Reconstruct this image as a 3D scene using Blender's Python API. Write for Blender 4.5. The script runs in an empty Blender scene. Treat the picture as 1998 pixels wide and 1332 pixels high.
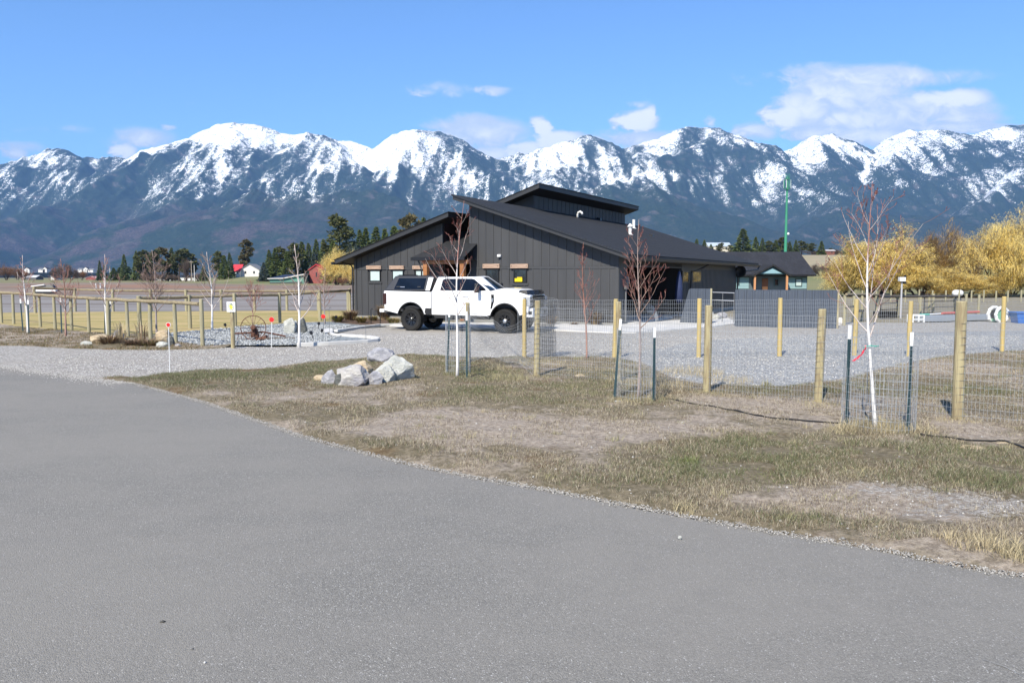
import bpy, bmesh, math, random
import numpy as np
from mathutils import Vector, Matrix

S = bpy.context.scene
COL = S.collection
R = math.radians
rnd = random.Random(7)

# ------------------------------------------------------------------ camera
F_PX = 1530.0
CAM_Z = 2.1
PITCH = math.atan(126 / F_PX)
cd = bpy.data.cameras.new('camera')
cd.sensor_width = 36
cd.lens = 36 * F_PX / 1998
cd.clip_start = 0.1
cd.clip_end = 60000
cam = bpy.data.objects.new('camera', cd)
COL.objects.link(cam)
cam.location = (0, 0, CAM_Z)
cam.rotation_euler = (R(90) - PITCH, 0, 0)
S.camera = cam

S.view_settings.view_transform = 'Standard'
S.view_settings.look = 'None'
S.view_settings.exposure = 0.75
S.view_settings.gamma = 1
S.view_settings.use_curve_mapping = False
S.cycles.use_denoising = True
S.cycles.max_bounces = 6
S.cycles.volume_bounces = 0
S.cycles.transparent_max_bounces = 24

# ------------------------------------------------------------------ sun and sky
SUN_AZ = R(24.3)      # shadows run this far to the right of straight ahead
SUN_EL = R(43)
sl = bpy.data.lights.new('sun', 'SUN')
sl.energy = 5.0
sl.angle = R(0.5)
sl.color = (1.0, 0.93, 0.80)
sun = bpy.data.objects.new('sun', sl)
COL.objects.link(sun)
sun.location = (-20, -50, 60)
sun.rotation_euler = Vector((math.sin(SUN_AZ) * math.cos(SUN_EL), math.cos(SUN_AZ) * math.cos(SUN_EL),
                             -math.sin(SUN_EL))).to_track_quat('-Z', 'Y').to_euler()

def ray(px, py):
    """direction of the view ray through a pixel of the 1998 x 1332 photograph"""
    a = (px - 999) / F_PX
    b = -(py - 666) / F_PX
    return (a, math.cos(PITCH) + b * math.sin(PITCH), -math.sin(PITCH) + b * math.cos(PITCH))

def G(px, py, z=0.0):
    """where that ray meets level ground"""
    d = ray(px, py)
    t = (z - CAM_Z) / d[2]
    return (d[0] * t, d[1] * t)

def at(px, py, Y):
    d = ray(px, py)
    t = Y / d[1]
    return (d[0] * t, Y, CAM_Z + d[2] * t)

# node helpers
class NT:
    def __init__(s, tree):
        s.t = tree
        s.n = tree.nodes
        s.l = tree.links
    def add(s, typ, **kw):
        x = s.n.new(typ)
        for k, v in kw.items():
            setattr(x, k, v)
        return x
    def put(s, sock, v):
        if isinstance(v, bpy.types.NodeSocket):
            s.l.new(v, sock)
        elif v is not None:
            if isinstance(v, (tuple, list)) and len(v) == 3 and sock.type == 'RGBA':
                v = (*v, 1)
            sock.default_value = v
    def math(s, op, a, b=None, c=None, clamp=False):
        m = s.add('ShaderNodeMath', operation=op)
        m.use_clamp = clamp
        s.put(m.inputs[0], a)
        if b is not None: s.put(m.inputs[1], b)
        if c is not None: s.put(m.inputs[2], c)
        return m.outputs[0]
    def vmath(s, op, a, b=None):
        m = s.add('ShaderNodeVectorMath', operation=op)
        s.put(m.inputs[0], a)
        if b is not None: s.put(m.inputs[1], b)
        return m.outputs['Value'] if op in ('LENGTH', 'DOT_PRODUCT', 'DISTANCE') else m.outputs[0]
    def noise(s, vec, scale, detail=4, rough=0.55, dist=0.0):
        m = s.add('ShaderNodeTexNoise')
        s.put(m.inputs['Vector'], vec)
        m.inputs['Scale'].default_value = scale
        m.inputs['Detail'].default_value = detail
        m.inputs['Roughness'].default_value = rough
        m.inputs['Distortion'].default_value = dist
        return m.outputs['Fac']
    def voronoi(s, vec, scale, out='Distance', feature='F1', rand=1.0):
        m = s.add('ShaderNodeTexVoronoi', feature=feature)
        s.put(m.inputs['Vector'], vec)
        m.inputs['Scale'].default_value = scale
        m.inputs['Randomness'].default_value = rand
        return m.outputs[out]
    def ramp(s, v, lo, hi, a=0.0, b=1.0, smooth=True):
        m = s.add('ShaderNodeMapRange')
        m.interpolation_type = 'SMOOTHSTEP' if smooth else 'LINEAR'
        m.clamp = True
        s.put(m.inputs['Value'], v)
        s.put(m.inputs['From Min'], lo)
        s.put(m.inputs['From Max'], hi)
        s.put(m.inputs['To Min'], a)
        s.put(m.inputs['To Max'], b)
        return m.outputs['Result']
    def mix(s, f, a, b, blend='MIX'):
        m = s.add('ShaderNodeMix', data_type='RGBA', blend_type=blend)
        s.put(m.inputs[0], f)
        s.put(m.inputs[6], a)
        s.put(m.inputs[7], b)
        return m.outputs[2]
    def mapping(s, vec, scale=(1, 1, 1), loc=(0, 0, 0), rot=(0, 0, 0)):
        m = s.add('ShaderNodeMapping')
        s.put(m.inputs['Vector'], vec)
        m.inputs['Scale'].default_value = scale
        m.inputs['Location'].default_value = loc
        m.inputs['Rotation'].default_value = rot
        return m.outputs[0]
    def sep(s, vec):
        m = s.add('ShaderNodeSeparateXYZ')
        s.put(m.inputs[0], vec)
        return m.outputs

w = bpy.data.worlds.new('World')
S.world = w
w.use_nodes = True
w.node_tree.nodes.clear()
t = NT(w.node_tree)
sky = t.add('ShaderNodeTexSky', sky_type='NISHITA')
sky.sun_disc = False
sky.sun_elevation = SUN_EL
sky.sun_rotation = R(180) + SUN_AZ
sky.altitude = 900
sky.air_density = 1.0
sky.dust_density = 0.0
sky.ozone_density = 2.5
geo = t.add('ShaderNodeTexCoord').outputs['Generated']
x, y, z = t.sep(geo)
# clouds: banks of vapour over the range, described by direction
SKY_STR = 0.100
# slope coordinates of the direction (tan azimuth, tan elevation), mirrored behind
ay = t.math('MAXIMUM', t.math('ABSOLUTE', y), 0.05)
u = t.math('DIVIDE', x, ay)
v = t.math('DIVIDE', z, ay)
cmb = t.add('ShaderNodeCombineXYZ')
t.put(cmb.inputs[0], u); t.put(cmb.inputs[1], t.math('MULTIPLY', v, 1.7)); t.put(cmb.inputs[2], 0.3)
uv = cmb.outputs[0]
n_big = t.noise(uv, 9, 6, 0.6, 0.4)
n_fine = t.noise(uv, 34, 6, 0.62, 0.6)
nn = t.math('ADD', t.math('MULTIPLY', n_big, 0.6), t.math('MULTIPLY', n_fine, 0.4))
# (px, py, half width, half height, solidity, brightness)
CLOUDS = [
    (1700, 150, 230, 24, 0.72, 0.55), (1640, 185, 150, 42, 0.8, 0.6), (1560, 212, 75, 48, 0.85, 0.75), (1690, 235, 150, 48, 0.8, 0.55),
    (1535, 228, 45, 32, 1.1, 1.0), (1470, 258, 55, 22, 0.7, 0.7), (1800, 212, 170, 30, 0.7, 0.6), (1860, 192, 85, 24, 1.05, 0.95), (1640, 235, 45, 22, 0.9, 0.9),
    (1865, 230, 110, 18, 0.7, 0.6), (1700, 268, 110, 26, 0.85, 0.7), (1860, 250, 140, 14, 0.65, 0.65), (1590, 262, 70, 18, 0.7, 0.6),
    (1238, 236, 50, 27, 1.25, 0.95), (1262, 226, 22, 22, 1.1, 1.0), (1250, 272, 90, 22, 0.55, 0.6), (1350, 262, 50, 16, 0.7, 0.8),
    (1380, 238, 14, 14, 0.5, 0.7),
    (1052, 250, 24, 24, 1.15, 1.0), (1080, 272, 70, 24, 1.1, 1.0), (1020, 292, 50, 26, 1.0, 0.9), (940, 262, 120, 34, 0.75, 0.5), (960, 300, 70, 20, 0.8, 0.7),
    (1130, 276, 60, 14, 0.9, 0.9), (880, 250, 60, 14, 0.4, 0.5),
    (965, 176, 34, 10, 0.42, 0.35), (860, 172, 50, 12, 0.22, 0.3), (830, 182, 20, 8, 0.3, 0.5),
    (270, 270, 75, 24, 0.62, 0.55), (235, 292, 32, 16, 0.95, 0.85), (325, 250, 22, 9, 0.55, 0.6), (30, 300, 32, 14, 0.7, 0.6),
    (110, 250, 90, 9, 0.2, 0.5), (20, 285, 60, 12, 0.3, 0.5), (1240, 205, 30, 12, 0.4, 0.9),
    # beyond the frame the same banks go on
    (2150, 215, 130, 40, 0.9, 0.7), (2380, 250, 180, 36, 0.85, 0.7), (2750, 180, 240, 60, 0.8, 0.6), (-150, 280, 110, 26, 0.7, 0.6), (-480, 220, 160, 40, 0.8, 0.7), (-900, 260, 220, 40, 0.8, 0.7),
]
wq = t.math('MULTIPLY', t.math('SUBTRACT', n_fine, 0.5), 0.035)
wr = t.math('MULTIPLY', t.math('SUBTRACT', n_big, 0.5), 0.05)
u = t.math('ADD', u, t.math('ADD', wq, wr))
v = t.math('ADD', v, t.math('ADD', t.math('MULTIPLY', wr, -0.25), t.math('MULTIPLY', wq, 0.4)))
mask = None
bright = None
for (px, py, hw, hh, sol, br) in CLOUDS:
    d = ray(px, py)
    cu, cv = d[0] / d[1], d[2] / d[1]
    a = t.math('DIVIDE', t.math('SUBTRACT', u, cu), hw / F_PX)
    b = t.math('DIVIDE', t.math('SUBTRACT', v, cv), hh / F_PX)
    e = t.math('SUBTRACT', 1.0, t.math('POWER', t.math('ADD', t.math('MULTIPLY', a, a), t.math('MULTIPLY', b, b)), 0.7))
    e = t.math('MULTIPLY', t.math('MAXIMUM', e, -2.0), sol)
    e = t.math('MAXIMUM', e, -0.72)
    if mask is None:
        mask = e
        bright = t.math('MULTIPLY', t.math('MAXIMUM', e, 0), br)
    else:
        mask = t.math('SMOOTH_MAX', mask, e, 0.25)
        bright = t.math('MAXIMUM', bright, t.math('MULTIPLY', t.math('MAXIMUM', e, 0), br))
dens = t.math('ADD', mask, t.math('MULTIPLY', t.math('SUBTRACT', nn, 0.5), 2.2))
cm = t.ramp(dens, -0.10, 0.40)
cm = t.math('MULTIPLY', cm, 0.93)
white = t.ramp(t.math('ADD', bright, t.math('MULTIPLY', t.math('SUBTRACT', n_fine, 0.5), 1.3)), 0.10, 0.72)
k = 1.0 / SKY_STR
ccol = t.mix(white, (0.46 * k, 0.53 * k, 0.63 * k), (0.74 * k, 0.75 * k, 0.76 * k))
# the photograph's air scatters a cleaner, lighter blue than the default sky
skyc = t.mix(1.0, sky.outputs[0], (0.80, 1.03, 1.28), 'MULTIPLY')
col = t.mix(cm, skyc, ccol)
bg = t.add('ShaderNodeBackground')
t.put(bg.inputs[0], col)
bg.inputs[1].default_value = SKY_STR
t.l.new(bg.outputs[0], t.add('ShaderNodeOutputWorld').inputs[0])

# ------------------------------------------------------------------ object helpers
def tag(o, label=None, cat=None, group=None, kind=None):
    if label: o['label'] = label
    if cat: o['category'] = cat
    if group: o['group'] = group
    if kind: o['kind'] = kind
    return o

def empty(name, loc=(0, 0, 0), rz=0.0, label=None, cat=None, group=None, rx=0.0, ry=0.0):
    o = bpy.data.objects.new(name, None)
    COL.objects.link(o)
    o.location = loc
    o.rotation_euler = (rx, ry, rz)
    o.empty_display_size = 0.2
    return tag(o, label, cat, group)

class MB:
    """collects faces, becomes one mesh object"""
    def __init__(s):
        s.v = []
        s.f = []
        s.mi = []
        s.cur = 0
    def face_block(s, vs, fs):
        o = len(s.v)
        s.v.extend(vs)
        for f in fs:
            s.f.append(tuple(i + o for i in f))
            s.mi.append(s.cur)
        return s
    def box(s, x0, x1, y0, y1, z0, z1):
        vs = [(x0, y0, z0), (x1, y0, z0), (x1, y1, z0), (x0, y1, z0), (x0, y0, z1), (x1, y0, z1), (x1, y1, z1), (x0, y1, z1)]
        return s.face_block(vs, [(3, 2, 1, 0), (4, 5, 6, 7), (0, 1, 5, 4), (1, 2, 6, 5), (2, 3, 7, 6), (3, 0, 4, 7)])
    def hexa(s, vs):
        """8 corners: bottom ring then top ring"""
        return s.face_block(vs, [(3, 2, 1, 0), (4, 5, 6, 7), (0, 1, 5, 4), (1, 2, 6, 5), (2, 3, 7, 6), (3, 0, 4, 7)])
    def prism(s, poly, h0, h1, axis='y'):
        """polygon in the plane across the axis, extruded from h0 to h1"""
        def P(a, b, h):
            return {'y': (a, h, b), 'z': (a, b, h), 'x': (h, a, b)}[axis]
        n = len(poly)
        vs = [P(a, b, h0) for a, b in poly] + [P(a, b, h1) for a, b in poly]
        fs = [tuple(range(n - 1, -1, -1)), tuple(range(n, 2 * n))]
        fs += [(i, (i + 1) % n, n + (i + 1) % n, n + i) for i in range(n)]
        return s.face_block(vs, fs)
    def tube(s, pts, rad, sides=6, cap=True):
        pts = [Vector(p) for p in pts]
        n = len(pts)
        if not isinstance(rad, (list, tuple)): rad = [rad] * n
        vs = []
        ref = Vector((0.12, 0.31, 1)).normalized()
        for i, p in enumerate(pts):
            d = (pts[min(i + 1, n - 1)] - pts[max(i - 1, 0)]).normalized()
            r_ = ref if abs(d.dot(ref)) < 0.95 else Vector((1, 0, 0))
            a = d.cross(r_).normalized()
            b = d.cross(a)
            for k in range(sides):
                q = 2 * math.pi * k / sides
                vs.append(tuple(p + a * (math.cos(q) * rad[i]) + b * (math.sin(q) * rad[i])))
        fs = []
        for i in range(n - 1):
            for k in range(sides):
                k2 = (k + 1) % sides
                fs.append((i * sides + k, i * sides + k2, (i + 1) * sides + k2, (i + 1) * sides + k))
        if cap and sides > 2:
            fs.append(tuple(range(sides - 1, -1, -1)))
            fs.append(tuple((n - 1) * sides + k for k in range(sides)))
        return s.face_block(vs, fs)
    def lathe(s, prof, axis='z', sides=24, c=(0, 0, 0), caps=True):
        """profile of (radius, height) turned about an axis"""
        vs = []
        for r_, h in prof:
            for k in range(sides):
                q = 2 * math.pi * k / sides
                a, b = r_ * math.cos(q), r_ * math.sin(q)
                p = {'z': (a, b, h), 'y': (a, h, b), 'x': (h, a, b)}[axis]
                vs.append((p[0] + c[0], p[1] + c[1], p[2] + c[2]))
        fs = []
        for i in range(len(prof) - 1):
            for k in range(sides):
                k2 = (k + 1) % sides
                fs.append((i * sides + k, i * sides + k2, (i + 1) * sides + k2, (i + 1) * sides + k))
        if caps:
            fs.append(tuple(range(sides - 1, -1, -1)))
            fs.append(tuple((len(prof) - 1) * sides + k for k in range(sides)))
        return s.face_block(vs, fs)
    def build(s, name, mat, parent=None, smooth=False, bevel=0.0, fix=True, loc=None, kind=None, label=None):
        me = bpy.data.meshes.new(name)
        me.from_pydata(s.v, [], s.f)
        mats = mat if isinstance(mat, (list, tuple)) else [mat]
        for m in mats: me.materials.append(m)
        if len(mats) > 1: me.polygons.foreach_set('material_index', s.mi)
        if fix:
            bm = bmesh.new(); bm.from_mesh(me)
            bmesh.ops.recalc_face_normals(bm, faces=bm.faces)
            bm.to_mesh(me); bm.free()
        if smooth:
            me.polygons.foreach_set('use_smooth', [True] * len(me.polygons))
        me.update()
        o = bpy.data.objects.new(name, me)
        COL.objects.link(o)
        if parent is not None: o.parent = parent
        if loc is not None: o.location = loc
        if bevel:
            b = o.modifiers.new('bevel', 'BEVEL')
            b.width = bevel; b.segments = 2; b.limit_method = 'ANGLE'; b.angle_limit = R(35)
            if smooth is False: pass
        if kind: o['kind'] = kind
        if label: o['label'] = label
        return o

def mesh_np(name, V, Fq, mat, smooth=False, cols=None, parent=None, kind=None, mi=None):
    """fast mesh from numpy arrays; Fq is (n, k) of equal-sized faces"""
    me = bpy.data.meshes.new(name)
    n, kk = Fq.shape
    me.vertices.add(len(V)); me.vertices.foreach_set('co', np.asarray(V, dtype=np.float32).ravel())
    me.loops.add(n * kk); me.loops.foreach_set('vertex_index', Fq.astype(np.int32).ravel())
    me.polygons.add(n); me.polygons.foreach_set('loop_start', np.arange(n, dtype=np.int32) * kk)
    me.polygons.foreach_set('loop_total', np.full(n, kk, dtype=np.int32))
    mats = mat if isinstance(mat, (list, tuple)) else [mat]
    for m in mats: me.materials.append(m)
    if mi is not None: me.polygons.foreach_set('material_index', np.asarray(mi, dtype=np.int32))
    if smooth: me.polygons.foreach_set('use_smooth', np.ones(n, dtype=bool))
    me.update(calc_edges=True)
    if cols is not None:
        ca = me.color_attributes.new('tint', 'FLOAT_COLOR', 'POINT')
        c4 = np.ones((len(V), 4), dtype=np.float32); c4[:, :3] = cols
        ca.data.foreach_set('color', c4.ravel())
    me.validate()
    o = bpy.data.objects.new(name, me)
    COL.objects.link(o)
    if parent is not None: o.parent = parent
    if kind: o['kind'] = kind
    return o

def kids(o):
    return [c for c in COL.objects if c.parent == o]

def copy_tree(o, loc=None, rz=None, scale=None, label=None, group=None, parent=None, _k=None):
    """a thing, its parts and their sub-parts"""
    c = o.copy()
    COL.objects.link(c)
    if parent is not None: c.parent = parent
    for ch in (o.children if _k is None else _k):
        copy_tree(ch, parent=c)
    if loc is not None: c.location = loc
    if rz is not None: c.rotation_euler = (c.rotation_euler[0], c.rotation_euler[1], rz)
    if scale is not None: c.scale = scale if isinstance(scale, tuple) else (scale,) * 3
    if label: c['label'] = label
    if group: c['group'] = group
    return c

# numpy value noise ------------------------------------------------------------
_tab = np.random.RandomState(11).rand(256, 256).astype(np.float64)
def vnoise(x, y):
    xi = np.floor(x).astype(int); yi = np.floor(y).astype(int)
    fx = x - xi; fy = y - yi
    fx = fx * fx * fx * (fx * (fx * 6 - 15) + 10); fy = fy * fy * fy * (fy * (fy * 6 - 15) + 10)
    a = _tab[xi & 255, yi & 255]; b = _tab[(xi + 1) & 255, yi & 255]
    c = _tab[xi & 255, (yi + 1) & 255]; d = _tab[(xi + 1) & 255, (yi + 1) & 255]
    return (a * (1 - fx) + b * fx) * (1 - fy) + (c * (1 - fx) + d * fx) * fy
def fbm(x, y, o=5, lac=2.03, g=0.5):
    s_, a, n = 0, 1.0, 0
    for i in range(o):
        s_ = s_ + a * vnoise(x + 17.3 * i, y - 9.1 * i); n += a
        x = x * lac; y = y * lac; a *= g
    return s_ / n
def ridged(x, y, o=5, lac=2.1, g=0.5):
    s_, a, n = 0, 1.0, 0
    for i in range(o):
        s_ = s_ + a * (1 - np.abs(2 * vnoise(x + 31.7 * i, y + 5.3 * i) - 1)); n += a
        x = x * lac; y = y * lac; a *= g
    return s_ / n
def sstep(x, a, b):
    q = np.clip((x - a) / (b - a), 0, 1)
    return q * q * (3 - 2 * q)
def in_poly(X, Y, poly):
    ins = np.zeros(X.shape, bool)
    n = len(poly)
    for i in range(n):
        x1, y1 = poly[i]; x2, y2 = poly[(i + 1) % n]
        if y1 == y2: continue
        c = ((y1 > Y) != (y2 > Y)) & (X < (x2 - x1) * (Y - y1) / (y2 - y1) + x1)
        ins ^= c
    return ins

# ------------------------------------------------------------------ materials
def pmat(name, build):
    m = bpy.data.materials.new(name)
    m.use_nodes = True
    m.node_tree.nodes.clear()
    n = NT(m.node_tree)
    out = n.add('ShaderNodeOutputMaterial')
    b = n.add('ShaderNodeBsdfPrincipled')
    n.l.new(b.outputs[0], out.inputs[0])
    build(n, b)
    return m

def simple(name, c1, c2=None, scale=3.0, rough=0.7, metal=0.0, bump=0.0, bscale=None, world=False, stretch=(1, 1, 1), spec=0.5, coat=0.0, detail=5, lo=0.35, hi=0.65):
    """two-tone noise material"""
    def f(n, b):
        vec = n.add('ShaderNodeNewGeometry').outputs['Position'] if world else n.add('ShaderNodeTexCoord').outputs['Object']
        vec = n.mapping(vec, stretch)
        if c2 is None:
            n.put(b.inputs['Base Color'], c1)
        else:
            n.put(b.inputs['Base Color'], n.mix(n.ramp(n.noise(vec, scale, detail), lo, hi), c1, c2))
        b.inputs['Roughness'].default_value = rough
        b.inputs['Metallic'].default_value = metal
        b.inputs['Specular IOR Level'].default_value = spec
        b.inputs['Coat Weight'].default_value = coat
        if bump:
            bp = n.add('ShaderNodeBump')
            bp.inputs['Strength'].default_value = bump
            bp.inputs['Distance'].default_value = 0.02
            n.put(bp.inputs['Height'], n.noise(vec, bscale or scale * 4, 4))
            n.l.new(bp.outputs[0], b.inputs['Normal'])
    return pmat(name, f)

def vcol_mat(name, rough=0.85, trans=0.0, jitter=0.0, mul=(1, 1, 1)):
    """colour carried per blade / clump by the thing itself"""
    def f(n, b):
        a = n.add('ShaderNodeAttribute', attribute_name='tint')
        n.put(b.inputs['Base Color'], n.mix(1.0, a.outputs['Color'], mul, 'MULTIPLY'))
        b.inputs['Roughness'].default_value = rough
        b.inputs['Specular IOR Level'].default_value = 0.25
        if trans:
            out = [x for x in n.n if x.type == 'OUTPUT_MATERIAL'][0]
            tr = n.add('ShaderNodeBsdfTranslucent')
            n.l.new(a.outputs['Color'], tr.inputs[0])
            ms = n.add('ShaderNodeMixShader'); ms.inputs[0].default_value = trans
            n.l.new(b.outputs[0], ms.inputs[1]); n.l.new(tr.outputs[0], ms.inputs[2])
            n.l.new(ms.outputs[0], out.inputs[0])
    return pmat(name, f)
# ================================================================== the land
HAZE_TOP = 2900.0
def terrain_z(X, Y):
    """height of the valley floor: level around the house, a low bench further back"""
    X = np.asarray(X, float); Y = np.asarray(Y, float)
    tt = X / np.maximum(Y, 1.0)
    z1 = 2.3 * sstep(Y, 262, 345) * sstep(tt, -0.41, -0.33)
    z2 = 14.5 * sstep(Y, 190, 460) * sstep(tt, 0.0, 0.30)
    return np.maximum(z1, z2)

def ground_mat():
    def f(n, b):
        pos = n.add('ShaderNodeNewGeometry').outputs['Position']
        px_, py_, pz_ = n.sep(pos)
        big = n.noise(pos, 0.02, 5)
        mid = n.noise(pos, 0.35, 5)
        fine = n.noise(pos, 6.0, 4)
        c = n.mix(n.ramp(mid, 0.35, 0.65), (0.20, 0.165, 0.12), (0.27, 0.24, 0.18))
        c = n.mix(n.ramp(fine, 0.35, 0.7, 0, 0.5), c, (0.13, 0.13, 0.07))
        # far fields: green pasture then stubble on the bench
        far = n.ramp(py_, 75, 110)
        grn = n.mix(n.ramp(big, 0.35, 0.6), (0.13, 0.155, 0.065), (0.20, 0.19, 0.09))
        c = n.mix(far, c, grn)
        stub = n.mix(n.ramp(mid, 0.3, 0.7), (0.33, 0.27, 0.18), (0.26, 0.235, 0.15))
        c = n.mix(n.ramp(pz_, 4.5, 6.5), c, stub)
        c = n.mix(n.ramp(py_, 600, 900), c, n.mix(n.ramp(big, 0.4, 0.6), (0.10, 0.11, 0.06), (0.20, 0.17, 0.10)))
        n.put(b.inputs['Base Color'], c)
        b.inputs['Roughness'].default_value = 0.95
        b.inputs['Specular IOR Level'].default_value = 0.2
    return pmat('ground_soil', f)

# one sheet from underfoot to past the foot of the range, finer in front
az = np.concatenate([np.linspace(-180, -50, 20)[:-1], np.linspace(-50, 50, 120), np.linspace(50, 180, 20)[1:]])
rr = np.concatenate([[0.0], np.geomspace(4, 13500, 90)])
A, RR = np.meshgrid(np.radians(az), rr)
gx = RR * np.sin(A); gy = RR * np.cos(A)
gz = terrain_z(gx, gy) - 0.05
gz[gy < 5] = -0.05
nr, na = gx.shape
idx = np.arange(nr * na).reshape(nr, na)
q = np.stack([idx[:-1, :-1], idx[1:, :-1], idx[1:, 1:], idx[:-1, 1:]], -1).reshape(-1, 4)
g_o = mesh_np('ground', np.stack([gx.ravel(), gy.ravel(), gz.ravel()], -1), q[:, ::-1], ground_mat(), smooth=True, kind='structure')

# ------------------------------------------------------------------ the range
CREST = [(-420, 330), (-330, 300), (-250, 318), (-160, 296), (-80, 315), (0, 320), (31, 314), (70, 303), (102, 292), (119, 294), (151, 312), (175, 321), (196, 321), (224, 310), (242, 305), (252, 307),
         (277, 300), (326, 282), (371, 267), (394, 259), (406, 253), (433, 244), (455, 243), (497, 245), (532, 254), (575, 263), (606, 261),
         (641, 264), (669, 274), (700, 279), (717, 282), (734, 285), (752, 273), (776, 261), (808, 255), (843, 256), (874, 266), (895, 278),
         (923, 296), (948, 311), (962, 315), (1000, 310), (1035, 303), (1063, 290), (1091, 280), (1123, 276), (1151, 268), (1172, 273),
         (1193, 285), (1211, 294), (1232, 292), (1267, 276), (1302, 266), (1333, 254), (1379, 247), (1400, 251), (1438, 263), (1466, 279),
         (1494, 294), (1508, 300), (1529, 293), (1557, 280), (1582, 267), (1596, 266), (1617, 260), (1641, 268), (1669, 277), (1697, 289),
         (1718, 282), (1753, 261), (1778, 253), (1795, 256), (1823, 252), (1851, 256), (1880, 264), (1894, 265), (1922, 256), (1957, 249),
         (1998, 244), (2060, 252), (2130, 240), (2200, 262), (2290, 250), (2380, 280), (2480, 262)]
SPURS = [
    [(606, 261), (575, 279), (547, 295), (508, 316), (473, 337), (434, 358), (385, 382), (350, 403), (298, 421), (210, 445), (140, 480), (90, 515)],
    [(394, 261), (371, 275), (326, 295), (280, 312), (228, 340), (175, 365), (105, 396), (35, 424), (-30, 450), (-90, 500)],
    [(641, 264), (655, 291), (683, 323), (700, 344), (720, 375), (760, 430), (800, 480)],
    [(820, 256), (812, 285), (776, 310), (738, 338), (703, 355), (650, 376), (600, 400), (540, 440), (500, 500)],
    [(895, 278), (923, 299), (948, 322), (972, 345), (1000, 362), (1050, 380), (1100, 400), (1180, 450)],
    [(1151, 268), (1135, 290), (1118, 320), (1100, 350), (1080, 380), (1040, 420), (1000, 480)],
    [(1151, 268), (1185, 300), (1215, 330), (1235, 360), (1260, 390)],
    [(1385, 250), (1368, 275), (1333, 293), (1298, 310), (1250, 335), (1200, 365), (1150, 395), (1100, 440)],
    [(1400, 253), (1445, 285), (1494, 308), (1522, 328), (1550, 345), (1613, 391), (1683, 436), (1740, 480)],
    [(1582, 267), (1589, 296), (1613, 324), (1648, 352), (1676, 380), (1690, 410)],
    [(1922, 260), (1893, 275), (1858, 296), (1823, 310), (1788, 328), (1718, 380), (1648, 415), (1543, 450), (1450, 485)],
    [(1922, 262), (1950, 285), (1998, 305), (2060, 340), (2120, 400)],
    [(110, 292), (140, 320), (175, 350), (215, 372), (250, 385)],
    [(110, 292), (75, 318), (40, 340), (0, 362), (-60, 380), (-140, 420)],
    [(455, 243), (452, 275), (440, 305), (425, 335)],
    [(1778, 253), (1768, 285), (1745, 315), (1720, 340)],
    [(2060, 252), (2040, 290), (2010, 330), (1960, 370), (1900, 410), (1850, 450), (1800, 480)],
    [(1330, 256), (1290, 290), (1262, 320)],
    [(720, 375), (700, 400), (640, 425), (560, 450), (480, 470), (400, 490), (300, 515)],
    [(1040, 420), (960, 440), (880, 470), (820, 500)],
    [(-330, 300), (-260, 350), (-200, 420), (-150, 480)],
    [(2290, 250), (2250, 330), (2200, 420), (2150, 480)],
]
FOOT = [
    [(1105, 400), (1133, 380), (1147, 368), (1197, 362), (1239, 366), (1281, 380), (1350, 404), (1430, 430), (1500, 455), (1600, 485)],
    [(760, 395), (700, 378), (620, 372), (560, 372), (490, 376), (420, 395), (350, 417), (245, 445), (180, 470), (100, 500)],
    [(1950, 440), (1880, 425), (1780, 418), (1700, 430), (1640, 455), (1560, 480)],
]
def ridge_pts(line, r0, k, rmin, base_y):
    out = []
    for (a, b) in zip(line[:-1], line[1:]):
        m = max(2, int(math.hypot(b[0] - a[0], b[1] - a[1]) / 9))
        for i in range(m):
            s_ = i / m
            px = a[0] + (b[0] - a[0]) * s_; py = a[1] + (b[1] - a[1]) * s_
            r_ = max(rmin, r0 - (py - base_y) * k)
            X, Y, Z = at(px, py, r_)
            out.append((X, Y, Z))
    return out
P = []
crest_n = 0
pts = ridge_pts(CREST, 9600, 0.0, 9600, 0)
P += [(p[0], p[1], p[2], 0) for p in pts]
for sp_ in SPURS:
    by = sp_[0][1]
    P += [(p[0], p[1], p[2], 1) for p in ridge_pts(sp_, 9500, 17.0, 5200, by)]
for sp_ in FOOT:
    P += [(p[0], p[1], p[2], 2) for p in ridge_pts(sp_, 6700, 9.0, 5200, 370)]
P = np.array(P)
tanx = np.linspace(-0.98, 0.98, 960)
yy = np.concatenate([np.linspace(4700, 9900, 250), np.linspace(9950, 11500, 16)])
TX, YY = np.meshgrid(tanx, yy)
MX = TX * YY; MY = YY
wx = MX + 260 * (fbm(MX / 700, MY / 700, 3) - 0.5) + 90 * (fbm(MX / 220 + 9, MY / 220, 3) - 0.5)
wy = MY + 260 * (fbm(MX / 700 + 40, MY / 700 + 7, 3) - 0.5) + 90 * (fbm(MX / 220, MY / 220 + 5, 3) - 0.5)
H = np.full(MX.shape, -200.0)
for (a, b, h, kd) in P:
    dx = wx - a; dy = wy - b
    # do not displace the ridge itself: blend warp in with distance
    d = np.sqrt(dx * dx + dy * dy)
    slope = 0.62 if kd < 2 else 0.42
    np.maximum(H, h - slope * np.maximum(d - 30, 0), out=H)
rid = 0.5 * ridged(MX / 900, MY / 900, 5) + 0.5 * ridged(MX / 330 + 3, MY / 1300, 4)
fine = fbm(MX / 160, MY / 160, 4)
amp = sstep(H, 60, 900)
H = H + (rid - 0.62) * 330 * amp * (1 - 0.75 * sstep(H, 1300, 1700)) + (fine - 0.5) * 46 * (0.4 + 0.6 * amp)
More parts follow.
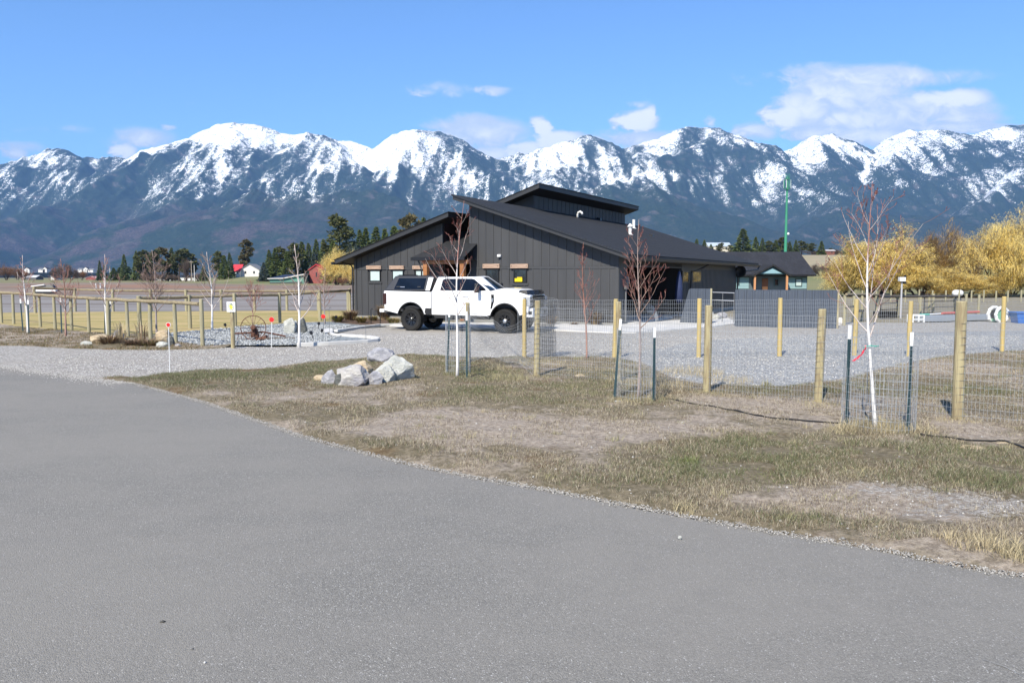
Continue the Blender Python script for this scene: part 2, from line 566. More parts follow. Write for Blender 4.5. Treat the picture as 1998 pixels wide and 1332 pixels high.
# lower apron
apron = 90 * sstep(MY, 4700, 6000) + 150 * sstep(MY, 5200, 7500) * fbm(MX / 1500, MY / 1500, 4)
H = np.maximum(H, apron - 60)
H = np.where(MY > 9600, np.maximum(H - (MY - 9600) * 0.05, 100), H)
H[0, :] = -40
H[:, 0] = H[:, 1]
nr, na = MX.shape
idx = np.arange(nr * na).reshape(nr, na)
q = np.stack([idx[:-1, :-1], idx[:-1, 1:], idx[1:, 1:], idx[1:, :-1]], -1).reshape(-1, 4)

# open snowfields, avalanche chutes (+) and wooded flanks (-) of this range: x, y, half sizes, strength, lean
FIELDS = [
    (455, 268, 75, 26, 1.2, 0), (432, 325, 16, 38, 1.1, 0), (398, 372, 9, 34, 0.9, 45), (540, 272, 60, 18, 0.8, 0), (100, 305, 42, 13, 0.5, 0),
    (120, 345, 38, 16, 0.5, 20), (28, 360, 26, 24, 0.45, 0), (165, 372, 30, 18, 0.3, 0), (350, 385, 36, 18, 0.35, -10), (500, 352, 40, 16, 0.4, -25),
    (628, 396, 48, 17, 0.6, 8), (585, 362, 24, 12, 0.4, -25), (622, 328, 34, 16, 0.7, 10), (690, 298, 36, 32, 1.0, 0), (752, 318, 34, 28, 0.7, 0),
    (806, 284, 72, 26, 1.0, 0), (845, 330, 85, 26, 0.75, 12), (905, 352, 45, 26, 0.65, 20), (770, 352, 20, 16, 0.4, 0), (998, 352, 30, 9, 0.4, -20),
    (1068, 308, 46, 22, 0.7, -10), (1118, 342, 56, 34, 0.65, 0), (1192, 326, 28, 24, 0.5, 30), (1082, 368, 36, 10, 0.3, 0), (1300, 268, 56, 10, 0.7, -8),
    (1362, 286, 16, 16, 0.9, 0), (1305, 342, 72, 20, 0.5, -6), (1375, 352, 60, 20, 0.45, 0), (1344, 376, 30, 12, 0.35, 0), (1452, 268, 60, 9, 0.7, 28),
    (1576, 306, 30, 30, 0.6, 0), (1640, 284, 48, 14, 1.1, 25), (1690, 330, 9, 30, 1.1, 0), (1742, 308, 40, 26, 0.5, 0), (1812, 272, 66, 16, 1.0, 0),
    (1850, 312, 60, 12, 0.35, -20), (1790, 350, 60, 9, 0.45, -24), (1938, 352, 56, 22, 0.75, -8), (1896, 392, 42, 26, 0.5, -10), (1962, 262, 40, 10, 0.9, 0),
    (1478, 396, 42, 14, 0.4, 10), (1462, 440, 16, 34, 0.35, -30), (1540, 330, 26, 12, 0.4, 20), (1660, 395, 30, 30, 0.25, 0), (960, 308, 60, 8, 0.3, 0),
    (250, 300, 40, 10, 0.5, -20), (300, 290, 60, 9, 0.5, -22), (1880, 430, 90, 14, 0.28, 0), (1470, 420, 60, 30, 0.2, 0),
    (300, 330, 78, 17, -0.8, -26), (205, 352, 56, 14, -0.4, -26), (392, 300, 14, 30, -0.3, -20), (528, 326, 56, 13, -0.8, -30), (440, 372, 60, 12, -0.6, -30), (700, 372, 40, 20, -0.6, 0),
    (668, 348, 24, 26, -0.6, 30), (895, 296, 28, 9, -0.4, 35), (962, 345, 12, 26, -0.4, 0), (742, 372, 30, 26, -0.4, 30), (1150, 296, 20, 24, -0.55, 0), (1232, 312, 20, 14, -0.4, 0),
    (1400, 288, 66, 20, -1.0, 16), (1328, 304, 34, 12, -0.6, -25), (1455, 312, 40, 14, -0.8, 25), (1640, 352, 46, 26, -0.7, 30), (1606, 345, 18, 30, -0.3, 0),
    (1890, 300, 76, 15, -0.9, -22), (1990, 300, 40, 18, -0.6, 15), (1765, 338, 34, 10, -0.5, -20), (1700, 400, 50, 20, -0.4, 0), (1930, 320, 60, 10, -0.5, -14), (60, 335, 40, 10, -0.4, 30),
]
_cy, _sy = math.cos(PITCH), math.sin(PITCH)
dz_ = H - CAM_Z
fwd = MY * _cy - dz_ * _sy
upc = MY * _sy + dz_ * _cy
PXm = 999 + F_PX * MX / fwd
PYm = 666 - F_PX * upc / fwd
OPEN = np.zeros(MX.shape)
jx = 26 * (fbm(MX / 240 + 3, MY / 240 + H / 200, 4) - 0.5); jy = 26 * (fbm(MX / 240 + 33, MY / 240 + H / 200 + 9, 4) - 0.5)
for (ex, ey, ea, eb, am, an) in FIELDS:
    ca, sa = math.cos(R(an)), math.sin(R(an))
    ux = (PXm + jx - ex); uy = (PYm + jy - ey)
    e = ((ux * ca + uy * sa) / ea) ** 2 + ((-ux * sa + uy * ca) / eb) ** 2
    OPEN += am * np.exp(-e * 1.1)
OPEN += (0.64 - rid) * 1.5 * sstep(H, 400, 900)
OPENC = np.clip(OPEN * 0.25 + 0.5, 0, 1)

def mountain_mat():
    def f(n, b):
        geo_ = n.add('ShaderNodeNewGeometry')
        pos = geo_.outputs['Position']
        nz = n.sep(geo_.outputs['Normal'])
        px_, py_, pz_ = n.sep(pos)
        big = n.noise(pos, 0.0022, 4, 0.6)
        med = n.noise(pos, 0.0075, 5, 0.65)
        # stands of conifers: columns, so the pattern is drawn out upwards
        tv = n.mapping(pos, (1, 1, 0.34))
        trees = n.noise(tv, 0.034, 5, 0.76)
        trees2 = n.noise(tv, 0.10, 3, 0.75)
        tn = n.math('ADD', n.math('MULTIPLY', trees, 0.42), n.math('MULTIPLY', trees2, 0.58))
        alt = n.ramp(pz_, 480, 1650, -0.03, 0.66, smooth=False)
        slope_ = nz[1]                      # faces turned towards the valley
        sx = nz[0]                          # turned to the left: open, turned right: wooded
        cover = n.math('ADD', n.math('MULTIPLY', alt, 1.0), n.math('MULTIPLY', n.math('SUBTRACT', big, 0.5), 1.0))
        cover = n.math('ADD', cover, n.math('MULTIPLY', n.math('SUBTRACT', med, 0.5), 0.9))
        cover = n.math('ADD', cover, n.math('MULTIPLY', sx, -0.85))
        op = n.add('ShaderNodeAttribute', attribute_name='tint').outputs['Fac']
        cover = n.math('ADD', cover, n.math('MULTIPLY', n.math('SUBTRACT', op, 0.5), 2.5))
        # open snow appears where the forest is thin
        cover = n.math('SUBTRACT', cover, n.ramp(n.math('DIVIDE', px_, py_), 0.02, 0.25, 0.0, 0.16))
        cover = n.math('MINIMUM', cover, 0.97)
        d = n.math('SUBTRACT', n.math('ADD', n.math('MULTIPLY', cover, 0.185), 0.372), tn)
        snow = n.ramp(d, -0.015, 0.030)
        snow = n.math('MULTIPLY', snow, n.ramp(n.math('ADD', pz_, n.math('MULTIPLY', n.math('SUBTRACT', med, 0.5), 500)), 500, 760))
        top = n.ramp(n.math('ADD', pz_, n.math('MULTIPLY', n.math('SUBTRACT', med, 0.5), 700)), 1800, 2050)
        snow = n.math('MAXIMUM', snow, n.math('MULTIPLY', top, n.ramp(tn, 0.64, 0.58)))
        forest = n.mix(n.ramp(tn, 0.38, 0.62), (0.010, 0.022, 0.018), (0.036, 0.054, 0.034))
        larch = n.mix(n.ramp(tn, 0.40, 0.62), (0.026, 0.028, 0.030), (0.105, 0.084, 0.082))
        lowf = n.math('MULTIPLY', n.ramp(n.math('ADD', pz_, n.math('MULTIPLY', big, 300)), 900, 500), n.ramp(n.noise(pos, 0.0019, 5, 0.65), 0.44, 0.56))
        leftw = n.ramp(n.math('DIVIDE', px_, py_), -0.10, -0.34, 0.15, 1.0)
        forest = n.mix(n.math('MULTIPLY', lowf, leftw), forest, larch)
        rock = n.mix(n.ramp(med, 0.55, 0.7), forest, (0.10, 0.09, 0.085))
        c = n.mix(snow, rock, (0.86, 0.88, 0.90))
        n.put(b.inputs['Base Color'], c)
        b.inputs['Roughness'].default_value = 0.9
        b.inputs['Specular IOR Level'].default_value = 0.1
        bp = n.add('ShaderNodeBump')
        bp.inputs['Strength'].default_value = 0.6
        bp.inputs['Distance'].default_value = 22
        n.put(bp.inputs['Height'], tn)
        n.l.new(bp.outputs[0], b.inputs['Normal'])
    return pmat('mountain_forest_and_snow', f)
mesh_np('mountains', np.stack([MX.ravel(), MY.ravel(), H.ravel()], -1), q, mountain_mat(), smooth=True, cols=np.repeat(OPENC.ravel()[:, None], 3, 1), kind='structure')

# ------------------------------------------------------------------ air
hz = pmat('valley_air', lambda n, b: None)
hn = NT(hz.node_tree)
for x_ in list(hn.n):
    if x_.type == 'BSDF_PRINCIPLED': hn.n.remove(x_)
vol = hn.add('ShaderNodeVolumePrincipled')
vol.inputs['Color'].default_value = (0.24, 0.50, 1.0, 1)
vol.inputs['Density'].default_value = 4.6e-5
vol.inputs['Anisotropy'].default_value = 0.0
hn.l.new(vol.outputs[0], [x_ for x_ in hn.n if x_.type == 'OUTPUT_MATERIAL'][0].inputs['Volume'])
hb = MB(); hb.box(-15000, 15000, -15000, 15000, -60, 2300)
ho = hb.build('haze', hz, kind='stuff')
# ================================================================== ground sheets near the house
def gp(pts, z=0.0):
    return [G(px, py, z) for px, py in pts]

def rough_edge(poly, step=0.25, amp=0.05, closed=True, seed=1, fr=0.9):
    """subdivide a ground outline and let it wander a little, as a real edge does"""
    out = []
    n = len(poly)
    for i in range(n if closed else n - 1):
        a = poly[i]; b = poly[(i + 1) % n]
        L = math.hypot(b[0] - a[0], b[1] - a[1])
        m = min(400, max(1, int(L / step)))
        for k in range(m):
            s_ = k / m
            x = a[0] + (b[0] - a[0]) * s_; y = a[1] + (b[1] - a[1]) * s_
            jx = (float(fbm(np.array(x * fr + seed * 7), np.array(y * fr), 4)) - 0.5) * 2 * amp
            jy = (float(fbm(np.array(x * fr + 50), np.array(y * fr + seed * 3), 4)) - 0.5) * 2 * amp
            out.append((x + jx, y + jy))
    return out

from mathutils.geometry import tessellate_polygon
def sheet(name, poly, z, mat, label=None, thick=0.0):
    vs = [Vector((x, y, z)) for x, y in poly]
    tris = tessellate_polygon([vs])
    mb = MB()
    mb.face_block([tuple(v) for v in vs], [tuple(t_) for t_ in tris])
    if thick:
        n = len(poly)
        mb.face_block([(x, y, z) for x, y in poly] + [(x, y, z - thick) for x, y in poly],
                      [(i, (i + 1) % n, n + (i + 1) % n, n + i) for i in range(n)])
    o = mb.build(name, mat, fix=False)
    me = o.data
    bm = bmesh.new(); bm.from_mesh(me)
    for f in bm.faces:
        if f.normal.z < -0.5: f.normal_flip()
    bm.to_mesh(me); bm.free()
    return tag(o, kind='structure')

def gravel_mat(name, ca, cb, cc, sc=42, patch=None, bump=0.6, bd=0.02):
    def f(n, b):
        pos = n.add('ShaderNodeNewGeometry').outputs['Position']
        v = n.add('ShaderNodeTexVoronoi', feature='F1'); n.put(v.inputs['Vector'], pos); v.inputs['Scale'].default_value = sc
        h = n.sep(v.outputs['Color'])[0]
        v2 = n.add('ShaderNodeTexVoronoi', feature='F1'); n.put(v2.inputs['Vector'], pos); v2.inputs['Scale'].default_value = sc * 0.37
        h2 = n.sep(v2.outputs['Color'])[1]
        c = n.mix(n.ramp(h, 0.0, 1.0, smooth=False), ca, cb)
        c = n.mix(n.ramp(h2, 0.55, 1.0), c, cc)
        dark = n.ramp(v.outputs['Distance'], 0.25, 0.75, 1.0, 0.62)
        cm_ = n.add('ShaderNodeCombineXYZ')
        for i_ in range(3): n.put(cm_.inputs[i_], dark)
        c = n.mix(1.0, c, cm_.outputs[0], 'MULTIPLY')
        big = n.noise(n.mapping(pos, (0.5, 1, 1)), 0.45, 5)
        c = n.mix(n.ramp(big, 0.42, 0.66, 0, 0.55), c, patch or tuple(x_ * 0.7 for x_ in ca))
        n.put(b.inputs['Base Color'], c)
        b.inputs['Roughness'].default_value = 0.92
        b.inputs['Specular IOR Level'].default_value = 0.25
        bp = n.add('ShaderNodeBump'); bp.inputs['Strength'].default_value = bump; bp.inputs['Distance'].default_value = bd
        n.put(bp.inputs['Height'], n.math('ADD', n.math('MULTIPLY', v.outputs['Distance'], -1), n.math('MULTIPLY', v2.outputs['Distance'], -1.2)))
        n.l.new(bp.outputs[0], b.inputs['Normal'])
    return pmat(name, f)

def asphalt_mat():
    def f(n, b):
        pos = n.add('ShaderNodeNewGeometry').outputs['Position']
        v = n.add('ShaderNodeTexVoronoi', feature='F1'); n.put(v.inputs['Vector'], pos); v.inputs['Scale'].default_value = 150
        h = n.sep(v.outputs['Color'])[0]
        c = n.mix(n.ramp(h, 0.1, 0.95, smooth=False), (0.142, 0.136, 0.123), (0.280, 0.268, 0.243))
        c = n.mix(n.ramp(h, 0.975, 0.99), c, (0.55, 0.54, 0.52))
        fine = n.noise(pos, 55, 4, 0.7)
        c = n.mix(n.ramp(fine, 0.40, 0.66, 0.0, 0.45), c, (0.135, 0.130, 0.118))
        # broad wear, brownish dust towards the edge, darker rolled band
        big = n.noise(n.mapping(pos, (0.35, 0.6, 1), rot=(0, 0, 0.6)), 0.9, 5, 0.6)
        c = n.mix(n.ramp(big, 0.36, 0.62, 0, 0.6), c, (0.238, 0.224, 0.200))
        blot = n.noise(pos, 2.6, 5, 0.7)
        c = n.mix(n.ramp(blot, 0.46, 0.75, 0, 0.22), c, (0.155, 0.149, 0.137))
        # pale scuffs where a blade once scraped the mat
        sc_ = n.noise(n.mapping(pos, (0.5, 9.0, 1), rot=(0, 0, 0.05)), 2.0, 5, 0.75)
        c = n.mix(n.ramp(sc_, 0.735, 0.80, 0, 0.55), c, (0.42, 0.41, 0.40))
        n.put(b.inputs['Base Color'], c)
        b.inputs['Roughness'].default_value = 0.88
        b.inputs['Specular IOR Level'].default_value = 0.3
        bp = n.add('ShaderNodeBump'); bp.inputs['Strength'].default_value = 0.75; bp.inputs['Distance'].default_value = 0.006
        n.put(bp.inputs['Height'], n.math('ADD', n.math('MULTIPLY', v.outputs['Distance'], -0.8), fine))
        n.l.new(bp.outputs[0], b.inputs['Normal'])
    return pmat('weathered_asphalt', f)

M_ASPH = asphalt_mat()
M_GRAV = gravel_mat('driveway_gravel', (0.26, 0.245, 0.225), (0.56, 0.535, 0.495), (0.33, 0.305, 0.27), 26, (0.31, 0.285, 0.25))
M_LOT = gravel_mat('crushed_rock_lot', (0.21, 0.215, 0.22), (0.50, 0.51, 0.51), (0.33, 0.33, 0.32), 20, (0.25, 0.25, 0.245), 0.9, 0.03)
M_ROCKBED = gravel_mat('blue_grey_landscape_rock', (0.15, 0.165, 0.17), (0.42, 0.45, 0.46), (0.26, 0.28, 0.29), 9, (0.24, 0.27, 0.29), 1.0, 0.06)
M_LAWN = simple('dormant_lawn', (0.42, 0.325, 0.16), (0.29, 0.25, 0.10), 0.55, 0.95, world=True, bump=0.8, bscale=30, stretch=(0.45, 1.4, 1), spec=0.15)
M_FIELD = simple('ploughed_brown_field', (0.165, 0.125, 0.10), (0.26, 0.20, 0.155), 0.16, 0.95, world=True, stretch=(0.12, 1, 1), bump=0.6, bscale=3, spec=0.15)
M_RED = simple('red_willow_stubble', (0.30, 0.17, 0.12), (0.20, 0.14, 0.10), 0.5, 0.95, world=True, stretch=(0.1, 1, 1), spec=0.1)
M_LANE = simple('grey_dirt_lane', (0.235, 0.220, 0.210), (0.175, 0.155, 0.140), 0.22, 0.95, world=True, stretch=(0.1, 1, 1), bump=0.5, bscale=8, spec=0.15, lo=0.42, hi=0.6)
M_PASTURE = simple('winter_pasture', (0.155, 0.165, 0.075), (0.235, 0.205, 0.125), 0.08, 0.95, world=True, stretch=(0.2, 1, 1), spec=0.1)
M_DIRT = simple('bare_mulch', (0.085, 0.055, 0.04), (0.16, 0.115, 0.085), 3.5, 0.95, world=True, bump=1.0, bscale=22, spec=0.1)
M_CONC = simple('pale_concrete', (0.60, 0.59, 0.565), (0.50, 0.49, 0.47), 1.2, 0.85, world=True, bump=0.15, bscale=50, spec=0.3)

# road -------------------------------------------------------------
ROAD_EDGE = [(0, 714), (110, 728), (190, 740), (250, 748), (320, 766), (400, 789), (480, 816), (560, 845), (630, 866), (700, 884), (800, 909),
             (900, 930), (1000, 948), (1100, 966), (1200, 985), (1300, 1004), (1400, 1023), (1500, 1041), (1600, 1057), (1700, 1074), (1850, 1105), (1998, 1130)]
re_ = gp(ROAD_EDGE)
re_w = rough_edge(re_, 0.12, 0.05, closed=False) + [re_[-1]]
e0 = re_[0]; e1 = re_[-1]
road_poly = [(-60, 46), (-30, 29.0)] + re_w + [(e1[0] + 3.2, e1[1] - 1.6), (e1[0] + 9, e1[1] - 5.0), (24, -12), (-60, -12)]
sheet('road', road_poly, 0.012, M_ASPH, thick=0.05)

# gravel drive and lot ------------------------------------------------
LOW_EDGE = [(190, 738), (262, 737), (330, 729), (400, 725), (470, 722), (520, 719), (560, 714), (610, 708), (660, 703), (720, 697), (770, 694), (810, 693), (870, 697), (930, 700), (1000, 697),
            (1080, 699), (1150, 698), (1215, 700), (1262, 712), (1290, 728), (1330, 742), (1380, 750), (1440, 752), (1530, 754), (1590, 748), (1640, 741), (1690, 728), (1750, 712),
            (1800, 703), (1860, 694), (1930, 688), (1998, 684)]
UP_EDGE = [(0, 673), (60, 674), (110, 678), (200, 681), (300, 682), (400, 680), (470, 676), (540, 677), (600, 676), (700, 670), (738, 665), (690, 658.5), (650, 652.5), (700, 641.8), (785, 634.6)]
low = rough_edge(gp(LOW_EDGE), 0.2, 0.16, closed=False, seed=2) + [gp([LOW_EDGE[-1]])[0]]
up = rough_edge(gp(UP_EDGE), 0.2, 0.12, closed=False, seed=4) + [gp([UP_EDGE[-1]])[0]]
far_lot = gp([(1000, 627), (1300, 612), (1640, 628), (1760, 630), (1998, 626)])
lot = up + far_lot + [(40, 37.0), (40, 20)] + low[::-1] + [(-6.6, 15.0), (-12.6, 15.8), (-30, 26.0), (-60, 43), (-60, 52), (-30, 31.5)]
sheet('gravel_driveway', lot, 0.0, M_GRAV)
lot2 = rough_edge(gp([(1235, 690), (1380, 664), (1640, 652), (1998, 645)]) + [(40, 30.0), (40, 21.5)] + gp([(1998, 683), (1930, 687), (1860, 693), (1800, 701), (1740, 712), (1690, 726), (1640, 739), (1590, 746), (1530, 752), (1440, 750), (1380, 748), (1330, 740), (1290, 726), (1262, 710)]), 0.4, 0.3, seed=9)
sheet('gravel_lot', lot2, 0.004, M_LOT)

# left of the house ----------------------------------------------------
lawn = [(-70, 62)] + gp([(0, 610), (200, 608), (400, 607), (560, 606), (686, 606)]) + gp([(692, 619), (650, 627), (560, 630), (450, 640), (340, 649), (290, 654), (210, 652), (130, 646), (60, 640), (0, 634)]) + [(-70, 52)]
sheet('lawn', rough_edge(lawn, 0.8, 0.12, seed=3), 0.0, M_LAWN)
lane = [(-160, 66)] + [(-160, 110)] + gp([(0, 575), (300, 575), (560, 573), (690, 571), (690, 606), (560, 606), (200, 608), (0, 610)])
sheet('dirt_lane', rough_edge(lane, 3, 0.5, seed=5), -0.006, M_LANE)
fld = [(-420, 116), (-420, 270)] + gp([(0, 552), (300, 551), (520, 556), (690, 556), (760, 556), (760, 572), (690, 571), (560, 573), (300, 575), (0, 575)])
sheet('field', rough_edge(fld, 6, 1.0, seed=6), -0.012, M_FIELD)
red = gp([(0, 560), (90, 556), (300, 555), (420, 559), (520, 560), (420, 563), (200, 561), (100, 562)])
sheet('field', rough_edge(red, 4, 1.5, seed=8), 0.0, M_RED)
pas = [(-900, 290), (-900, 760)] + gp([(0, 543.4), (440, 543.6), (520, 549), (690, 551), (760, 551), (760, 556), (520, 556), (300, 551), (0, 552)])
sheet('pasture', rough_edge(pas, 12, 2.0, seed=7), -0.02, M_PASTURE)

bed = gp([(395, 676), (340, 668), (300, 657), (292, 654), (340, 649), (450, 640), (560, 630), (650, 627), (700, 628), (705, 634), (770, 634), (700, 641), (650, 650), (640, 652), (690, 658), (735, 662), (738, 664), (700, 669), (600, 673), (520, 674), (470, 674)])
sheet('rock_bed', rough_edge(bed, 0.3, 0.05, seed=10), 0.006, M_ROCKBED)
mul = gp([(648, 628), (650, 622), (692, 618), (760, 624), (780, 630), (770, 634), (705, 634), (680, 632)])
sheet('mulch_bed', rough_edge(mul, 0.3, 0.1, seed=11), 0.010, M_DIRT)

def kerb(name, line, w=0.16, h=0.09):
    pts = [Vector((*p, 0)) for p in line]
    mb = MB(); n = len(pts); vs = []
    for i, p in enumerate(pts):
        d = (pts[min(i + 1, n - 1)] - pts[max(i - 1, 0)]).normalized(); s_ = Vector((-d.y, d.x, 0)) * w / 2
        a, b = p - s_, p + s_
        vs += [(a.x, a.y, -0.03), (a.x, a.y, h), (b.x, b.y, h), (b.x, b.y, -0.03)]
    fs = []
    for i in range(n - 1):
        for k in range(3):
            fs.append((i * 4 + k, i * 4 + k + 1, (i + 1) * 4 + k + 1, (i + 1) * 4 + k))
    fs += [(0, 1, 2, 3), tuple((n - 1) * 4 + k for k in (3, 2, 1, 0))]
    mb.face_block(vs, fs)
    return tag(mb.build(name, M_CONC, bevel=0.012), kind='structure')
kerb('kerb', rough_edge(gp([(785, 634), (740, 636), (700, 641), (665, 646), (645, 649)]), 0.4, 0.01, False))
kerb('kerb', rough_edge(gp([(643, 651), (650, 655), (680, 657), (712, 659), (730, 661), (737, 663), (734, 666), (715, 668), (680, 670), (640, 672), (600, 673.5), (560, 675)]), 0.25, 0.01, False), 0.14)
kc = gp([(631, 647), (648, 645), (650, 651), (634, 654)])
sheet('kerb', kc, 0.10, M_CONC, thick=0.12)

walk = gp([(760, 636), (800, 630), (1075, 632), (1190, 637), (1225, 633), (1300, 628), (1420, 622), (1433, 628), (1436, 633), (1385, 639), (1300, 646), (1240, 650), (1190, 650), (1075, 645), (900, 642)])
sheet('concrete_walk', walk, 0.05, M_CONC, thick=0.08)

# the verge: rough turf and bare earth between road and gravel ---------------------
def verge_mat():
    def f(n, b):
        pos = n.add('ShaderNodeNewGeometry').outputs['Position']
        a = n.add('ShaderNodeAttribute', attribute_name='tint').outputs['Color']
        r_, g_, b_ = n.sep(a)
        mid = n.noise(pos, 1.7, 6, 0.65)
        fine = n.noise(pos, 14, 5, 0.7)
        vf = n.noise(pos, 60, 4, 0.75)
        soil = n.mix(n.ramp(fine, 0.35, 0.65), (0.20, 0.163, 0.128), (0.40, 0.34, 0.275))
        soil = n.mix(n.ramp(vf, 0.45, 0.7, 0, 0.6), soil, (0.50, 0.43, 0.36))
        turf = n.mix(n.ramp(fine, 0.35, 0.68), (0.105, 0.088, 0.052), (0.26, 0.215, 0.145))
        turf = n.mix(n.ramp(vf, 0.42, 0.68, 0, 0.7), turf, (0.20, 0.17, 0.12))
        rust = n.mix(n.ramp(fine, 0.4, 0.6), (0.12, 0.07, 0.035), (0.17, 0.12, 0.06))
        turf = n.mix(n.ramp(n.noise(pos, 0.9, 5), 0.54, 0.66, 0, 0.7), turf, rust)
        c = n.mix(n.ramp(n.math('ADD', r_, n.math('MULTIPLY', n.math('SUBTRACT', mid, 0.5), 0.9)), 0.38, 0.62), soil, turf)
        grav = n.add('ShaderNodeTexVoronoi', feature='F1'); n.put(grav.inputs['Vector'], pos); grav.inputs['Scale'].default_value = 38
        gcol = n.mix(n.sep(grav.outputs['Color'])[0], (0.20, 0.18, 0.16), (0.46, 0.43, 0.39))
        c = n.mix(n.ramp(n.math('ADD', b_, n.math('MULTIPLY', n.math('SUBTRACT', fine, 0.5), 2.2)), 0.42, 0.75), c, gcol)
        n.put(b.inputs['Base Color'], c)
        b.inputs['Roughness'].default_value = 0.95
        b.inputs['Specular IOR Level'].default_value = 0.15
        bp = n.add('ShaderNodeBump'); bp.inputs['Strength'].default_value = 1.0; bp.inputs['Distance'].default_value = 0.03
        n.put(bp.inputs['Height'], n.math('ADD', fine, n.math('MULTIPLY', vf, 0.5)))
        n.l.new(bp.outputs[0], b.inputs['Normal'])
    return pmat('rough_verge', f)
M_VERGE = verge_mat()

verge_poly = [(-8.75, 16.25)] + [p for p in re_w if p[0] > -8.7] + [(e1[0] + 3.2, e1[1] - 1.6), (16, 2), (26, 2), (26, 20)] + low[::-1]
vl_poly = gp([(0, 675.5), (60, 676.5), (110, 680.5), (200, 683.5), (300, 684.5), (400, 682.5), (470, 679), (470, 672), (395, 676), (340, 668), (300, 657), (292, 653), (210, 652), (130, 646), (60, 640), (0, 634)]) + [(-45, 31.5), (-45, 29), (-26, 25)]

def dist_line(X, Y, line):
    D = np.full(X.shape, 1e9)
    for a, b in zip(line[:-1], line[1:]):
        ax, ay_ = a; dx, dy = b[0] - ax, b[1] - ay_
        L = dx * dx + dy * dy + 1e-12
        s_ = np.clip(((X - ax) * dx + (Y - ay_) * dy) / L, 0, 1)
        D = np.minimum(D, np.hypot(X - ax - s_ * dx, Y - ay_ - s_ * dy))
    return D
road_line = re_ + [(e1[0] + 3.2, e1[1] - 1.6), (16, 2)]
gravel_line = gp(LOW_EDGE)[1:]

def turfness(X, Y):
    """how much is grown over (1) or bare (0), from the patches seen in the verge"""
    T = 0.28 + 0.55 * fbm(X * 0.5 + 3, Y * 0.5 + 8, 4)
    def blob(px, py, rx, ry, a):
        cx, cy = G(px, py)
        kx = cy / F_PX * rx
        ky = cy * cy / F_PX / 2.1 * ry
        return a * np.exp(-((X - cx) / kx) ** 2 - ((Y - cy) / ky) ** 2)
    for bl in [(330, 745, 90, 14, .5), (500, 735, 160, 14, .5), (660, 715, 80, 14, .3), (1450, 930, 120, 30, .5), (1350, 915, 70, 20, .5), (1700, 900, 260, 20, .35), (1950, 960, 120, 30, .5),
               (1500, 880, 250, 25, .25), (1060, 850, 300, 22, -.6), (900, 820, 160, 16, -.5), (950, 770, 80, 10, .3), (1600, 762, 160, 10, .4), (1850, 768, 150, 10, .4), (1450, 790, 120, 14, -.5),
               (1900, 850, 90, 20, -.4), (1750, 980, 220, 25, -.6), (1250, 960, 140, 25, .3), (1500, 1020, 160, 20, .25), (880, 720, 90, 14, .35), (1400, 860, 300, 20, .2), (1850, 720, 140, 16, -.25),
               (620, 780, 160, 12, -.2), (760, 840, 120, 14, -.3)]:
        T = T + blob(*bl)
    return np.clip(T, 0, 1)
def gravelness(X, Y):
    g = np.zeros(X.shape)
    for (px, py, rx, ry, a) in [(1720, 962, 160, 14, .55), (1900, 985, 160, 22, .6), (1800, 1010, 140, 16, .45), (1980, 1010, 100, 20, .5)]:
        cx, cy = G(px, py); kx = cy / F_PX * rx; ky = cy * cy / F_PX / 2.1 * ry
        g = g + a * np.exp(-((X - cx) / kx) ** 2 - ((Y - cy) / ky) ** 2)
    g = np.maximum(g, sstep(dist_line(X, Y, road_line), 0.16, 0.04) * 0.75 * sstep(fbm(X * 1.1, Y * 1.1, 3), 0.30, 0.55))
    g = np.maximum(g, sstep(dist_line(X, Y, gravel_line), 0.30, 0.0) * 0.6)
    return g
def verge_z(X, Y):
    h = 0.008 + 0.05 * fbm(X * 0.9, Y * 0.9, 4) + 0.05 * (fbm(X * 5, Y * 5, 4) - 0.35)
    e = np.minimum(dist_line(X, Y, road_line), dist_line(X, Y, gravel_line))
    return -0.014 + (0.030 + 0.0) * sstep(e, 0.0, 0.12) + np.maximum(h, 0) * sstep(e, 0.02, 0.45)
def ground_grid(name, poly, x0, x1, y0, y1, st, zf, mat):
    xs = np.arange(x0, x1, st); ys = np.arange(y0, y1, st)
    X, Y = np.meshgrid(xs, ys)
    cx = X[:-1, :-1] + st / 2; cy = Y[:-1, :-1] + st / 2
    m = in_poly(cx, cy, poly)
    idx = np.arange(X.size).reshape(X.shape)
    q = np.stack([idx[:-1, :-1], idx[:-1, 1:], idx[1:, 1:], idx[1:, :-1]], -1)[m]
    used = np.unique(q); rem = np.full(X.size, -1); rem[used] = np.arange(len(used))
    Xu = X.ravel()[used]; Yu = Y.ravel()[used]
    Zu = zf(Xu, Yu)
    J = (fbm(Xu * 9, Yu * 9, 2) - 0.5) * st * 0.9; J2 = (fbm(Xu * 9 + 30, Yu * 9, 2) - 0.5) * st * 0.9
    col = np.stack([turfness(Xu, Yu), np.zeros(len(Xu)), gravelness(Xu, Yu)], -1)
    return mesh_np(name, np.stack([Xu + J, Yu + J2, Zu], -1), rem[q], mat, smooth=True, cols=col, kind='structure')
ground_grid('verge', verge_poly, -9.2, 24, 2, 22.2, 0.07, verge_z, M_VERGE)
ground_grid('verge', vl_poly, -30, -8.5, 19, 37, 0.12, lambda X, Y: -0.025 + (0.035 + 0.05 * fbm(X * 2, Y * 2, 4)) * sstep(dist_line(X, Y, gp([(0, 675.5), (60, 676.5), (110, 680.5), (200, 683.5), (300, 684.5), (400, 682.5), (470, 679)])), 0.05, 0.5), M_VERGE)

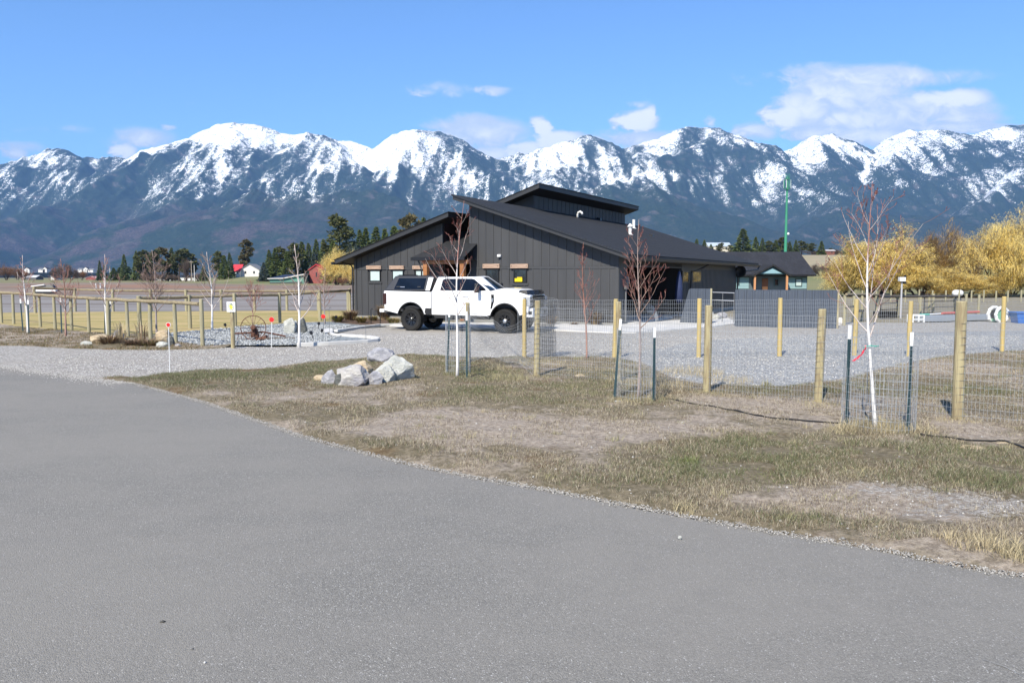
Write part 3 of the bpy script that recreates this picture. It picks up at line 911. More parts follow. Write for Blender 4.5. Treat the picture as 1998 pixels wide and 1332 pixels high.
# grass blades -------------------------------------------------------------------
M_BLADE = vcol_mat('grass_blade', 0.8, 0.25)
def blades(name, X, Y, Z, hgt, wid, cols, lean=0.6, seed=3, label=None):
    g = np.random.RandomState(seed)
    n = len(X)
    th = g.rand(n) * 2 * np.pi
    wd = wid * (0.6 + 0.8 * g.rand(n))
    h = hgt * (0.45 + 0.9 * g.rand(n))
    ln = lean * h * (0.2 + 1.1 * g.rand(n))
    la = g.rand(n) * 2 * np.pi
    lx, ly = np.cos(la) * ln, np.sin(la) * ln
    dx, dy = np.cos(th) * wd / 2, np.sin(th) * wd / 2
    v0 = np.stack([X - dx, Y - dy, Z - 0.01], -1); v1 = np.stack([X + dx, Y + dy, Z - 0.01], -1)
    v2 = np.stack([X + lx * .4 + dx * .7, Y + ly * .4 + dy * .7, Z + h * .62], -1)
    v3 = np.stack([X + lx * .4 - dx * .7, Y + ly * .4 - dy * .7, Z + h * .62], -1)
    v4 = np.stack([X + lx, Y + ly, Z + h * (1.0 - 0.25 * lean * g.rand(n))], -1)
    V = np.stack([v0, v1, v2, v3, v4], 1).reshape(-1, 3)
    b = np.arange(n)[:, None] * 5
    tri = np.concatenate([b + np.array([[0, 1, 2]]), b + np.array([[0, 2, 3]]), b + np.array([[3, 2, 4]])], 0)
    C = np.repeat(cols, 5, 0)
    return mesh_np(name, V, tri, M_BLADE, cols=C, kind='stuff')

g = np.random.RandomState(5)
def scatter_verge():
    N = 1600000
    # denser close to the lens, where single blades show
    Yc = 6 + 15.5 * g.rand(N) ** 1.25
    Xc = -8.5 + (g.rand(N) * (Yc * 0.68 + 9.6))
    cl = fbm(Xc * 2.3, Yc * 2.3, 4)
    T = turfness(Xc, Yc)
    keep = in_poly(Xc, Yc, verge_poly) & (g.rand(N) < np.clip((T - 0.12) * 1.15, 0.16, 1) * sstep(cl, 0.30, 0.62) * 1.2)
    keep &= (dist_line(Xc, Yc, road_line) > 0.10 + 0.15 * g.rand(N)) & (g.rand(N) > gravelness(Xc, Yc) * 0.9)
    Xc, Yc, T = Xc[keep], Yc[keep], T[keep]
    Z = verge_z(Xc, Yc)
    n = len(Xc)
    grn = sstep(T + 0.55 * (fbm(Xc * 1.1 + 8, Yc * 1.1, 4) - 0.5) + 0.35 * (g.rand(n) - 0.5), 0.55, 0.85)
    straw = np.array([0.36, 0.31, 0.21]); pale = np.array([0.50, 0.44, 0.34]); green = np.array([0.16, 0.185, 0.09]); olive = np.array([0.20, 0.18, 0.10]); brown = np.array([0.17, 0.125, 0.09])
    r1, r2 = g.rand(n, 1), g.rand(n, 1)
    dry = np.where(r1 < 0.3, pale, np.where(r1 < 0.72, straw, brown)) * (0.75 + 0.5 * r2)
    liv = np.where(r2 < 0.6, green, olive) * (0.75 + 0.5 * r1)
    pick = (g.rand(n) < grn * 0.6)[:, None]
    blades('grass', Xc, Yc, Z, np.where(pick[:, 0], 0.044, 0.030) * (0.7 + 1.1 * fbm(Xc * 1.5, Yc * 1.5 + 4, 3)), 0.0020 + 0.00020 * Yc, np.where(pick, liv, dry), lean=1.15)
    print('blades', n)
scatter_verge()

def tufts(name, spots, seed=8, mat_cols=None):
    """dry bunches: (x, y, radius, height, count, greenness)"""
    X, Y, Hh, C = [], [], [], []
    gg = np.random.RandomState(seed)
    for (x, y, r_, h, n, gr) in spots:
        a = gg.rand(n) * 6.283; rad = r_ * np.sqrt(gg.rand(n))
        X.append(x + rad * np.cos(a)); Y.append(y + rad * np.sin(a)); Hh.append(np.full(n, h))
        base = np.array([0.50, 0.42, 0.27]) * (1 - gr) + np.array([0.16, 0.20, 0.06]) * gr
        C.append(base * (0.6 + 0.7 * gg.rand(n, 1)))
    X = np.concatenate(X); Y = np.concatenate(Y)
    return blades(name, X, Y, np.zeros(len(X)) + 0.02, np.concatenate(Hh), 0.0055, np.concatenate(C), lean=0.8, seed=seed)
sp_ = []
for px, py, r_, h, n, gr in [(1690, 850, .35, .20, 500, .05), (1730, 845, .35, .18, 500, .1), (1640, 850, .25, .14, 300, .1), (1790, 850, .25, .14, 260, .0), (1225, 790, .4, .12, 500, .1), (1290, 785, .3, .12, 350, .1),
                             (1345, 912, .10, .11, 160, .9), (1890, 1075, .16, .13, 260, .0), (1960, 1085, .22, .14, 380, .05), (1840, 1065, .1, .1, 120, .0), (1990, 1100, .14, .12, 200, .1),
                             (1600, 795, .35, .10, 300, .2), (1870, 830, .3, .1, 260, .1), (1380, 775, .3, .09, 240, .1), (1050, 742, .4, .09, 300, .3), (1450, 945, .5, .07, 700, .9), (1380, 930, .4, .07, 500, .85),
                             (1340, 1000, .12, .09, 120, .1), (985, 745, .5, .16, 500, .35), (960, 725, .4, .15, 300, .2), (1230, 755, .5, .18, 500, .1), (1350, 730, .7, .16, 600, .0), (1420, 745, .5, .12, 300, .0),
                             (1180, 735, .8, .14, 500, .1), (1060, 715, .7, .13, 500, .15), (900, 735, .4, .12, 300, .5), (1300, 760, .5, .2, 500, .0)]:
    x_, y_ = G(px, py); sp_.append((x_, y_, r_, h, n, gr))
for k in range(210):
    yy_ = 6.5 + 13.5 * rnd.random(); xx_ = -6 + rnd.random() * (yy_ * 0.68 + 6)
    if in_poly(np.array([xx_]), np.array([yy_]), verge_poly)[0] and dist_line(np.array([xx_]), np.array([yy_]), road_line)[0] > 0.25:
        sp_.append((xx_, yy_, 0.05 + 0.12 * rnd.random(), 0.05 + 0.08 * rnd.random(), 45, rnd.random() * 0.6))
tufts('dry_grass', sp_)

# left verge: sparse short turf
Nn = 60000
Yc = 20.5 + 11 * g.rand(Nn); Xc = -24 + 15 * g.rand(Nn)
kp = in_poly(Xc, Yc, vl_poly) & (g.rand(Nn) < sstep(fbm(Xc * 1.5, Yc * 1.5, 4), 0.35, 0.6))
Xc, Yc = Xc[kp], Yc[kp]
cc = np.where(g.rand(len(Xc), 1) < 0.6, np.array([0.24, 0.175, 0.10]), np.array([0.15, 0.14, 0.06])) * (0.6 + 0.8 * g.rand(len(Xc), 1))
blades('grass', Xc, Yc, np.full(len(Xc), 0.03), 0.06, 0.012, cc, lean=1.0, seed=13)

# loose stones: road shoulder, lot and verge --------------------------------------
M_STONE = vcol_mat('loose_stone', 0.9)
def stones(name, X, Y, Z, sz, cols, seed=4):
    gg = np.random.RandomState(seed)
    n = len(X)
    base = np.array([[1, 0, 0], [0, 1, 0], [-1, 0, 0], [0, -1, 0], [0, 0, 1], [0, 0, -1]], float)
    V = base[None] * (0.6 + 0.8 * gg.rand(n, 6, 1)) * sz[:, None, None]
    V[:, :, 2] *= 0.7
    a = gg.rand(n) * 6.283; c, s_ = np.cos(a), np.sin(a)
    x = V[:, :, 0] * c[:, None] - V[:, :, 1] * s_[:, None]; y = V[:, :, 0] * s_[:, None] + V[:, :, 1] * c[:, None]
    V = np.stack([x + X[:, None], y + Y[:, None], V[:, :, 2] + (Z + sz * 0.25)[:, None]], -1).reshape(-1, 3)
    F = np.array([[0, 1, 4], [1, 2, 4], [2, 3, 4], [3, 0, 4], [1, 0, 5], [2, 1, 5], [3, 2, 5], [0, 3, 5]])
    F = (np.arange(n)[:, None, None] * 6 + F[None]).reshape(-1, 3)
    return mesh_np(name, V, F, M_STONE, cols=np.repeat(cols, 6, 0), kind='stuff')
# along the road edge
N = 15000
seg = np.array(road_line[3:]); d_ = np.hypot(*(seg[1:] - seg[:-1]).T); cum = np.concatenate([[0], np.cumsum(d_)])
s_ = g.rand(N) * cum[-1]; k_ = np.clip(np.searchsorted(cum, s_) - 1, 0, len(d_) - 1); f_ = (s_ - cum[k_]) / d_[k_]
pt = seg[k_] + (seg[k_ + 1] - seg[k_]) * f_[:, None]
nrm = np.stack([-(seg[k_ + 1] - seg[k_])[:, 1], (seg[k_ + 1] - seg[k_])[:, 0]], -1) / d_[k_][:, None]
if nrm[:, 1].mean() < 0: nrm = -nrm
off = 0.03 + g.randn(N) * 0.040 + 0.05 * (fbm(pt[:, 0] * 1.3, pt[:, 1] * 1.3, 3) - 0.5)
pt = pt + nrm * off[:, None]
cl_ = np.array([0.33, 0.315, 0.29]) * (0.55 + 0.75 * g.rand(N, 1))
stones('gravel', pt[:, 0], pt[:, 1], np.full(N, 0.014), 0.0045 + 0.008 * g.rand(N) ** 2, cl_)
# crumbs carried from the drive onto the mat
N = 5200
a_, b_ = np.array(re_[0]), np.array(re_[3]); s_ = g.rand(N) * 1.5 - 0.5
pt = a_ + (b_ - a_) * s_[:, None]; pt[:, 1] -= np.abs(g.randn(N)) * 0.28 - 0.05; pt[:, 0] += g.randn(N) * 0.1
stones('gravel', pt[:, 0], pt[:, 1], np.full(N, 0.014), 0.005 + 0.009 * g.rand(N) ** 2, np.array([0.48, 0.46, 0.43]) * (0.55 + 0.75 * g.rand(N, 1)), 14)
# scattered over verge and lot
N = 16000
Yc = 6 + 15 * g.rand(N); Xc = -7 + g.rand(N) * (Yc * 0.68 + 7)
gr_ = gravelness(Xc, Yc)
kp = in_poly(Xc, Yc, verge_poly) & (g.rand(N) < 0.08 + gr_ * 1.2)
Xc, Yc = Xc[kp], Yc[kp]
stones('gravel', Xc, Yc, verge_z(Xc, Yc), 0.006 + 0.012 * g.rand(len(Xc)) ** 3, np.array([0.40, 0.385, 0.36]) * (0.5 + 0.9 * g.rand(len(Xc), 1)), 6)
N = 52000
Yc = 14 + 14 * g.rand(N); Xc = -12 + g.rand(N) * 30
kp = in_poly(Xc, Yc, lot) & ~in_poly(Xc, Yc, verge_poly) & ~in_poly(Xc, Yc, road_poly)
Xc, Yc = Xc[kp], Yc[kp]
stones('gravel', Xc, Yc, np.full(len(Xc), 0.004), 0.007 + 0.014 * g.rand(len(Xc)) ** 2, np.array([0.52, 0.50, 0.47]) * (0.5 + 0.8 * g.rand(len(Xc), 1)), 7)
N = 16000
Yc = 24 + 10 * g.rand(N); Xc = -16 + g.rand(N) * 10
kp = in_poly(Xc, Yc, gp([(395, 676), (340, 668), (300, 657), (340, 649), (560, 630), (700, 630), (640, 652), (735, 662), (600, 673)]))
Xc, Yc = Xc[kp], Yc[kp]
stones('landscape_rock', Xc, Yc, np.full(len(Xc), 0.01), 0.020 + 0.032 * g.rand(len(Xc)) ** 2, np.array([0.34, 0.355, 0.36]) * (0.55 + 0.7 * g.rand(len(Xc), 1)), 8)
# a few pebbles and crumbs lying on the asphalt
pb = [(232, 735, .012, 1), (450, 810, .014, .9), (345, 820, .008, .6), (400, 1297, .010, 1.2), (375, 1270, .008, .3), (318, 1217, .016, .15), (264, 770, .009, 1), (700, 885, .01, 1), (715, 870, .01, .9), (287, 798, .008, 1),
      (1745, 1290, .008, .6), (1310, 1003, .007, .2), (620, 1000, .006, .5), (1200, 1180, .005, 1), (866, 935, .008, 1)]
X = np.array([G(p[0], p[1])[0] for p in pb]); Y = np.array([G(p[0], p[1])[1] for p in pb])
stones('gravel', X, Y, np.full(len(pb), 0.013), np.array([p[2] for p in pb]), np.array([[0.42, 0.41, 0.39]]) * np.array([[p[3]] for p in pb]), 9)

# pale arcs scraped into the asphalt
M_SCUFF = simple('pale_scrape', (0.34, 0.33, 0.31), (0.24, 0.235, 0.22), 60, 0.9, world=True, lo=0.45, hi=0.5)
ROAD_O = [o for o in COL.objects if o.name.startswith('road')][0]
for (pl_, w_) in (([(682, 929), (715, 930), (750, 929)], 0.006), ([(705, 919), (745, 919), (800, 923)], 0.005), ([(1915, 1290), (1960, 1305), (1998, 1325)], 0.006), ([(690, 932), (760, 933)], 0.004)):
    pp = [G(a, b) for a, b in pl_]; vs = []
    for i, (x_, y_) in enumerate(pp):
        d_ = Vector(pp[min(i + 1, len(pp) - 1)]) - Vector(pp[max(i - 1, 0)]); d_.normalize(); k_ = 1.0 if 0 < i < len(pp) - 1 else 0.25
        vs += [(x_ - d_.y * w_ * k_, y_ + d_.x * w_ * k_, 0.0165), (x_ + d_.y * w_ * k_, y_ - d_.x * w_ * k_, 0.0165)]
    mb = MB(); mb.face_block(vs, [(2 * i, 2 * i + 1, 2 * i + 3, 2 * i + 2) for i in range(len(pp) - 1)])
    mb.build('scuff_mark', M_SCUFF, ROAD_O)
# ================================================================== the dark house
M_SIDE = simple('charcoal_siding', (0.040, 0.041, 0.044), (0.048, 0.049, 0.052), 1.3, 0.65, bump=0.12, bscale=30, stretch=(1, 1, 0.25))
M_TRIM = simple('charcoal_trim', (0.046, 0.047, 0.050), None, rough=0.6)
M_BLACK = simple('black_metal_trim', (0.010, 0.010, 0.012), None, rough=0.45)
M_SOFFIT = simple('dark_soffit', (0.012, 0.010, 0.010), (0.018, 0.014, 0.013), 2, 0.6, stretch=(8, 0.5, 1))
M_BEAM = simple('orange_brown_beam', (0.26, 0.105, 0.035), (0.36, 0.16, 0.06), 2.5, 0.6, stretch=(0.5, 1, 6), bump=0.2)
M_LINTEL = simple('weathered_timber_lintel', (0.30, 0.20, 0.145), (0.44, 0.31, 0.23), 5, 0.8, stretch=(0.5, 1, 6), bump=0.4)
M_WHITE = simple('white_paint', (0.72, 0.72, 0.71), None, rough=0.45)
M_WFRAME = simple('black_window_frame', (0.012, 0.012, 0.013), None, rough=0.4)
M_FROST = simple('frosted_blind', (0.42, 0.52, 0.51), (0.48, 0.58, 0.57), 4, 0.35, stretch=(1, 1, 8))
M_METALSIDE = simple('dark_ribbed_metal', (0.034, 0.036, 0.042), (0.040, 0.043, 0.050), 1, 0.5, metal=0.2)

def glass_mat(name, col, rough=0.04, spec=0.9):
    def f(n, b):
        pos = n.add('ShaderNodeTexCoord').outputs['Object']
        c = n.mix(n.ramp(n.noise(pos, 1.3, 3), 0.4, 0.6), col, tuple(x_ * 0.5 for x_ in col))
        n.put(b.inputs['Base Color'], c)
        b.inputs['Roughness'].default_value = rough
        b.inputs['Specular IOR Level'].default_value = spec
    return pmat(name, f)
M_GLASS = glass_mat('dark_window_glass', (0.015, 0.018, 0.022))

def shingle_mat(name, a, b_, course=0.145, rot=0.0):
    def f(n, b):
        pos = n.add('ShaderNodeTexCoord').outputs['Object']
        x_, y_, z_ = n.sep(pos)
        st = n.add('ShaderNodeTexBrick')
        cmb_ = n.add('ShaderNodeCombineXYZ')
        n.put(cmb_.inputs[0], y_); n.put(cmb_.inputs[1], x_)
        n.put(st.inputs['Vector'], cmb_.outputs[0])
        st.inputs['Scale'].default_value = 1.0
        st.inputs['Brick Width'].default_value = 0.32
        st.inputs['Row Height'].default_value = course
        st.inputs['Mortar Size'].default_value = 0.008
        st.inputs['Color1'].default_value = (*a, 1); st.inputs['Color2'].default_value = (*b_, 1)
        st.inputs['Mortar'].default_value = (*[c_ * 0.55 for c_ in a], 1)
        nz_ = n.noise(pos, 60, 3, 0.7)
        big = n.noise(pos, 0.7, 4)
        c = n.mix(n.ramp(nz_, 0.4, 0.7, 0, 0.5), st.outputs['Color'], tuple(c_ * 1.6 for c_ in b_))
        c = n.mix(n.ramp(big, 0.4, 0.65, 0, 0.3), c, tuple(c_ * 0.8 for c_ in a))
        n.put(b.inputs['Base Color'], c)
        b.inputs['Roughness'].default_value = 0.9
        b.inputs['Specular IOR Level'].default_value = 0.3
        bp = n.add('ShaderNodeBump'); bp.inputs['Strength'].default_value = 0.5; bp.inputs['Distance'].default_value = 0.01
        n.put(bp.inputs['Height'], st.outputs['Fac']); bp.invert = True
        n.l.new(bp.outputs[0], b.inputs['Normal'])
    return pmat(name, f)
M_SHINGLE = shingle_mat('dark_roof_shingles', (0.015, 0.0155, 0.0175), (0.025, 0.026, 0.029))

TH = R(28.5)
HC = G(1205, 635)
HOUSE = empty('house', (HC[0], HC[1], 0), -TH, 'charcoal board and batten house with two opposed shed roofs behind the white pickup', 'house')

def to_local(X, Y):
    dx, dy = X - HC[0], Y - HC[1]
    return (dx * math.cos(TH) - dy * math.sin(TH), dx * math.sin(TH) + dy * math.cos(TH))
def to_world(lx, ly):
    return (HC[0] + lx * math.cos(TH) + ly * math.sin(TH), HC[1] - lx * math.sin(TH) + ly * math.cos(TH))
def on_front(px, py, yl=0.0):
    d = ray(px, py); s_, c_ = math.sin(TH), math.cos(TH)
    t_ = (yl + HC[0] * s_ + HC[1] * c_) / (d[0] * s_ + d[1] * c_)
    return to_local(d[0] * t_, d[1] * t_)[0], CAM_Z + d[2] * t_
def on_side(px, py, xl=0.0):
    d = ray(px, py); s_, c_ = math.sin(TH), math.cos(TH)
    t_ = (xl + HC[0] * c_ - HC[1] * s_) / (d[0] * c_ - d[1] * s_)
    return to_local(d[0] * t_, d[1] * t_)[1], CAM_Z + d[2] * t_

def roof_main(x): return 3.05 - 0.33 * x          # underside of the right-hand slope
def roof_left(x): return 3.00 + 0.31 * (x + 14.45)

# walls
def siding_wall(x0, x1, y0, top, parent, openings, pitch=0.413, base=0.12, band=2.5):
    """front wall: backing panel with boards between battens, cut round the openings"""
    wall = MB()
    wall.prism([(x0, base - 0.1), (x1, base - 0.1), (x1, top(x1)), (x0, top(x0))], y0 + 0.03, y0 + 0.20, 'y')
    wo = wall.build('wall', M_SIDE, parent)
    n = max(1, round((x1 - x0) / pitch)); w_ = (x1 - x0) / n
    for i in range(n):
        a, b_ = x0 + i * w_, x0 + (i + 1) * w_
        def piece(z0a, z0b, z1a, z1b):
            m = MB(); e = 0.004 * rnd.random()
            m.prism([(a + 0.004, z0a), (b_ - 0.004, z0b), (b_ - 0.004, z1b), (a + 0.004, z1a)], y0 + 0.004 - e, y0 + 0.029, 'y')
            m.build('board', M_SIDE, wo)
        segs = [(base, band - 0.04)]
        for (ox0, ox1, oz0, oz1) in openings:
            if ox1 > a and ox0 < b_:
                segs = [s for (p_, q_) in segs for s in ((p_, min(q_, oz0)), (max(p_, oz1), q_)) if s[1] - s[0] > 0.03]
        for p_, q_ in segs: piece(p_, p_, q_, q_)
        piece(band + 0.06, band + 0.06, top(a), top(b_))
    for i in range(n + 1):
        a = x0 + i * w_
        hw = 0.026 if 0 < i < n else 0.05
        t_ = min(top(a - hw), top(a + hw))
        segs = [(base, band - 0.04), (band + 0.06, t_)]
        for (ox0, ox1, oz0, oz1) in openings:
            if ox0 - 0.03 < a < ox1 + 0.03:
                segs = [s for (p_, q_) in segs for s in ((p_, min(q_, oz0)), (max(p_, oz1), q_)) if s[1] - s[0] > 0.05]
        for p_, q_ in segs:
            m = MB(); m.box(a - hw, a + hw, y0 - 0.022, y0 - 0.002, p_, q_); m.build('batten', M_TRIM, wo)
    m = MB(); m.box(x0, x1, y0 - 0.018, y0 + 0.028, band - 0.035, band + 0.055); m.build('band_board', M_TRIM, wo)
    return wo

def window(parent, x0, x1, z0, z1, y0, pane, sill=True, fw=0.05):
    m = MB()
    m.box(x0, x1, y0 - 0.03, y0 + 0.05, z1 - fw, z1); m.box(x0, x1, y0 - 0.03, y0 + 0.05, z0, z0 + fw)
    m.box(x0, x0 + fw, y0 - 0.03, y0 + 0.05, z0 + fw, z1 - fw); m.box(x1 - fw, x1, y0 - 0.03, y0 + 0.05, z0 + fw, z1 - fw)
    wo = m.build('window', M_WFRAME, parent)
    m = MB(); m.box(x0 + fw, x1 - fw, y0 - 0.008, y0 + 0.002, z0 + fw, z1 - fw); m.build('pane', pane, wo)
    if sill:
        m = MB(); m.box(x0 - 0.08, x1 + 0.08, y0 - 0.035, y0 - 0.001, z0 - 0.10, z0 - 0.01); m.build('sill', M_TRIM, wo)
    return wo

WL = [(on_front(722, 547)[0], on_front(743, 547)[0]), (on_front(766, 547)[0], on_front(788, 547)[0]), (on_front(811, 547)[0], on_front(833, 547)[0])]
WR = [(on_front(948, 550)[0], on_front(973.5, 550)[0]), (on_front(1002.5, 550)[0], on_front(1028, 550)[0])]
op_l = [(a, b_, 1.86, 2.44) for a, b_ in WL]
op_r = [(a, b_, 1.82, 2.46) for a, b_ in WR]
left_wall = siding_wall(-14.45, -9.06, 0.0, roof_left, HOUSE, op_l)
main_wall = siding_wall(-7.44, 0.0, 0.0, roof_main, HOUSE, op_r)
for (a, b_) in WL:
    window(HOUSE, a, b_, 1.86, 2.44, -0.01, M_FROST)
for i, (a, b_) in enumerate(WR):
    window(HOUSE, a, b_, 1.82, 2.46, -0.01, M_GLASS)
for (p0, p1, y0_, y1_) in [(716.5, 745, 518.4, 525.3), (761.5, 789.5, 518.4, 525.3), (806.5, 835, 518.4, 525.3), (943.5, 976, 515, 523.3), (997.5, 1031.5, 515, 523.3)]:
    a, z1_ = on_front(p0, y0_); b_, z0_ = on_front(p1, y1_)
    m = MB(); m.box(a, b_, -0.10, -0.024, z0_, z1_)
    lo_ = m.build('lintel', M_LINTEL, HOUSE, bevel=0.008)
    for bx in (a + 0.07, b_ - 0.07):
        m = MB(); m.lathe([(0.018, -0.112), (0.018, -0.099)], 'y', 8, (bx, 0, (z0_ + z1_) / 2))
        m.build('bolt', M_BLACK, lo_)
# foundation
m = MB(); m.box(-14.47, -9.05, -0.01, 0.24, -0.05, 0.11); m.box(-7.45, 0.01, -0.01, 0.24, -0.05, 0.11); m.box(-0.22, 0.012, 0.245, 22.3, -0.05, 0.11)
m.build('foundation', simple('grey_foundation', (0.22, 0.22, 0.21), None), HOUSE)
# corner trim
for cx0, cx1, tp in [(-0.11, 0.022, roof_main(0.0) - 0.02), (-14.475, -14.34, roof_left(-14.45) - 0.02)]:
    m = MB(); m.box(cx0, cx1, -0.045, -0.024, 0.1, tp); m.build('corner_trim', M_TRIM, HOUSE)

M_FASC = simple('charcoal_fascia', (0.026, 0.027, 0.030), None, rough=0.55)
# roofs ---------------------------------------------------------------
def slab(name, x0, x1, zf, y0, y1, th=0.24, parent=HOUSE):
    """sloping roof: deck with shingles on top, dark fascia and wood soffit below"""
    m = MB()
    m.prism([(x0, zf(x0) + th - 0.03), (x1, zf(x1) + th - 0.03), (x1, zf(x1) + th), (x0, zf(x0) + th)], y0, y1, 'y')
    r_ = m.build('roof', M_SHINGLE, parent)
    m = MB()
    e = 0.035
    m.prism([(x0 + e, zf(x0 + e) + 0.006), (x1 - e, zf(x1 - e) + 0.006), (x1 - e, zf(x1 - e) + th - 0.032), (x0 + e, zf(x0 + e) + th - 0.032)], y0 + e, y0 + e + 0.03, 'y')
    m.prism([(x0 + e, zf(x0 + e) + 0.006), (x1 - e, zf(x1 - e) + 0.006), (x1 - e, zf(x1 - e) + th - 0.032), (x0 + e, zf(x0 + e) + th - 0.032)], y1 - e - 0.03, y1 - e, 'y')
    for xx in (x0 + e, x1 - e - 0.03):
        m.hexa([(xx, y0 + e + 0.031, zf(xx) + 0.006), (xx + 0.03, y0 + e + 0.031, zf(xx + 0.03) + 0.006), (xx + 0.03, y1 - e - 0.031, zf(xx + 0.03) + 0.006), (xx, y1 - e - 0.031, zf(xx) + 0.006),
                (xx, y0 + e + 0.031, zf(xx) + th - 0.032), (xx + 0.03, y0 + e + 0.031, zf(xx + 0.03) + th - 0.032), (xx + 0.03, y1 - e - 0.031, zf(xx + 0.03) + th - 0.032), (xx, y1 - e - 0.031, zf(xx) + th - 0.032)])
    m.build('fascia', M_FASC, r_)
    m = MB(); g_ = 0.07
    m.prism([(x0 + g_, zf(x0 + g_) + 0.02), (x1 - g_, zf(x1 - g_) + 0.02), (x1 - g_, zf(x1 - g_) + 0.05), (x0 + g_, zf(x0 + g_) + 0.05)], y0 + g_, y1 - g_, 'y')
    m.build('soffit', M_SOFFIT, r_)
    return r_
RM_ = slab('roof', -8.05, 0.72, lambda x: roof_main(x), -0.66, 26.3)
# drip flashing catches a thin line of light along the rake
m = MB()
m.prism([(-8.07, roof_main(-8.07) + 0.17), (0.735, roof_main(0.735) + 0.17), (0.735, roof_main(0.735) + 0.245), (-8.07, roof_main(-8.07) + 0.245)], -0.675, -0.662, 'y')
m.build('drip_edge', simple('dark_drip_edge', (0.040, 0.041, 0.044), None, rough=0.4, metal=0.5), RM_)
slab('roof', -15.30, -8.25, lambda x: roof_left(x) + 0.0, -0.66, 6.6)
def roof_back(x): return 6.90 + 0.32 * (x + 7.2)
slab('roof', -15.3, -7.15, roof_back, 6.7, 22.9, 0.27)
# walls of the rear and of the clerestory
m = MB()
m.prism([(-14.4, -0.05), (-8.0, -0.05), (-8.0, roof_back(-8.0)), (-14.4, roof_back(-14.4))], 7.6, 22.2, 'y')
m.build('wall', M_SIDE, HOUSE)
cw = MB(); cw.box(-8.0, -7.965, 7.62, 22.2, roof_main(-8.0) - 0.4, roof_back(-8.0) - 0.02)
cwo = cw.build('wall', M_SIDE, HOUSE)
for k in range(24):
    m = MB(); yy0 = 7.7 + k * 0.6; m.box(-7.962, -7.945, yy0, yy0 + 0.05, 5.9, roof_back(-7.95) - 0.02); m.build('batten', M_TRIM, cwo)
m = MB(); m.box(-8.05, -7.2, 22.22, 26.0, -0.05, 5.3); m.build('wall', M_SIDE, HOUSE)
# recess between the wings
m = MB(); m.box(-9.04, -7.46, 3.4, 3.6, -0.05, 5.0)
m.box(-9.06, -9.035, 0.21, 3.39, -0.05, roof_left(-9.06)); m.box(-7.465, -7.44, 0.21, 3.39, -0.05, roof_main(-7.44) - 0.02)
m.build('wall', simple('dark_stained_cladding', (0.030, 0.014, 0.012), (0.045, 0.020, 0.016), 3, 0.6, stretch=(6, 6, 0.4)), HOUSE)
window(HOUSE, -8.95, -8.45, 3.95, 4.75, 3.34, M_GLASS, sill=False)
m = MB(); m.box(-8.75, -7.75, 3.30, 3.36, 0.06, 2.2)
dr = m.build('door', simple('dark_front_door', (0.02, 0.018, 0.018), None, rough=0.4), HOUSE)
m = MB(); m.tube([(-8.65, 3.24, 1.0), (-8.65, 3.24, 1.15)], 0.012); m.build('handle', M_BLACK, dr)
# porch
PY0 = -1.15
ax, az_ = on_front(802, 500, PY0); bx_ = -7.05
px0, px1 = ax, bx_
zE, zR = 3.0, 4.05
m = MB()
# hip end to the left, ridge running in towards the recess
v_ = [(px0, PY0, zE), (px1, PY0, zE), (px1, 0.9, zR), (px0 + 1.25, 0.9, zR - 0.25), (px0, -0.03, zE), (px0 + 1.25, -0.03, zE + 0.72)]
m.face_block([(px0, PY0, zE), (px1, PY0, zE), (px1, -0.06, 3.62), (px0 + 0.95, -0.06, 3.62), (px0, -0.06, zE),
              (px0, PY0, zE + 0.02), (px1, PY0, zE + 0.02), (px1, -0.06, 3.66), (px0 + 0.95, -0.06, 3.66), (px0, -0.06, zE + 0.02)],
             [(0, 1, 2, 3), (0, 3, 4), (5, 6, 7, 8), (5, 8, 9), (0, 1, 6, 5), (1, 2, 7, 6), (2, 3, 8, 7), (3, 4, 9, 8), (4, 0, 5, 9)])
m.face_block([(-9.03, -0.06, 3.62), (-7.47, -0.06, 3.62), (-7.47, 1.9, 4.35), (-9.03, 1.9, 4.35), (-9.03, -0.06, 3.67), (-7.47, -0.06, 3.67), (-7.47, 1.9, 4.40), (-9.03, 1.9, 4.40)],
             [(3, 2, 1, 0), (4, 5, 6, 7), (0, 1, 5, 4), (1, 2, 6, 5), (2, 3, 7, 6), (3, 0, 4, 7)])
po = m.build('porch_roof', M_SHINGLE, HOUSE)
m = MB(); m.box(px0 - 0.01, px1, PY0 - 0.03, PY0 - 0.002, zE - 0.13, zE + 0.03); m.box(px0 - 0.03, px0 - 0.001, PY0, -0.06, zE - 0.13, zE + 0.02)
m.build('fascia', M_BLACK, po)
m = MB(); m.box(px0 + 0.02, px1 - 0.02, PY0 + 0.02, -0.06, zE - 0.12, zE - 0.09); m.build('soffit', M_SOFFIT, po)
bxl = on_front(826, 510, PY0 + 0.25)[0]
m = MB(); m.box(bxl, -7.0, PY0 + 0.15, PY0 + 0.35, 2.70, zE - 0.125); m.build('porch_beam', M_BEAM, HOUSE, bevel=0.01)
m = MB(); m.box(bxl + 0.05, bxl + 0.27, PY0 + 0.14, PY0 + 0.36, 0.05, 2.695); m.build('porch_post', M_BEAM, HOUSE, bevel=0.01)
m = MB(); m.box(-7.42, -7.20, PY0 + 0.14, PY0 + 0.36, 0.05, 2.695); m.build('porch_post', M_BEAM, HOUSE, bevel=0.01)
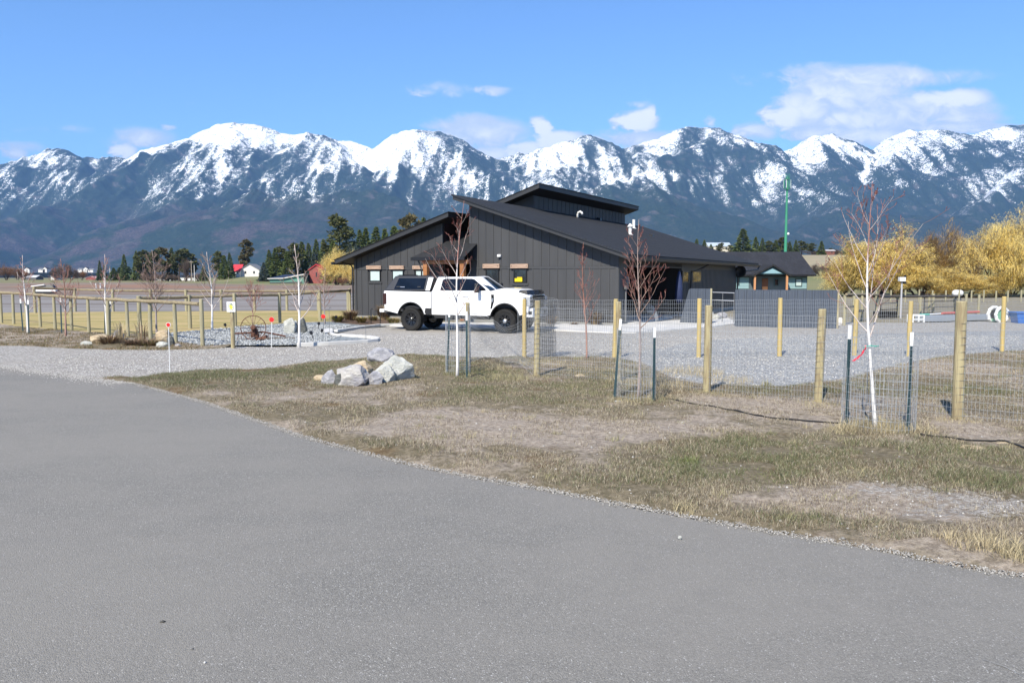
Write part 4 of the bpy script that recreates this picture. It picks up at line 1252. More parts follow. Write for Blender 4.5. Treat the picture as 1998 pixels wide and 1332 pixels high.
# downspouts and gutters
def pipe(name, pts, r_, mat, parent, sides=6):
    m = MB(); m.tube(pts, r_, sides); return m.build(name, mat, parent)
pipe('downspout', [(-15.25, -0.45, 3.02), (-15.15, -0.4, 2.86), (-14.65, -0.1, 2.72), (-14.55, -0.06, 2.55), (-14.55, -0.06, 0.1)], 0.045, M_BLACK, HOUSE)
pipe('downspout', [(px0 + 0.35, PY0 + 0.1, 2.86), (px0 + 0.4, PY0 + 0.12, 2.72), (bxl + 0.0, PY0 + 0.1, 2.45), (bxl + 0.0, PY0 + 0.1, 0.1)], 0.04, M_BLACK, HOUSE)
m = MB(); m.prism([(0.69, 2.80), (0.83, 2.80), (0.85, 2.93), (0.69, 2.93)], -0.70, 26.32, 'y')
m.build('gutter', M_BLACK, HOUSE)
m = MB(); m.prism([(-15.42, 2.72), (-15.28, 2.72), (-15.28, 2.86), (-15.44, 2.86)], -0.70, 22.9, 'y')
m.build('gutter', M_BLACK, HOUSE)

# side wall (in shade) --------------------------------------------------
RY0, RY1, RD = on_side(1224, 600)[0], on_side(1330, 600)[0], -3.2
sw = MB(); sw.box(-0.18, -0.03, 0.22, RY0, 0.1, 2.98); sw.build('wall', M_SIDE, HOUSE)
sw = MB(); sw.box(-0.18, -0.03, RY1, 22.3, 0.1, 2.98); side_wall = sw.build('wall', M_METALSIDE, HOUSE)
# covered patio cut back into the side of the house
M_PATIO = simple('shade_black_patio_boards', (0.012, 0.010, 0.010), (0.018, 0.014, 0.013), 3, 0.6, stretch=(1, 8, 1))  # near-black boards: the shade of the recess is put into their colour
pw = MB(); pw.box(RD - 0.15, RD, RY0, RY1, 0.0, 3.9); pw.box(RD, -0.19, RY0 - 0.12, RY0 - 0.002, 0.0, 2.98); pw.box(RD, -0.19, RY1 + 0.002, RY1 + 0.12, 0.0, 2.98)
patio = pw.build('wall', M_PATIO, HOUSE)
pw = MB(); pw.box(RD, -0.02, RY0, RY1, 2.62, 2.78); pw.build('patio_ceiling', M_SOFFIT, HOUSE)
pw = MB(); pw.box(RD, 0.3, RY0, RY1, 0.0, 0.055); pw.build('patio_slab', M_CONC, HOUSE)
pw = MB(); pw.box(-0.19, -0.02, RY0, RY1, 2.55, 2.98); pw.build('patio_beam', M_SIDE, HOUSE)
def side_box(name, p0, y0_, p1, y1_, mat, out0=-3.2, out1=-3.14, parent=HOUSE, **k):
    a, z1_ = on_side(p0, y0_, out1); b_, z0_ = on_side(p1, y1_, out1); z1_ = min(z1_, 2.5)
    m = MB(); m.box(out0, out1, a, b_, max(z0_, 0.05), z1_); return m.build(name, mat, parent, **k), (a, b_, z0_, z1_)
# ribbed metal wainscot and far bay
ya = RY1 + 0.02; yb = on_side(1366, 600)[0]; yc = 22.25
zt = on_side(1366, 528)[1]
k = ya
while k < yc:
    top_ = 1.75 if k < yb else 2.52
    m = MB(); m.prism([(-0.028, k), (0.0, k + 0.01), (0.0, k + 0.16), (-0.022, k + 0.17), (-0.022, k + 0.29), (-0.028, k + 0.295)], 0.1, top_, 'z')
    m.build('metal_panel', M_METALSIDE, side_wall); k += 0.3
for p0, p1 in ((1331, 1344), (1350, 1367)):
    a, z1_ = on_side(p0, 528.5); b_, z0_ = on_side(p1, 551)
    m = MB(); m.box(-0.02, 0.03, a, b_, z0_, z1_); wo = m.build('window', M_WFRAME, HOUSE)
    m = MB(); m.box(0.031, 0.036, a + 0.12, b_ - 0.12, z0_ + 0.06, z1_ - 0.06); m.build('pane', glass_mat('grey_reflecting_glass', (0.10, 0.11, 0.095), 0.03, 1.0), wo)
o_, dims = side_box('door', 1262, 529, 1297, 622, simple('dark_patio_door', (0.018, 0.019, 0.022), None, rough=0.4))  # door colour darkened as well, for the shade of the recess
for p0, p1 in ((1268, 1279), (1282, 1293)):
    a, z1_ = on_side(p0, 531.5, -3.13); b_, z0_ = on_side(p1, 546, -3.13); z1_ = min(z1_, 2.4)
    m = MB(); m.box(-3.139, -3.13, a, b_, z0_, z1_); m.build('pane', M_GLASS, o_)
side_box('door', 1251, 530, 1260, 625, simple('red_brown_side_door', (0.045, 0.014, 0.010), None, rough=0.5))
m = MB(); m.box(-0.029, 0.10, RY0 - 0.42, RY0 - 0.12, 1.55, 2.1)
mt_ = m.build('electric_meter', simple('grey_meter_box', (0.10, 0.105, 0.11), None, rough=0.5), HOUSE, bevel=0.01)
m = MB(); m.tube([(0.02, RY0 - 0.27, 1.55), (0.02, RY0 - 0.27, 0.1)], 0.03); m.lathe([(0.08, 0.10), (0.08, 0.17), (0.05, 0.19)], 'x', 14, (0, RY0 - 0.27, 1.9))
m.build('conduit', simple('grey_conduit', (0.16, 0.165, 0.17), None, rough=0.5), mt_)
yd = on_side(1345, 560)[0]
pipe('downspout', [(0.74, yd + 1.6, 2.85), (0.55, yd + 0.9, 2.62), (0.10, yd, 2.35), (0.08, yd, 0.1)], 0.05, M_BLACK, HOUSE)
pipe('downspout', [(0.76, 26.2, 2.82), (0.72, 25.9, 2.60), (0.30, 23.2, 2.45), (0.08, 22.5, 2.3), (0.08, 22.5, 0.1)], 0.05, M_BLACK, HOUSE)

# things fixed on the roof
def vent(name, lab, x, y, h, kind):
    z = roof_main(x) + 0.24
    e = empty(name, (*to_world(x, y), z), 0, lab, 'roof vent')
    if kind == 'goose':
        m = MB(); m.tube([(0, 0, -0.05), (0, 0, h * .55), (0.05, -0.02, h * .85), (0.17, -0.02, h), (0.29, -0.02, h * .8), (0.31, -0.02, h * .5)], 0.065, 10); m.build('pipe', M_WHITE, e, smooth=True)
    elif kind == 'cap':
        m = MB(); m.lathe([(0.10, -0.06), (0.10, h * .7)], sides=14); m.build('pipe', M_WHITE, e)
        m = MB(); m.lathe([(0.16, h * .68), (0.17, h * .74), (0.04, h)], sides=14); m.build('cap', M_WHITE, e)
    elif kind == 'pipe':
        m = MB(); m.lathe([(0.10, -0.06), (0.10, h), (0.085, h), (0.085, h - 0.1)], sides=14); m.build('pipe', M_WHITE, e)
    else:
        m = MB(); m.hexa([(-0.16, -0.16, -0.08), (0.16, -0.16, -0.12), (0.16, 0.16, -0.12), (-0.16, 0.16, -0.08), (-0.10, -0.14, h), (0.12, -0.14, h * .7), (0.12, 0.14, h * .7), (-0.10, 0.14, h)]); m.build('hood', M_BLACK, e)
    if kind in ('cap', 'pipe', 'goose'):
        m = MB(); m.lathe([(0.18, -0.07), (0.18, -0.015), (0.10, 0.02)], sides=12); m.build('flashing', M_WHITE if kind != 'goose' else M_BLACK, e)
    e.rotation_euler = (0, 0, -TH)
def on_roof(px, py):
    d = Vector(ray(px, py)); lx0, ly0 = to_local(0, 0)
    lx1, ly1 = to_local(d.x, d.y)
    dx, dy = lx1 - lx0, ly1 - ly0
    # z: CAM_Z + t*d.z = 3.29 - 0.33*(lx0+t*dx)
    t_ = (3.29 - 0.33 * lx0 - CAM_Z) / (d.z + 0.33 * dx)
    return lx0 + t_ * dx, ly0 + t_ * dy
vent('roof_vent', 'white gooseneck vent pipe curving over on the dark roof below the clerestory', *on_roof(1127, 425), 0.36, 'goose')
vent('roof_vent', 'white pipe vent with pointed cap on the dark shingle roof', *on_roof(1229.5, 457), 0.62, 'cap')
vent('roof_vent', 'plain white pipe vent behind the capped one on the dark roof', *on_roof(1236.5, 445), 0.58, 'pipe')
vent('roof_vent', 'small black hood vent on the dark roof just below the clerestory wall', *on_roof(1169, 429), 0.16, 'hood')
vent('roof_vent', 'small black hood vent on the dark roof right of the white pipes', *on_roof(1271, 461), 0.16, 'hood')
# flood light on the wall
fx, fz = on_front(976, 498.8)
e = empty('wall_light', (*to_world(fx, -0.024), fz), -TH, 'small white wall light high on the charcoal gable', 'wall light')
m = MB(); m.box(-0.07, 0.07, -0.03, 0.0, -0.06, 0.06); m.build('mount', M_WHITE, e, bevel=0.006)
m = MB(); m.hexa([(-0.085, -0.13, -0.055), (0.085, -0.13, -0.055), (0.075, -0.035, -0.03), (-0.075, -0.035, -0.03), (-0.085, -0.11, 0.055), (0.085, -0.11, 0.055), (0.075, -0.035, 0.06), (-0.075, -0.035, 0.06)]); m.build('lamp_head', M_WHITE, e, bevel=0.006)
# yellow case on the sill inside the window
a, za = on_front(1006, 549); b_, zb = on_front(1020, 541)
e = empty('tool_case', (*to_world((a + b_) / 2, -0.045), 1.872), -TH, 'yellow plastic case standing in the right front window', 'case')
m = MB(); m.box(-0.20, 0.19, -0.03, 0.024, 0.0, 0.16); m.build('case_body', simple('yellow_plastic', (0.75, 0.55, 0.01), None, rough=0.4), e, bevel=0.012)
m = MB(); m.box(-0.08, 0.18, -0.028, 0.022, 0.165, 0.215); m.build('handle', simple('yellow_handle', (0.72, 0.50, 0.01), None, rough=0.4), e, bevel=0.01)
# covered parasol and black reel by the side wall
yk, zk = on_side(1318, 620, 0.6)
e = empty('patio_parasol', (*to_world(0.75, yk), 0.05), -TH, 'closed parasol in a dark blue cover beside the patio door', 'parasol')
m = MB(); m.lathe([(0.30, 0.0), (0.30, 0.06), (0.05, 0.09)], sides=16); m.build('base', M_BLACK, e)
m = MB(); m.lathe([(0.03, 0.09), (0.03, 2.35)], sides=8); m.build('pole', M_BLACK, e)
m = MB(); m.lathe([(0.10, 0.75), (0.20, 0.85), (0.19, 1.4), (0.15, 1.9), (0.06, 2.3), (0.02, 2.34)], sides=12); m.build('cover', simple('dark_blue_fabric', (0.012, 0.022, 0.07), (0.018, 0.03, 0.09), 3, 0.8), e, smooth=True)
e = empty('satellite_dish', (*to_world(0.25, 22.55), 2.45), -TH, 'black round dish at the far back corner under the eave', 'dish')
m = MB(); m.lathe([(0.02, 0.0), (0.24, -0.03), (0.40, -0.12), (0.41, -0.10), (0.25, 0.0), (0.02, 0.03)], 'y', 20); m.build('reflector', M_BLACK, e, smooth=True)
m = MB(); m.tube([(0, 0.02, 0), (0, 0.2, -0.1), (-0.22, 0.2, -0.15)], 0.02); m.build('bracket', M_BLACK, e)
# ================================================================== the pickup
def paint(name, col, rough=0.25, coat=0.6):
    return simple(name, col, None, rough=rough, coat=coat)
M_TW = paint('white_truck_paint', (0.80, 0.80, 0.80))
M_TB = simple('black_plastic', (0.012, 0.012, 0.013), None, rough=0.6)
M_TBG = simple('gloss_black', (0.010, 0.010, 0.011), None, rough=0.18)
M_TIRE = simple('tyre_rubber', (0.008, 0.008, 0.008), (0.014, 0.013, 0.012), 8, 0.85, bump=0.5, bscale=30)
M_RIM = simple('black_alloy', (0.018, 0.018, 0.020), None, rough=0.25, metal=0.0, coat=0.5)
M_BRIGHT = simple('machined_metal', (0.55, 0.55, 0.56), None, rough=0.3, metal=0.9)
M_TGL = glass_mat('tinted_truck_glass', (0.006, 0.008, 0.012), 0.03, 0.5)
M_TOP = simple('textured_black_canopy', (0.018, 0.020, 0.026), (0.023, 0.025, 0.032), 30, 0.42)
M_LAMP = simple('clear_headlamp', (0.42, 0.44, 0.46), (0.25, 0.26, 0.28), 9, 0.08, coat=1.0)
M_TAIL = simple('smoked_tail_lamp', (0.030, 0.006, 0.006), None, rough=0.12, coat=1.0)

ra = G(802, 645); fa = G(982, 650)
tr_rot = math.atan2(fa[1] - ra[1], fa[0] - ra[0])
TR = empty('pickup_truck', (0, 0, 0), tr_rot, 'lifted white crew cab pickup with a black bed canopy parked before the charcoal house', 'pickup truck')
# origin between the rear wheels on the ground; x forward, y to its left, camera sees its right flank (y = -0.98)
WB = 4.06
# rear near wheel centre sits at y=-0.86
c_, s_ = math.cos(tr_rot), math.sin(tr_rot)
TR.scale = (0.97, 1, 1)
TR.location = (ra[0] + 0.95 * -s_ + 0.02, ra[1] + 0.95 * c_, 0)
HW = 1.00      # half width of the body
def arch(cx, r_, z0, n=14, cz=0.50):
    pts = []
    a0 = math.acos(max(-1, min(1, 0)))
    ang0 = math.asin((z0 - cz) / r_)
    for k in range(n + 1):
        q = math.pi - ang0 - (math.pi - 2 * ang0) * k / n
        pts.append((cx + r_ * math.cos(q), cz + r_ * math.sin(q)))
    return pts
# ---- bed: side panels with wheel arches
bed_out = [(-1.20, 0.78)] + arch(0, 0.62, 0.66) + [(0.90, 0.64), (0.90, 1.52), (-1.22, 1.55), (-1.24, 1.40)]
def flank(name, poly, y0, y1, mat, parent=TR, bevel=0.02):
    m = MB(); m.prism(poly, y0, y1, 'y'); return m.build(name, mat, parent, bevel=bevel)
for sgn in (-1, 1):
    yo, yi = sgn * HW, sgn * (HW - 0.10)
    flank('bed_side', bed_out, min(yo, yi), max(yo, yi), M_TW)
m = MB(); m.box(-1.22, 0.90, -0.895, 0.895, 0.86, 0.98); m.build('bed_floor', M_TB, TR)
m = MB(); m.box(-1.25, -1.18, -0.895, 0.895, 0.80, 1.53); m.build('tailgate', M_TW, TR, bevel=0.02)
# wheel housings keep the arches dark
m = MB()
for wx in (0, WB):
    for sgn in (-1, 1):
        m.box(wx - 0.62, wx + 0.62, *sorted((sgn * 0.893, sgn * 0.52)), 1.15, 1.19)
        m.box(wx - 0.62, wx + 0.62, *sorted((sgn * 0.52, sgn * 0.50)), 0.55, 1.15)
m.build('wheel_housing', M_TB, TR)
# ---- cab lower body incl. front wings, one flank each side
cab_out = [(0.93, 0.64)] + [(3.30, 0.62)] + arch(WB, 0.62, 0.66) + [(4.80, 0.70), (5.02, 0.78), (5.06, 1.05), (5.04, 1.36), (4.92, 1.46), (4.2, 1.53), (3.30, 1.575), (2.2, 1.565), (0.93, 1.555)]
for sgn in (-1, 1):
    yo, yi = sgn * HW, sgn * (HW - 0.14)
    flank('cab_side', cab_out, min(yo, yi), max(yo, yi), M_TW, bevel=0.03)
m = MB(); m.box(0.95, 3.42, -0.855, 0.855, 0.66, 0.80); m.build('cab_floor', M_TB, TR)
m = MB(); m.box(0.95, 5.0, -0.855, 0.855, 0.95, 1.54); m.build('cab_core', M_TB, TR)
# hood
hood = MB()
prof = [(3.34, 1.585), (3.9, 1.66), (4.5, 1.625), (4.95, 1.50), (5.05, 1.42)]
vs = []
for (x_, z_) in prof:
    for (yy_, dz) in ((-0.97, -0.06), (-0.84, -0.005), (-0.45, 0.03), (0, 0.02), (0.45, 0.03), (0.84, -0.005), (0.97, -0.06)):
        taper = 1 - 0.05 * max(0, x_ - 4.3)
        vs.append((x_, yy_ * taper, z_ + dz))
fs = []
for i in range(len(prof) - 1):
    for k in range(6):
        fs.append((i * 7 + k, i * 7 + k + 1, (i + 1) * 7 + k + 1, (i + 1) * 7 + k))
nv = len(vs); vs += [(v_[0], v_[1], v_[2] - 0.10) for v_ in vs]
fs += [tuple(nv + q_ for q_ in f_) for f_ in fs]
for i in range(len(prof) - 1):
    for k in (0, 6):
        fs.append((i * 7 + k, (i + 1) * 7 + k, nv + (i + 1) * 7 + k, nv + i * 7 + k))
for k in range(6):
    for i in (0, len(prof) - 1):
        fs.append((i * 7 + k, i * 7 + k + 1, nv + i * 7 + k + 1, nv + i * 7 + k))
hood.face_block(vs, fs)
hood.build('hood', M_TW, TR, smooth=True)
# greenhouse: sections (x, z, halfwidth) of a closed shell
def shell(name, ring_low, ring_top, mat, th=0.0):
    m = MB(); n = len(ring_low)
    m.face_block(list(ring_low) + list(ring_top), [tuple(range(n - 1, -1, -1)), tuple(range(n, 2 * n))] + [(i, (i + 1) % n, n + (i + 1) % n, n + i) for i in range(n)])
    return m.build(name, mat, TR, bevel=0.035)
zb, zt_ = 1.55, 2.13
low_ring = [(0.94, -0.97, zb), (3.42, -0.95, zb), (3.62, -0.55, zb), (3.68, 0, zb), (3.62, 0.55, zb), (3.42, 0.95, zb), (0.94, 0.97, zb)]
top_ring = [(1.10, -0.76, zt_ - 0.04), (2.62, -0.75, zt_ - 0.03), (2.78, -0.40, zt_ - 0.01), (2.80, 0, zt_), (2.78, 0.40, zt_ - 0.01), (2.62, 0.75, zt_ - 0.03), (1.10, 0.76, zt_ - 0.04)]
shell('cab_roof', low_ring, top_ring, M_TW)
def lerp3(a, b, t_): return tuple(a[i] + (b[i] - a[i]) * t_ for i in range(3))
def side_point(x_, z_, sgn, out=0.006):
    """on the inclined side of the cab"""
    q = (z_ - zb) / (zt_ - 0.035 - zb)
    y_ = 0.965 + (0.755 - 0.965) * q
    return (x_, sgn * (y_ + out), z_)
def side_glass(name, pts, sgn, mat=None, out=0.006, th=0.012, parent=TR):
    a = [side_point(x_, z_, sgn, out) for x_, z_ in pts]
    b = [side_point(x_, z_, sgn, out - th) for x_, z_ in pts]
    m = MB(); n = len(a)
    m.face_block(a + b, [tuple(range(n)), tuple(range(2 * n - 1, n - 1, -1))] + [(i, (i + 1) % n, n + (i + 1) % n, n + i) for i in range(n)])
    return m.build(name, mat or M_TGL, parent)
for sgn in (-1, 1):
    side_glass('side_window', [(1.30, 1.58), (2.16, 1.58), (2.16, 2.03), (1.45, 2.03), (1.34, 1.98)], sgn)
    side_glass('side_window', [(2.21, 1.58), (3.28, 1.58), (3.22, 1.66), (2.72, 2.00), (2.60, 2.03), (2.21, 2.03)], sgn)
    fr = side_glass('window_trim', [(2.16, 1.57), (2.21, 1.57), (2.21, 2.04), (2.16, 2.04)], sgn, M_TBG, 0.009)
# windscreen
def ws(y_, q, out=0.01):
    ya_ = abs(y_)
    lowp = (3.68 - 0.35 * (ya_ / 0.95) ** 2 * 0.8, y_, zb); topp = (2.80 - 0.17 * (ya_ / 0.75) ** 2, y_ * 0.80, zt_ - 0.02)
    p = lerp3(lowp, topp, q); nx, nz_ = 0.55, 0.83
    return (p[0] + nx * out, p[1], p[2] + nz_ * out)
ys = [-0.88, -0.6, -0.3, 0, 0.3, 0.6, 0.88]
vs = [ws(y_, q, 0.02) for q in (0.06, 0.5, 0.93) for y_ in ys] + [ws(y_, q, -0.03) for q in (0.06, 0.5, 0.93) for y_ in ys]
fs = []
for i in range(2):
    for k in range(6):
        fs.append((i * 7 + k, i * 7 + k + 1, (i + 1) * 7 + k + 1, (i + 1) * 7 + k)); fs.append(tuple(21 + q_ for q_ in (i * 7 + k, (i + 1) * 7 + k, (i + 1) * 7 + k + 1, i * 7 + k + 1)))
for k in range(6):
    fs.append((k, k + 1, 22 + k, 21 + k)); fs.append((14 + k, 15 + k, 36 + k, 35 + k))
for i in range(2):
    fs.append((i * 7, (i + 1) * 7, 21 + (i + 1) * 7, 21 + i * 7)); fs.append((i * 7 + 6, (i + 1) * 7 + 6, 27 + (i + 1) * 7, 27 + i * 7))
m = MB(); m.face_block(vs, fs); m.build('windscreen', glass_mat('windscreen_glass', (0.020, 0.040, 0.065), 0.03, 1.0), TR, smooth=False)
m = MB(); m.prism([(3.36, 1.56), (3.74, 1.56), (3.72, 1.60), (3.38, 1.61)], -0.9, 0.9, 'y'); m.build('cowl', M_TB, TR)
# seams, handles, badges
def seam(pts, w_=0.010, sgn=-1):
    for a, b in zip(pts[:-1], pts[1:]):
        dx, dz = b[0] - a[0], b[1] - a[1]; L = math.hypot(dx, dz); nx, nz_ = -dz / L * w_ / 2, dx / L * w_ / 2
        sm.prism([(a[0] + nx, a[1] + nz_), (b[0] + nx, b[1] + nz_), (b[0] - nx, b[1] - nz_), (a[0] - nx, a[1] - nz_)], *sorted((sgn * (HW - 0.004), sgn * (HW + 0.0025))), 'y')
sm = MB()
for sgn in (-1, 1):
    seam([(1.24, 1.54), (1.20, 1.1), (1.28, 0.72), (2.14, 0.70)], sgn=sgn)
    seam([(2.17, 1.54), (2.17, 0.70), (3.22, 0.70), (3.32, 0.95), (3.34, 1.54)], sgn=sgn)
    seam([(1.26, 1.12), (3.30, 1.10)], 0.006, sgn=sgn)
sm.build('door_seam', simple('panel_gap', (0.06, 0.06, 0.06), None), TR)
for sgn in (-1, 1):
    for x_ in (1.36, 2.30):
        m = MB(); m.box(x_, x_ + 0.24, *sorted((sgn * HW, sgn * (HW + 0.035))), 1.36, 1.40)
        m.build('door_handle', M_TW, TR, bevel=0.012)
    # fender vent: black slash with an opening
    m = MB(); m.prism([(3.50, 1.44), (3.62, 1.44), (3.63, 1.20), (3.54, 0.92), (3.47, 0.90), (3.52, 1.2)], *sorted((sgn * HW, sgn * (HW + 0.012))), 'y')
    fv = m.build('fender_vent', M_TBG, TR)
    m = MB(); m.prism([(3.54, 1.30), (3.60, 1.30), (3.59, 1.18), (3.55, 1.16)], *sorted((sgn * (HW + 0.012), sgn * (HW + 0.016))), 'y'); m.build('badge', M_BRIGHT, fv)
    m = MB(); m.box(2.86, 3.22, *sorted((sgn * HW, sgn * (HW + 0.005))), 0.862, 0.874); m.build('badge', simple('dark_badge', (0.12, 0.12, 0.12), None, metal=0.5, rough=0.4), TR)
    # arches: thin black lip
    for wx in (0, WB):
        m = MB(); o1 = arch(wx, 0.625, 0.62); o2 = arch(wx, 0.592, 0.62)
        vs, fs = [], []
        n = len(o1)
        for (a, b) in zip(o1, o2):
            vs += [(a[0], sgn * (HW + 0.012), a[1]), (b[0], sgn * (HW + 0.012), b[1]), (b[0], sgn * (HW - 0.08), b[1]), (a[0], sgn * (HW - 0.08), a[1])]
        for i in range(n - 1):
            for q_ in range(4): fs.append((i * 4 + q_, i * 4 + (q_ + 1) % 4, (i + 1) * 4 + (q_ + 1) % 4, (i + 1) * 4 + q_))
        m.face_block(vs, fs); m.build('arch_lip', M_TB, TR)
    # power step / rocker and side bin behind the front of the bed
    m = MB(); m.prism([(1.0, 0.62), (3.42, 0.60), (3.38, 0.50), (1.05, 0.51)], *sorted((sgn * 0.96, sgn * 0.80)), 'y'); m.build('rocker', M_TB, TR, bevel=0.01)
    m = MB(); m.prism([(0.66, 0.90), (0.90, 0.89), (0.93, 0.66), (0.72, 0.63), (0.62, 0.72)], *sorted((sgn * (HW + 0.006), sgn * 0.88)), 'y'); m.build('bed_step', M_TB, TR)
    # tail lamp
    m = MB(); m.prism([(-1.27, 1.46), (-1.10, 1.46), (-1.10, 1.02), (-1.27, 1.00)], *sorted((sgn * (HW + 0.008), sgn * 0.84)), 'y'); m.build('tail_lamp', M_TAIL, TR, bevel=0.02)
    # mirror
    m = MB(); m.box(2.98, 3.02, *sorted((sgn * 0.95, sgn * 1.22)), 1.60, 1.64); ma = m.build('mirror_arm', M_TB, TR)
    m = MB(); m.hexa([(2.94, sgn * 1.12, 1.50), (3.10, sgn * 1.14, 1.52), (3.08, sgn * 1.34, 1.52), (2.94, sgn * 1.36, 1.50), (2.95, sgn * 1.10, 1.86), (3.05, sgn * 1.12, 1.85), (3.05, sgn * 1.32, 1.85), (2.95, sgn * 1.34, 1.86)])
    m.build('mirror', M_TB, TR, bevel=0.03)
    # head lamp
    m = MB(); m.prism([(4.80, 1.38), (5.09, 1.36), (5.10, 1.02), (4.98, 0.98), (4.84, 1.10)], *sorted((sgn * (HW + 0.004), sgn * 0.66)), 'y'); hl = m.build('headlight', M_LAMP, TR, bevel=0.02)
    m = MB(); m.prism([(4.90, 1.33), (4.94, 1.33), (4.95, 1.06), (4.91, 1.08)], *sorted((sgn * (HW + 0.004), sgn * (HW + 0.010))), 'y'); m.box(5.10, 5.106, *sorted((sgn * 0.70, sgn * 0.95)), 1.18, 1.22); m.build('lamp_divider', M_TBG, hl)
# grille, bumper, deflector
m = MB(); m.box(4.98, 5.10, -0.655, 0.655, 0.98, 1.40); gr_o = m.build('grille', M_TBG, TR, bevel=0.02)
for k in range(4):
    m = MB(); m.box(5.10, 5.13, -0.62, 0.62, 1.03 + k * 0.10, 1.07 + k * 0.10); m.build('grille_bar', M_TB, gr_o)
m = MB(); m.face_block([(4.80, -1.01, 0.62), (5.16, -0.86, 0.60), (5.24, 0, 0.60), (5.16, 0.86, 0.60), (4.80, 1.01, 0.62), (4.80, 1.01, 0.94), (5.16, 0.86, 0.95), (5.24, 0, 0.95), (5.16, -0.86, 0.95), (4.80, -1.01, 0.94),
                        (4.76, -0.9, 0.62), (4.76, 0.9, 0.62), (4.76, 0.9, 0.94), (4.76, -0.9, 0.94)],
                       [(0, 1, 8, 9), (1, 2, 7, 8), (2, 3, 6, 7), (3, 4, 5, 6), (0, 9, 13, 10), (4, 11, 12, 5), (9, 8, 7, 6, 5, 12, 13), (0, 10, 11, 4, 3, 2, 1), (10, 13, 12, 11)])
bo = m.build('front_bumper', M_TW, TR, bevel=0.02)
for sgn in (-1, 1):
    m = MB(); m.hexa([(5.02, sgn * 0.935, 0.72), (5.13, sgn * 0.885, 0.72), (5.12, sgn * 0.86, 0.72), (5.0, sgn * 0.90, 0.72), (5.02, sgn * 0.935, 0.84), (5.13, sgn * 0.885, 0.84), (5.12, sgn * 0.86, 0.84), (5.0, sgn * 0.90, 0.84)])
    m.build('fog_lamp', M_TBG, bo)
m = MB(); m.box(5.175, 5.215, -0.55, 0.55, 0.68, 0.84); m.build('lower_grille', M_TB, bo)
m = MB()
for y_ in (-0.55, 0.55): m.box(5.0, 5.08, y_ - 0.04, y_ + 0.04, 0.50, 0.62)
m.build('tow_hook', M_TB, TR)
m = MB(); m.face_block([(4.62, -0.99, 1.55), (4.98, -0.96, 1.47), (5.13, -0.5, 1.44), (5.16, 0, 1.44), (5.13, 0.5, 1.44), (4.98, 0.96, 1.47), (4.62, 0.99, 1.55),
                        (4.66, -0.93, 1.60), (4.92, -0.90, 1.60), (5.02, -0.5, 1.60), (5.04, 0, 1.60), (5.02, 0.5, 1.60), (4.92, 0.90, 1.60), (4.66, 0.93, 1.60)],
                       [(i, i + 1, 8 + i, 7 + i) for i in range(6)] + [(0, 7, 8, 9, 10, 11, 12, 13, 6), (6, 5, 4, 3, 2, 1, 0)])
m.build('hood_deflector', M_TBG, TR)
# rear bumper and hitch
m = MB(); m.box(-1.46, -1.24, -0.98, 0.98, 0.70, 0.84); m.build('rear_bumper', M_TW, TR, bevel=0.03)
m = MB(); m.box(-1.50, -1.24, -0.45, 0.45, 0.62, 0.695); m.box(-1.62, -1.3, -0.04, 0.04, 0.56, 0.62); m.build('hitch', M_TB, TR)
m = MB(); m.box(-1.2, 4.9, -0.50, -0.38, 0.58, 0.70); m.box(-1.2, 4.9, 0.38, 0.50, 0.58, 0.70); m.build('frame_rail', M_TB, TR)
for wx in (0, WB):
    m = MB(); m.tube([(wx, -0.7, 0.46), (wx, 0.7, 0.46)], 0.06, 8); m.lathe([(0.16, -0.12), (0.19, 0), (0.16, 0.12)], 'x', 12, (wx, 0.15 if wx else 0.0, 0.46)); m.build('axle', M_TB, TR)
m = MB(); m.tube([(0.1, -0.35, 0.50), (-0.9, -0.45, 0.60), (-1.3, -0.6, 0.60)], 0.045, 8); m.build('exhaust', M_TB, TR)
# ---- canopy over the bed
cl = [(-1.24, -0.97, 1.556), (0.82, -0.97, 1.556), (0.82, 0.97, 1.556), (-1.24, 0.97, 1.556)]
ct = [(-0.82, -0.78, 2.13), (0.90, -0.78, 2.13), (0.90, 0.78, 2.13), (-0.82, 0.78, 2.13)]
m = MB(); m.hexa(cl + ct); cn = m.build('bed_canopy', M_TOP, TR, bevel=0.035)
def cside(x_, z_, sgn, out):
    q = (z_ - 1.556) / (2.13 - 1.556); return (x_, sgn * (0.97 - 0.19 * q + out), z_)
for sgn in (-1, 1):
    def cpanel(name, pts, mat, out, th=0.01, parent=cn):
        a = [cside(x_, z_, sgn, out) for x_, z_ in pts]; b = [cside(x_, z_, sgn, out - th) for x_, z_ in pts]; m = MB(); n = len(a)
        m.face_block(a + b, [tuple(range(n)), tuple(range(2 * n - 1, n - 1, -1))] + [(i, (i + 1) % n, n + (i + 1) % n, n + i) for i in range(n)])
        return m.build(name, mat, parent)
    cpanel('side_hatch', [(-0.78, 1.62), (0.58, 1.62), (0.62, 2.05), (-0.62, 2.05)], M_TGL, 0.012)
    cpanel('hatch_latch', [(-0.68, 1.70), (-0.50, 1.70), (-0.50, 1.73), (-0.68, 1.73)], M_TB, 0.022)
    cpanel('latch_plate', [(-0.50, 1.695), (-0.30, 1.695), (-0.30, 1.715), (-0.50, 1.715)], M_BRIGHT, 0.020)
    cpanel('hatch_latch', [(0.28, 1.70), (0.42, 1.70), (0.42, 1.73), (0.28, 1.73)], M_TB, 0.022)
    cpanel('canopy_end_panel', [(0.66, 1.575), (0.84, 1.575), (0.93, 2.08), (0.72, 2.08)], M_TW, 0.010)
m = MB(); m.box(-0.7, -0.6, -0.7, 0.7, 2.15, 2.18); m.box(0.6, 0.7, -0.7, 0.7, 2.15, 2.18)
m.box(-0.75, 0.8, -0.72, -0.68, 2.131, 2.155); m.box(-0.75, 0.8, 0.68, 0.72, 2.131, 2.155); m.build('roof_rack', M_TB, cn)
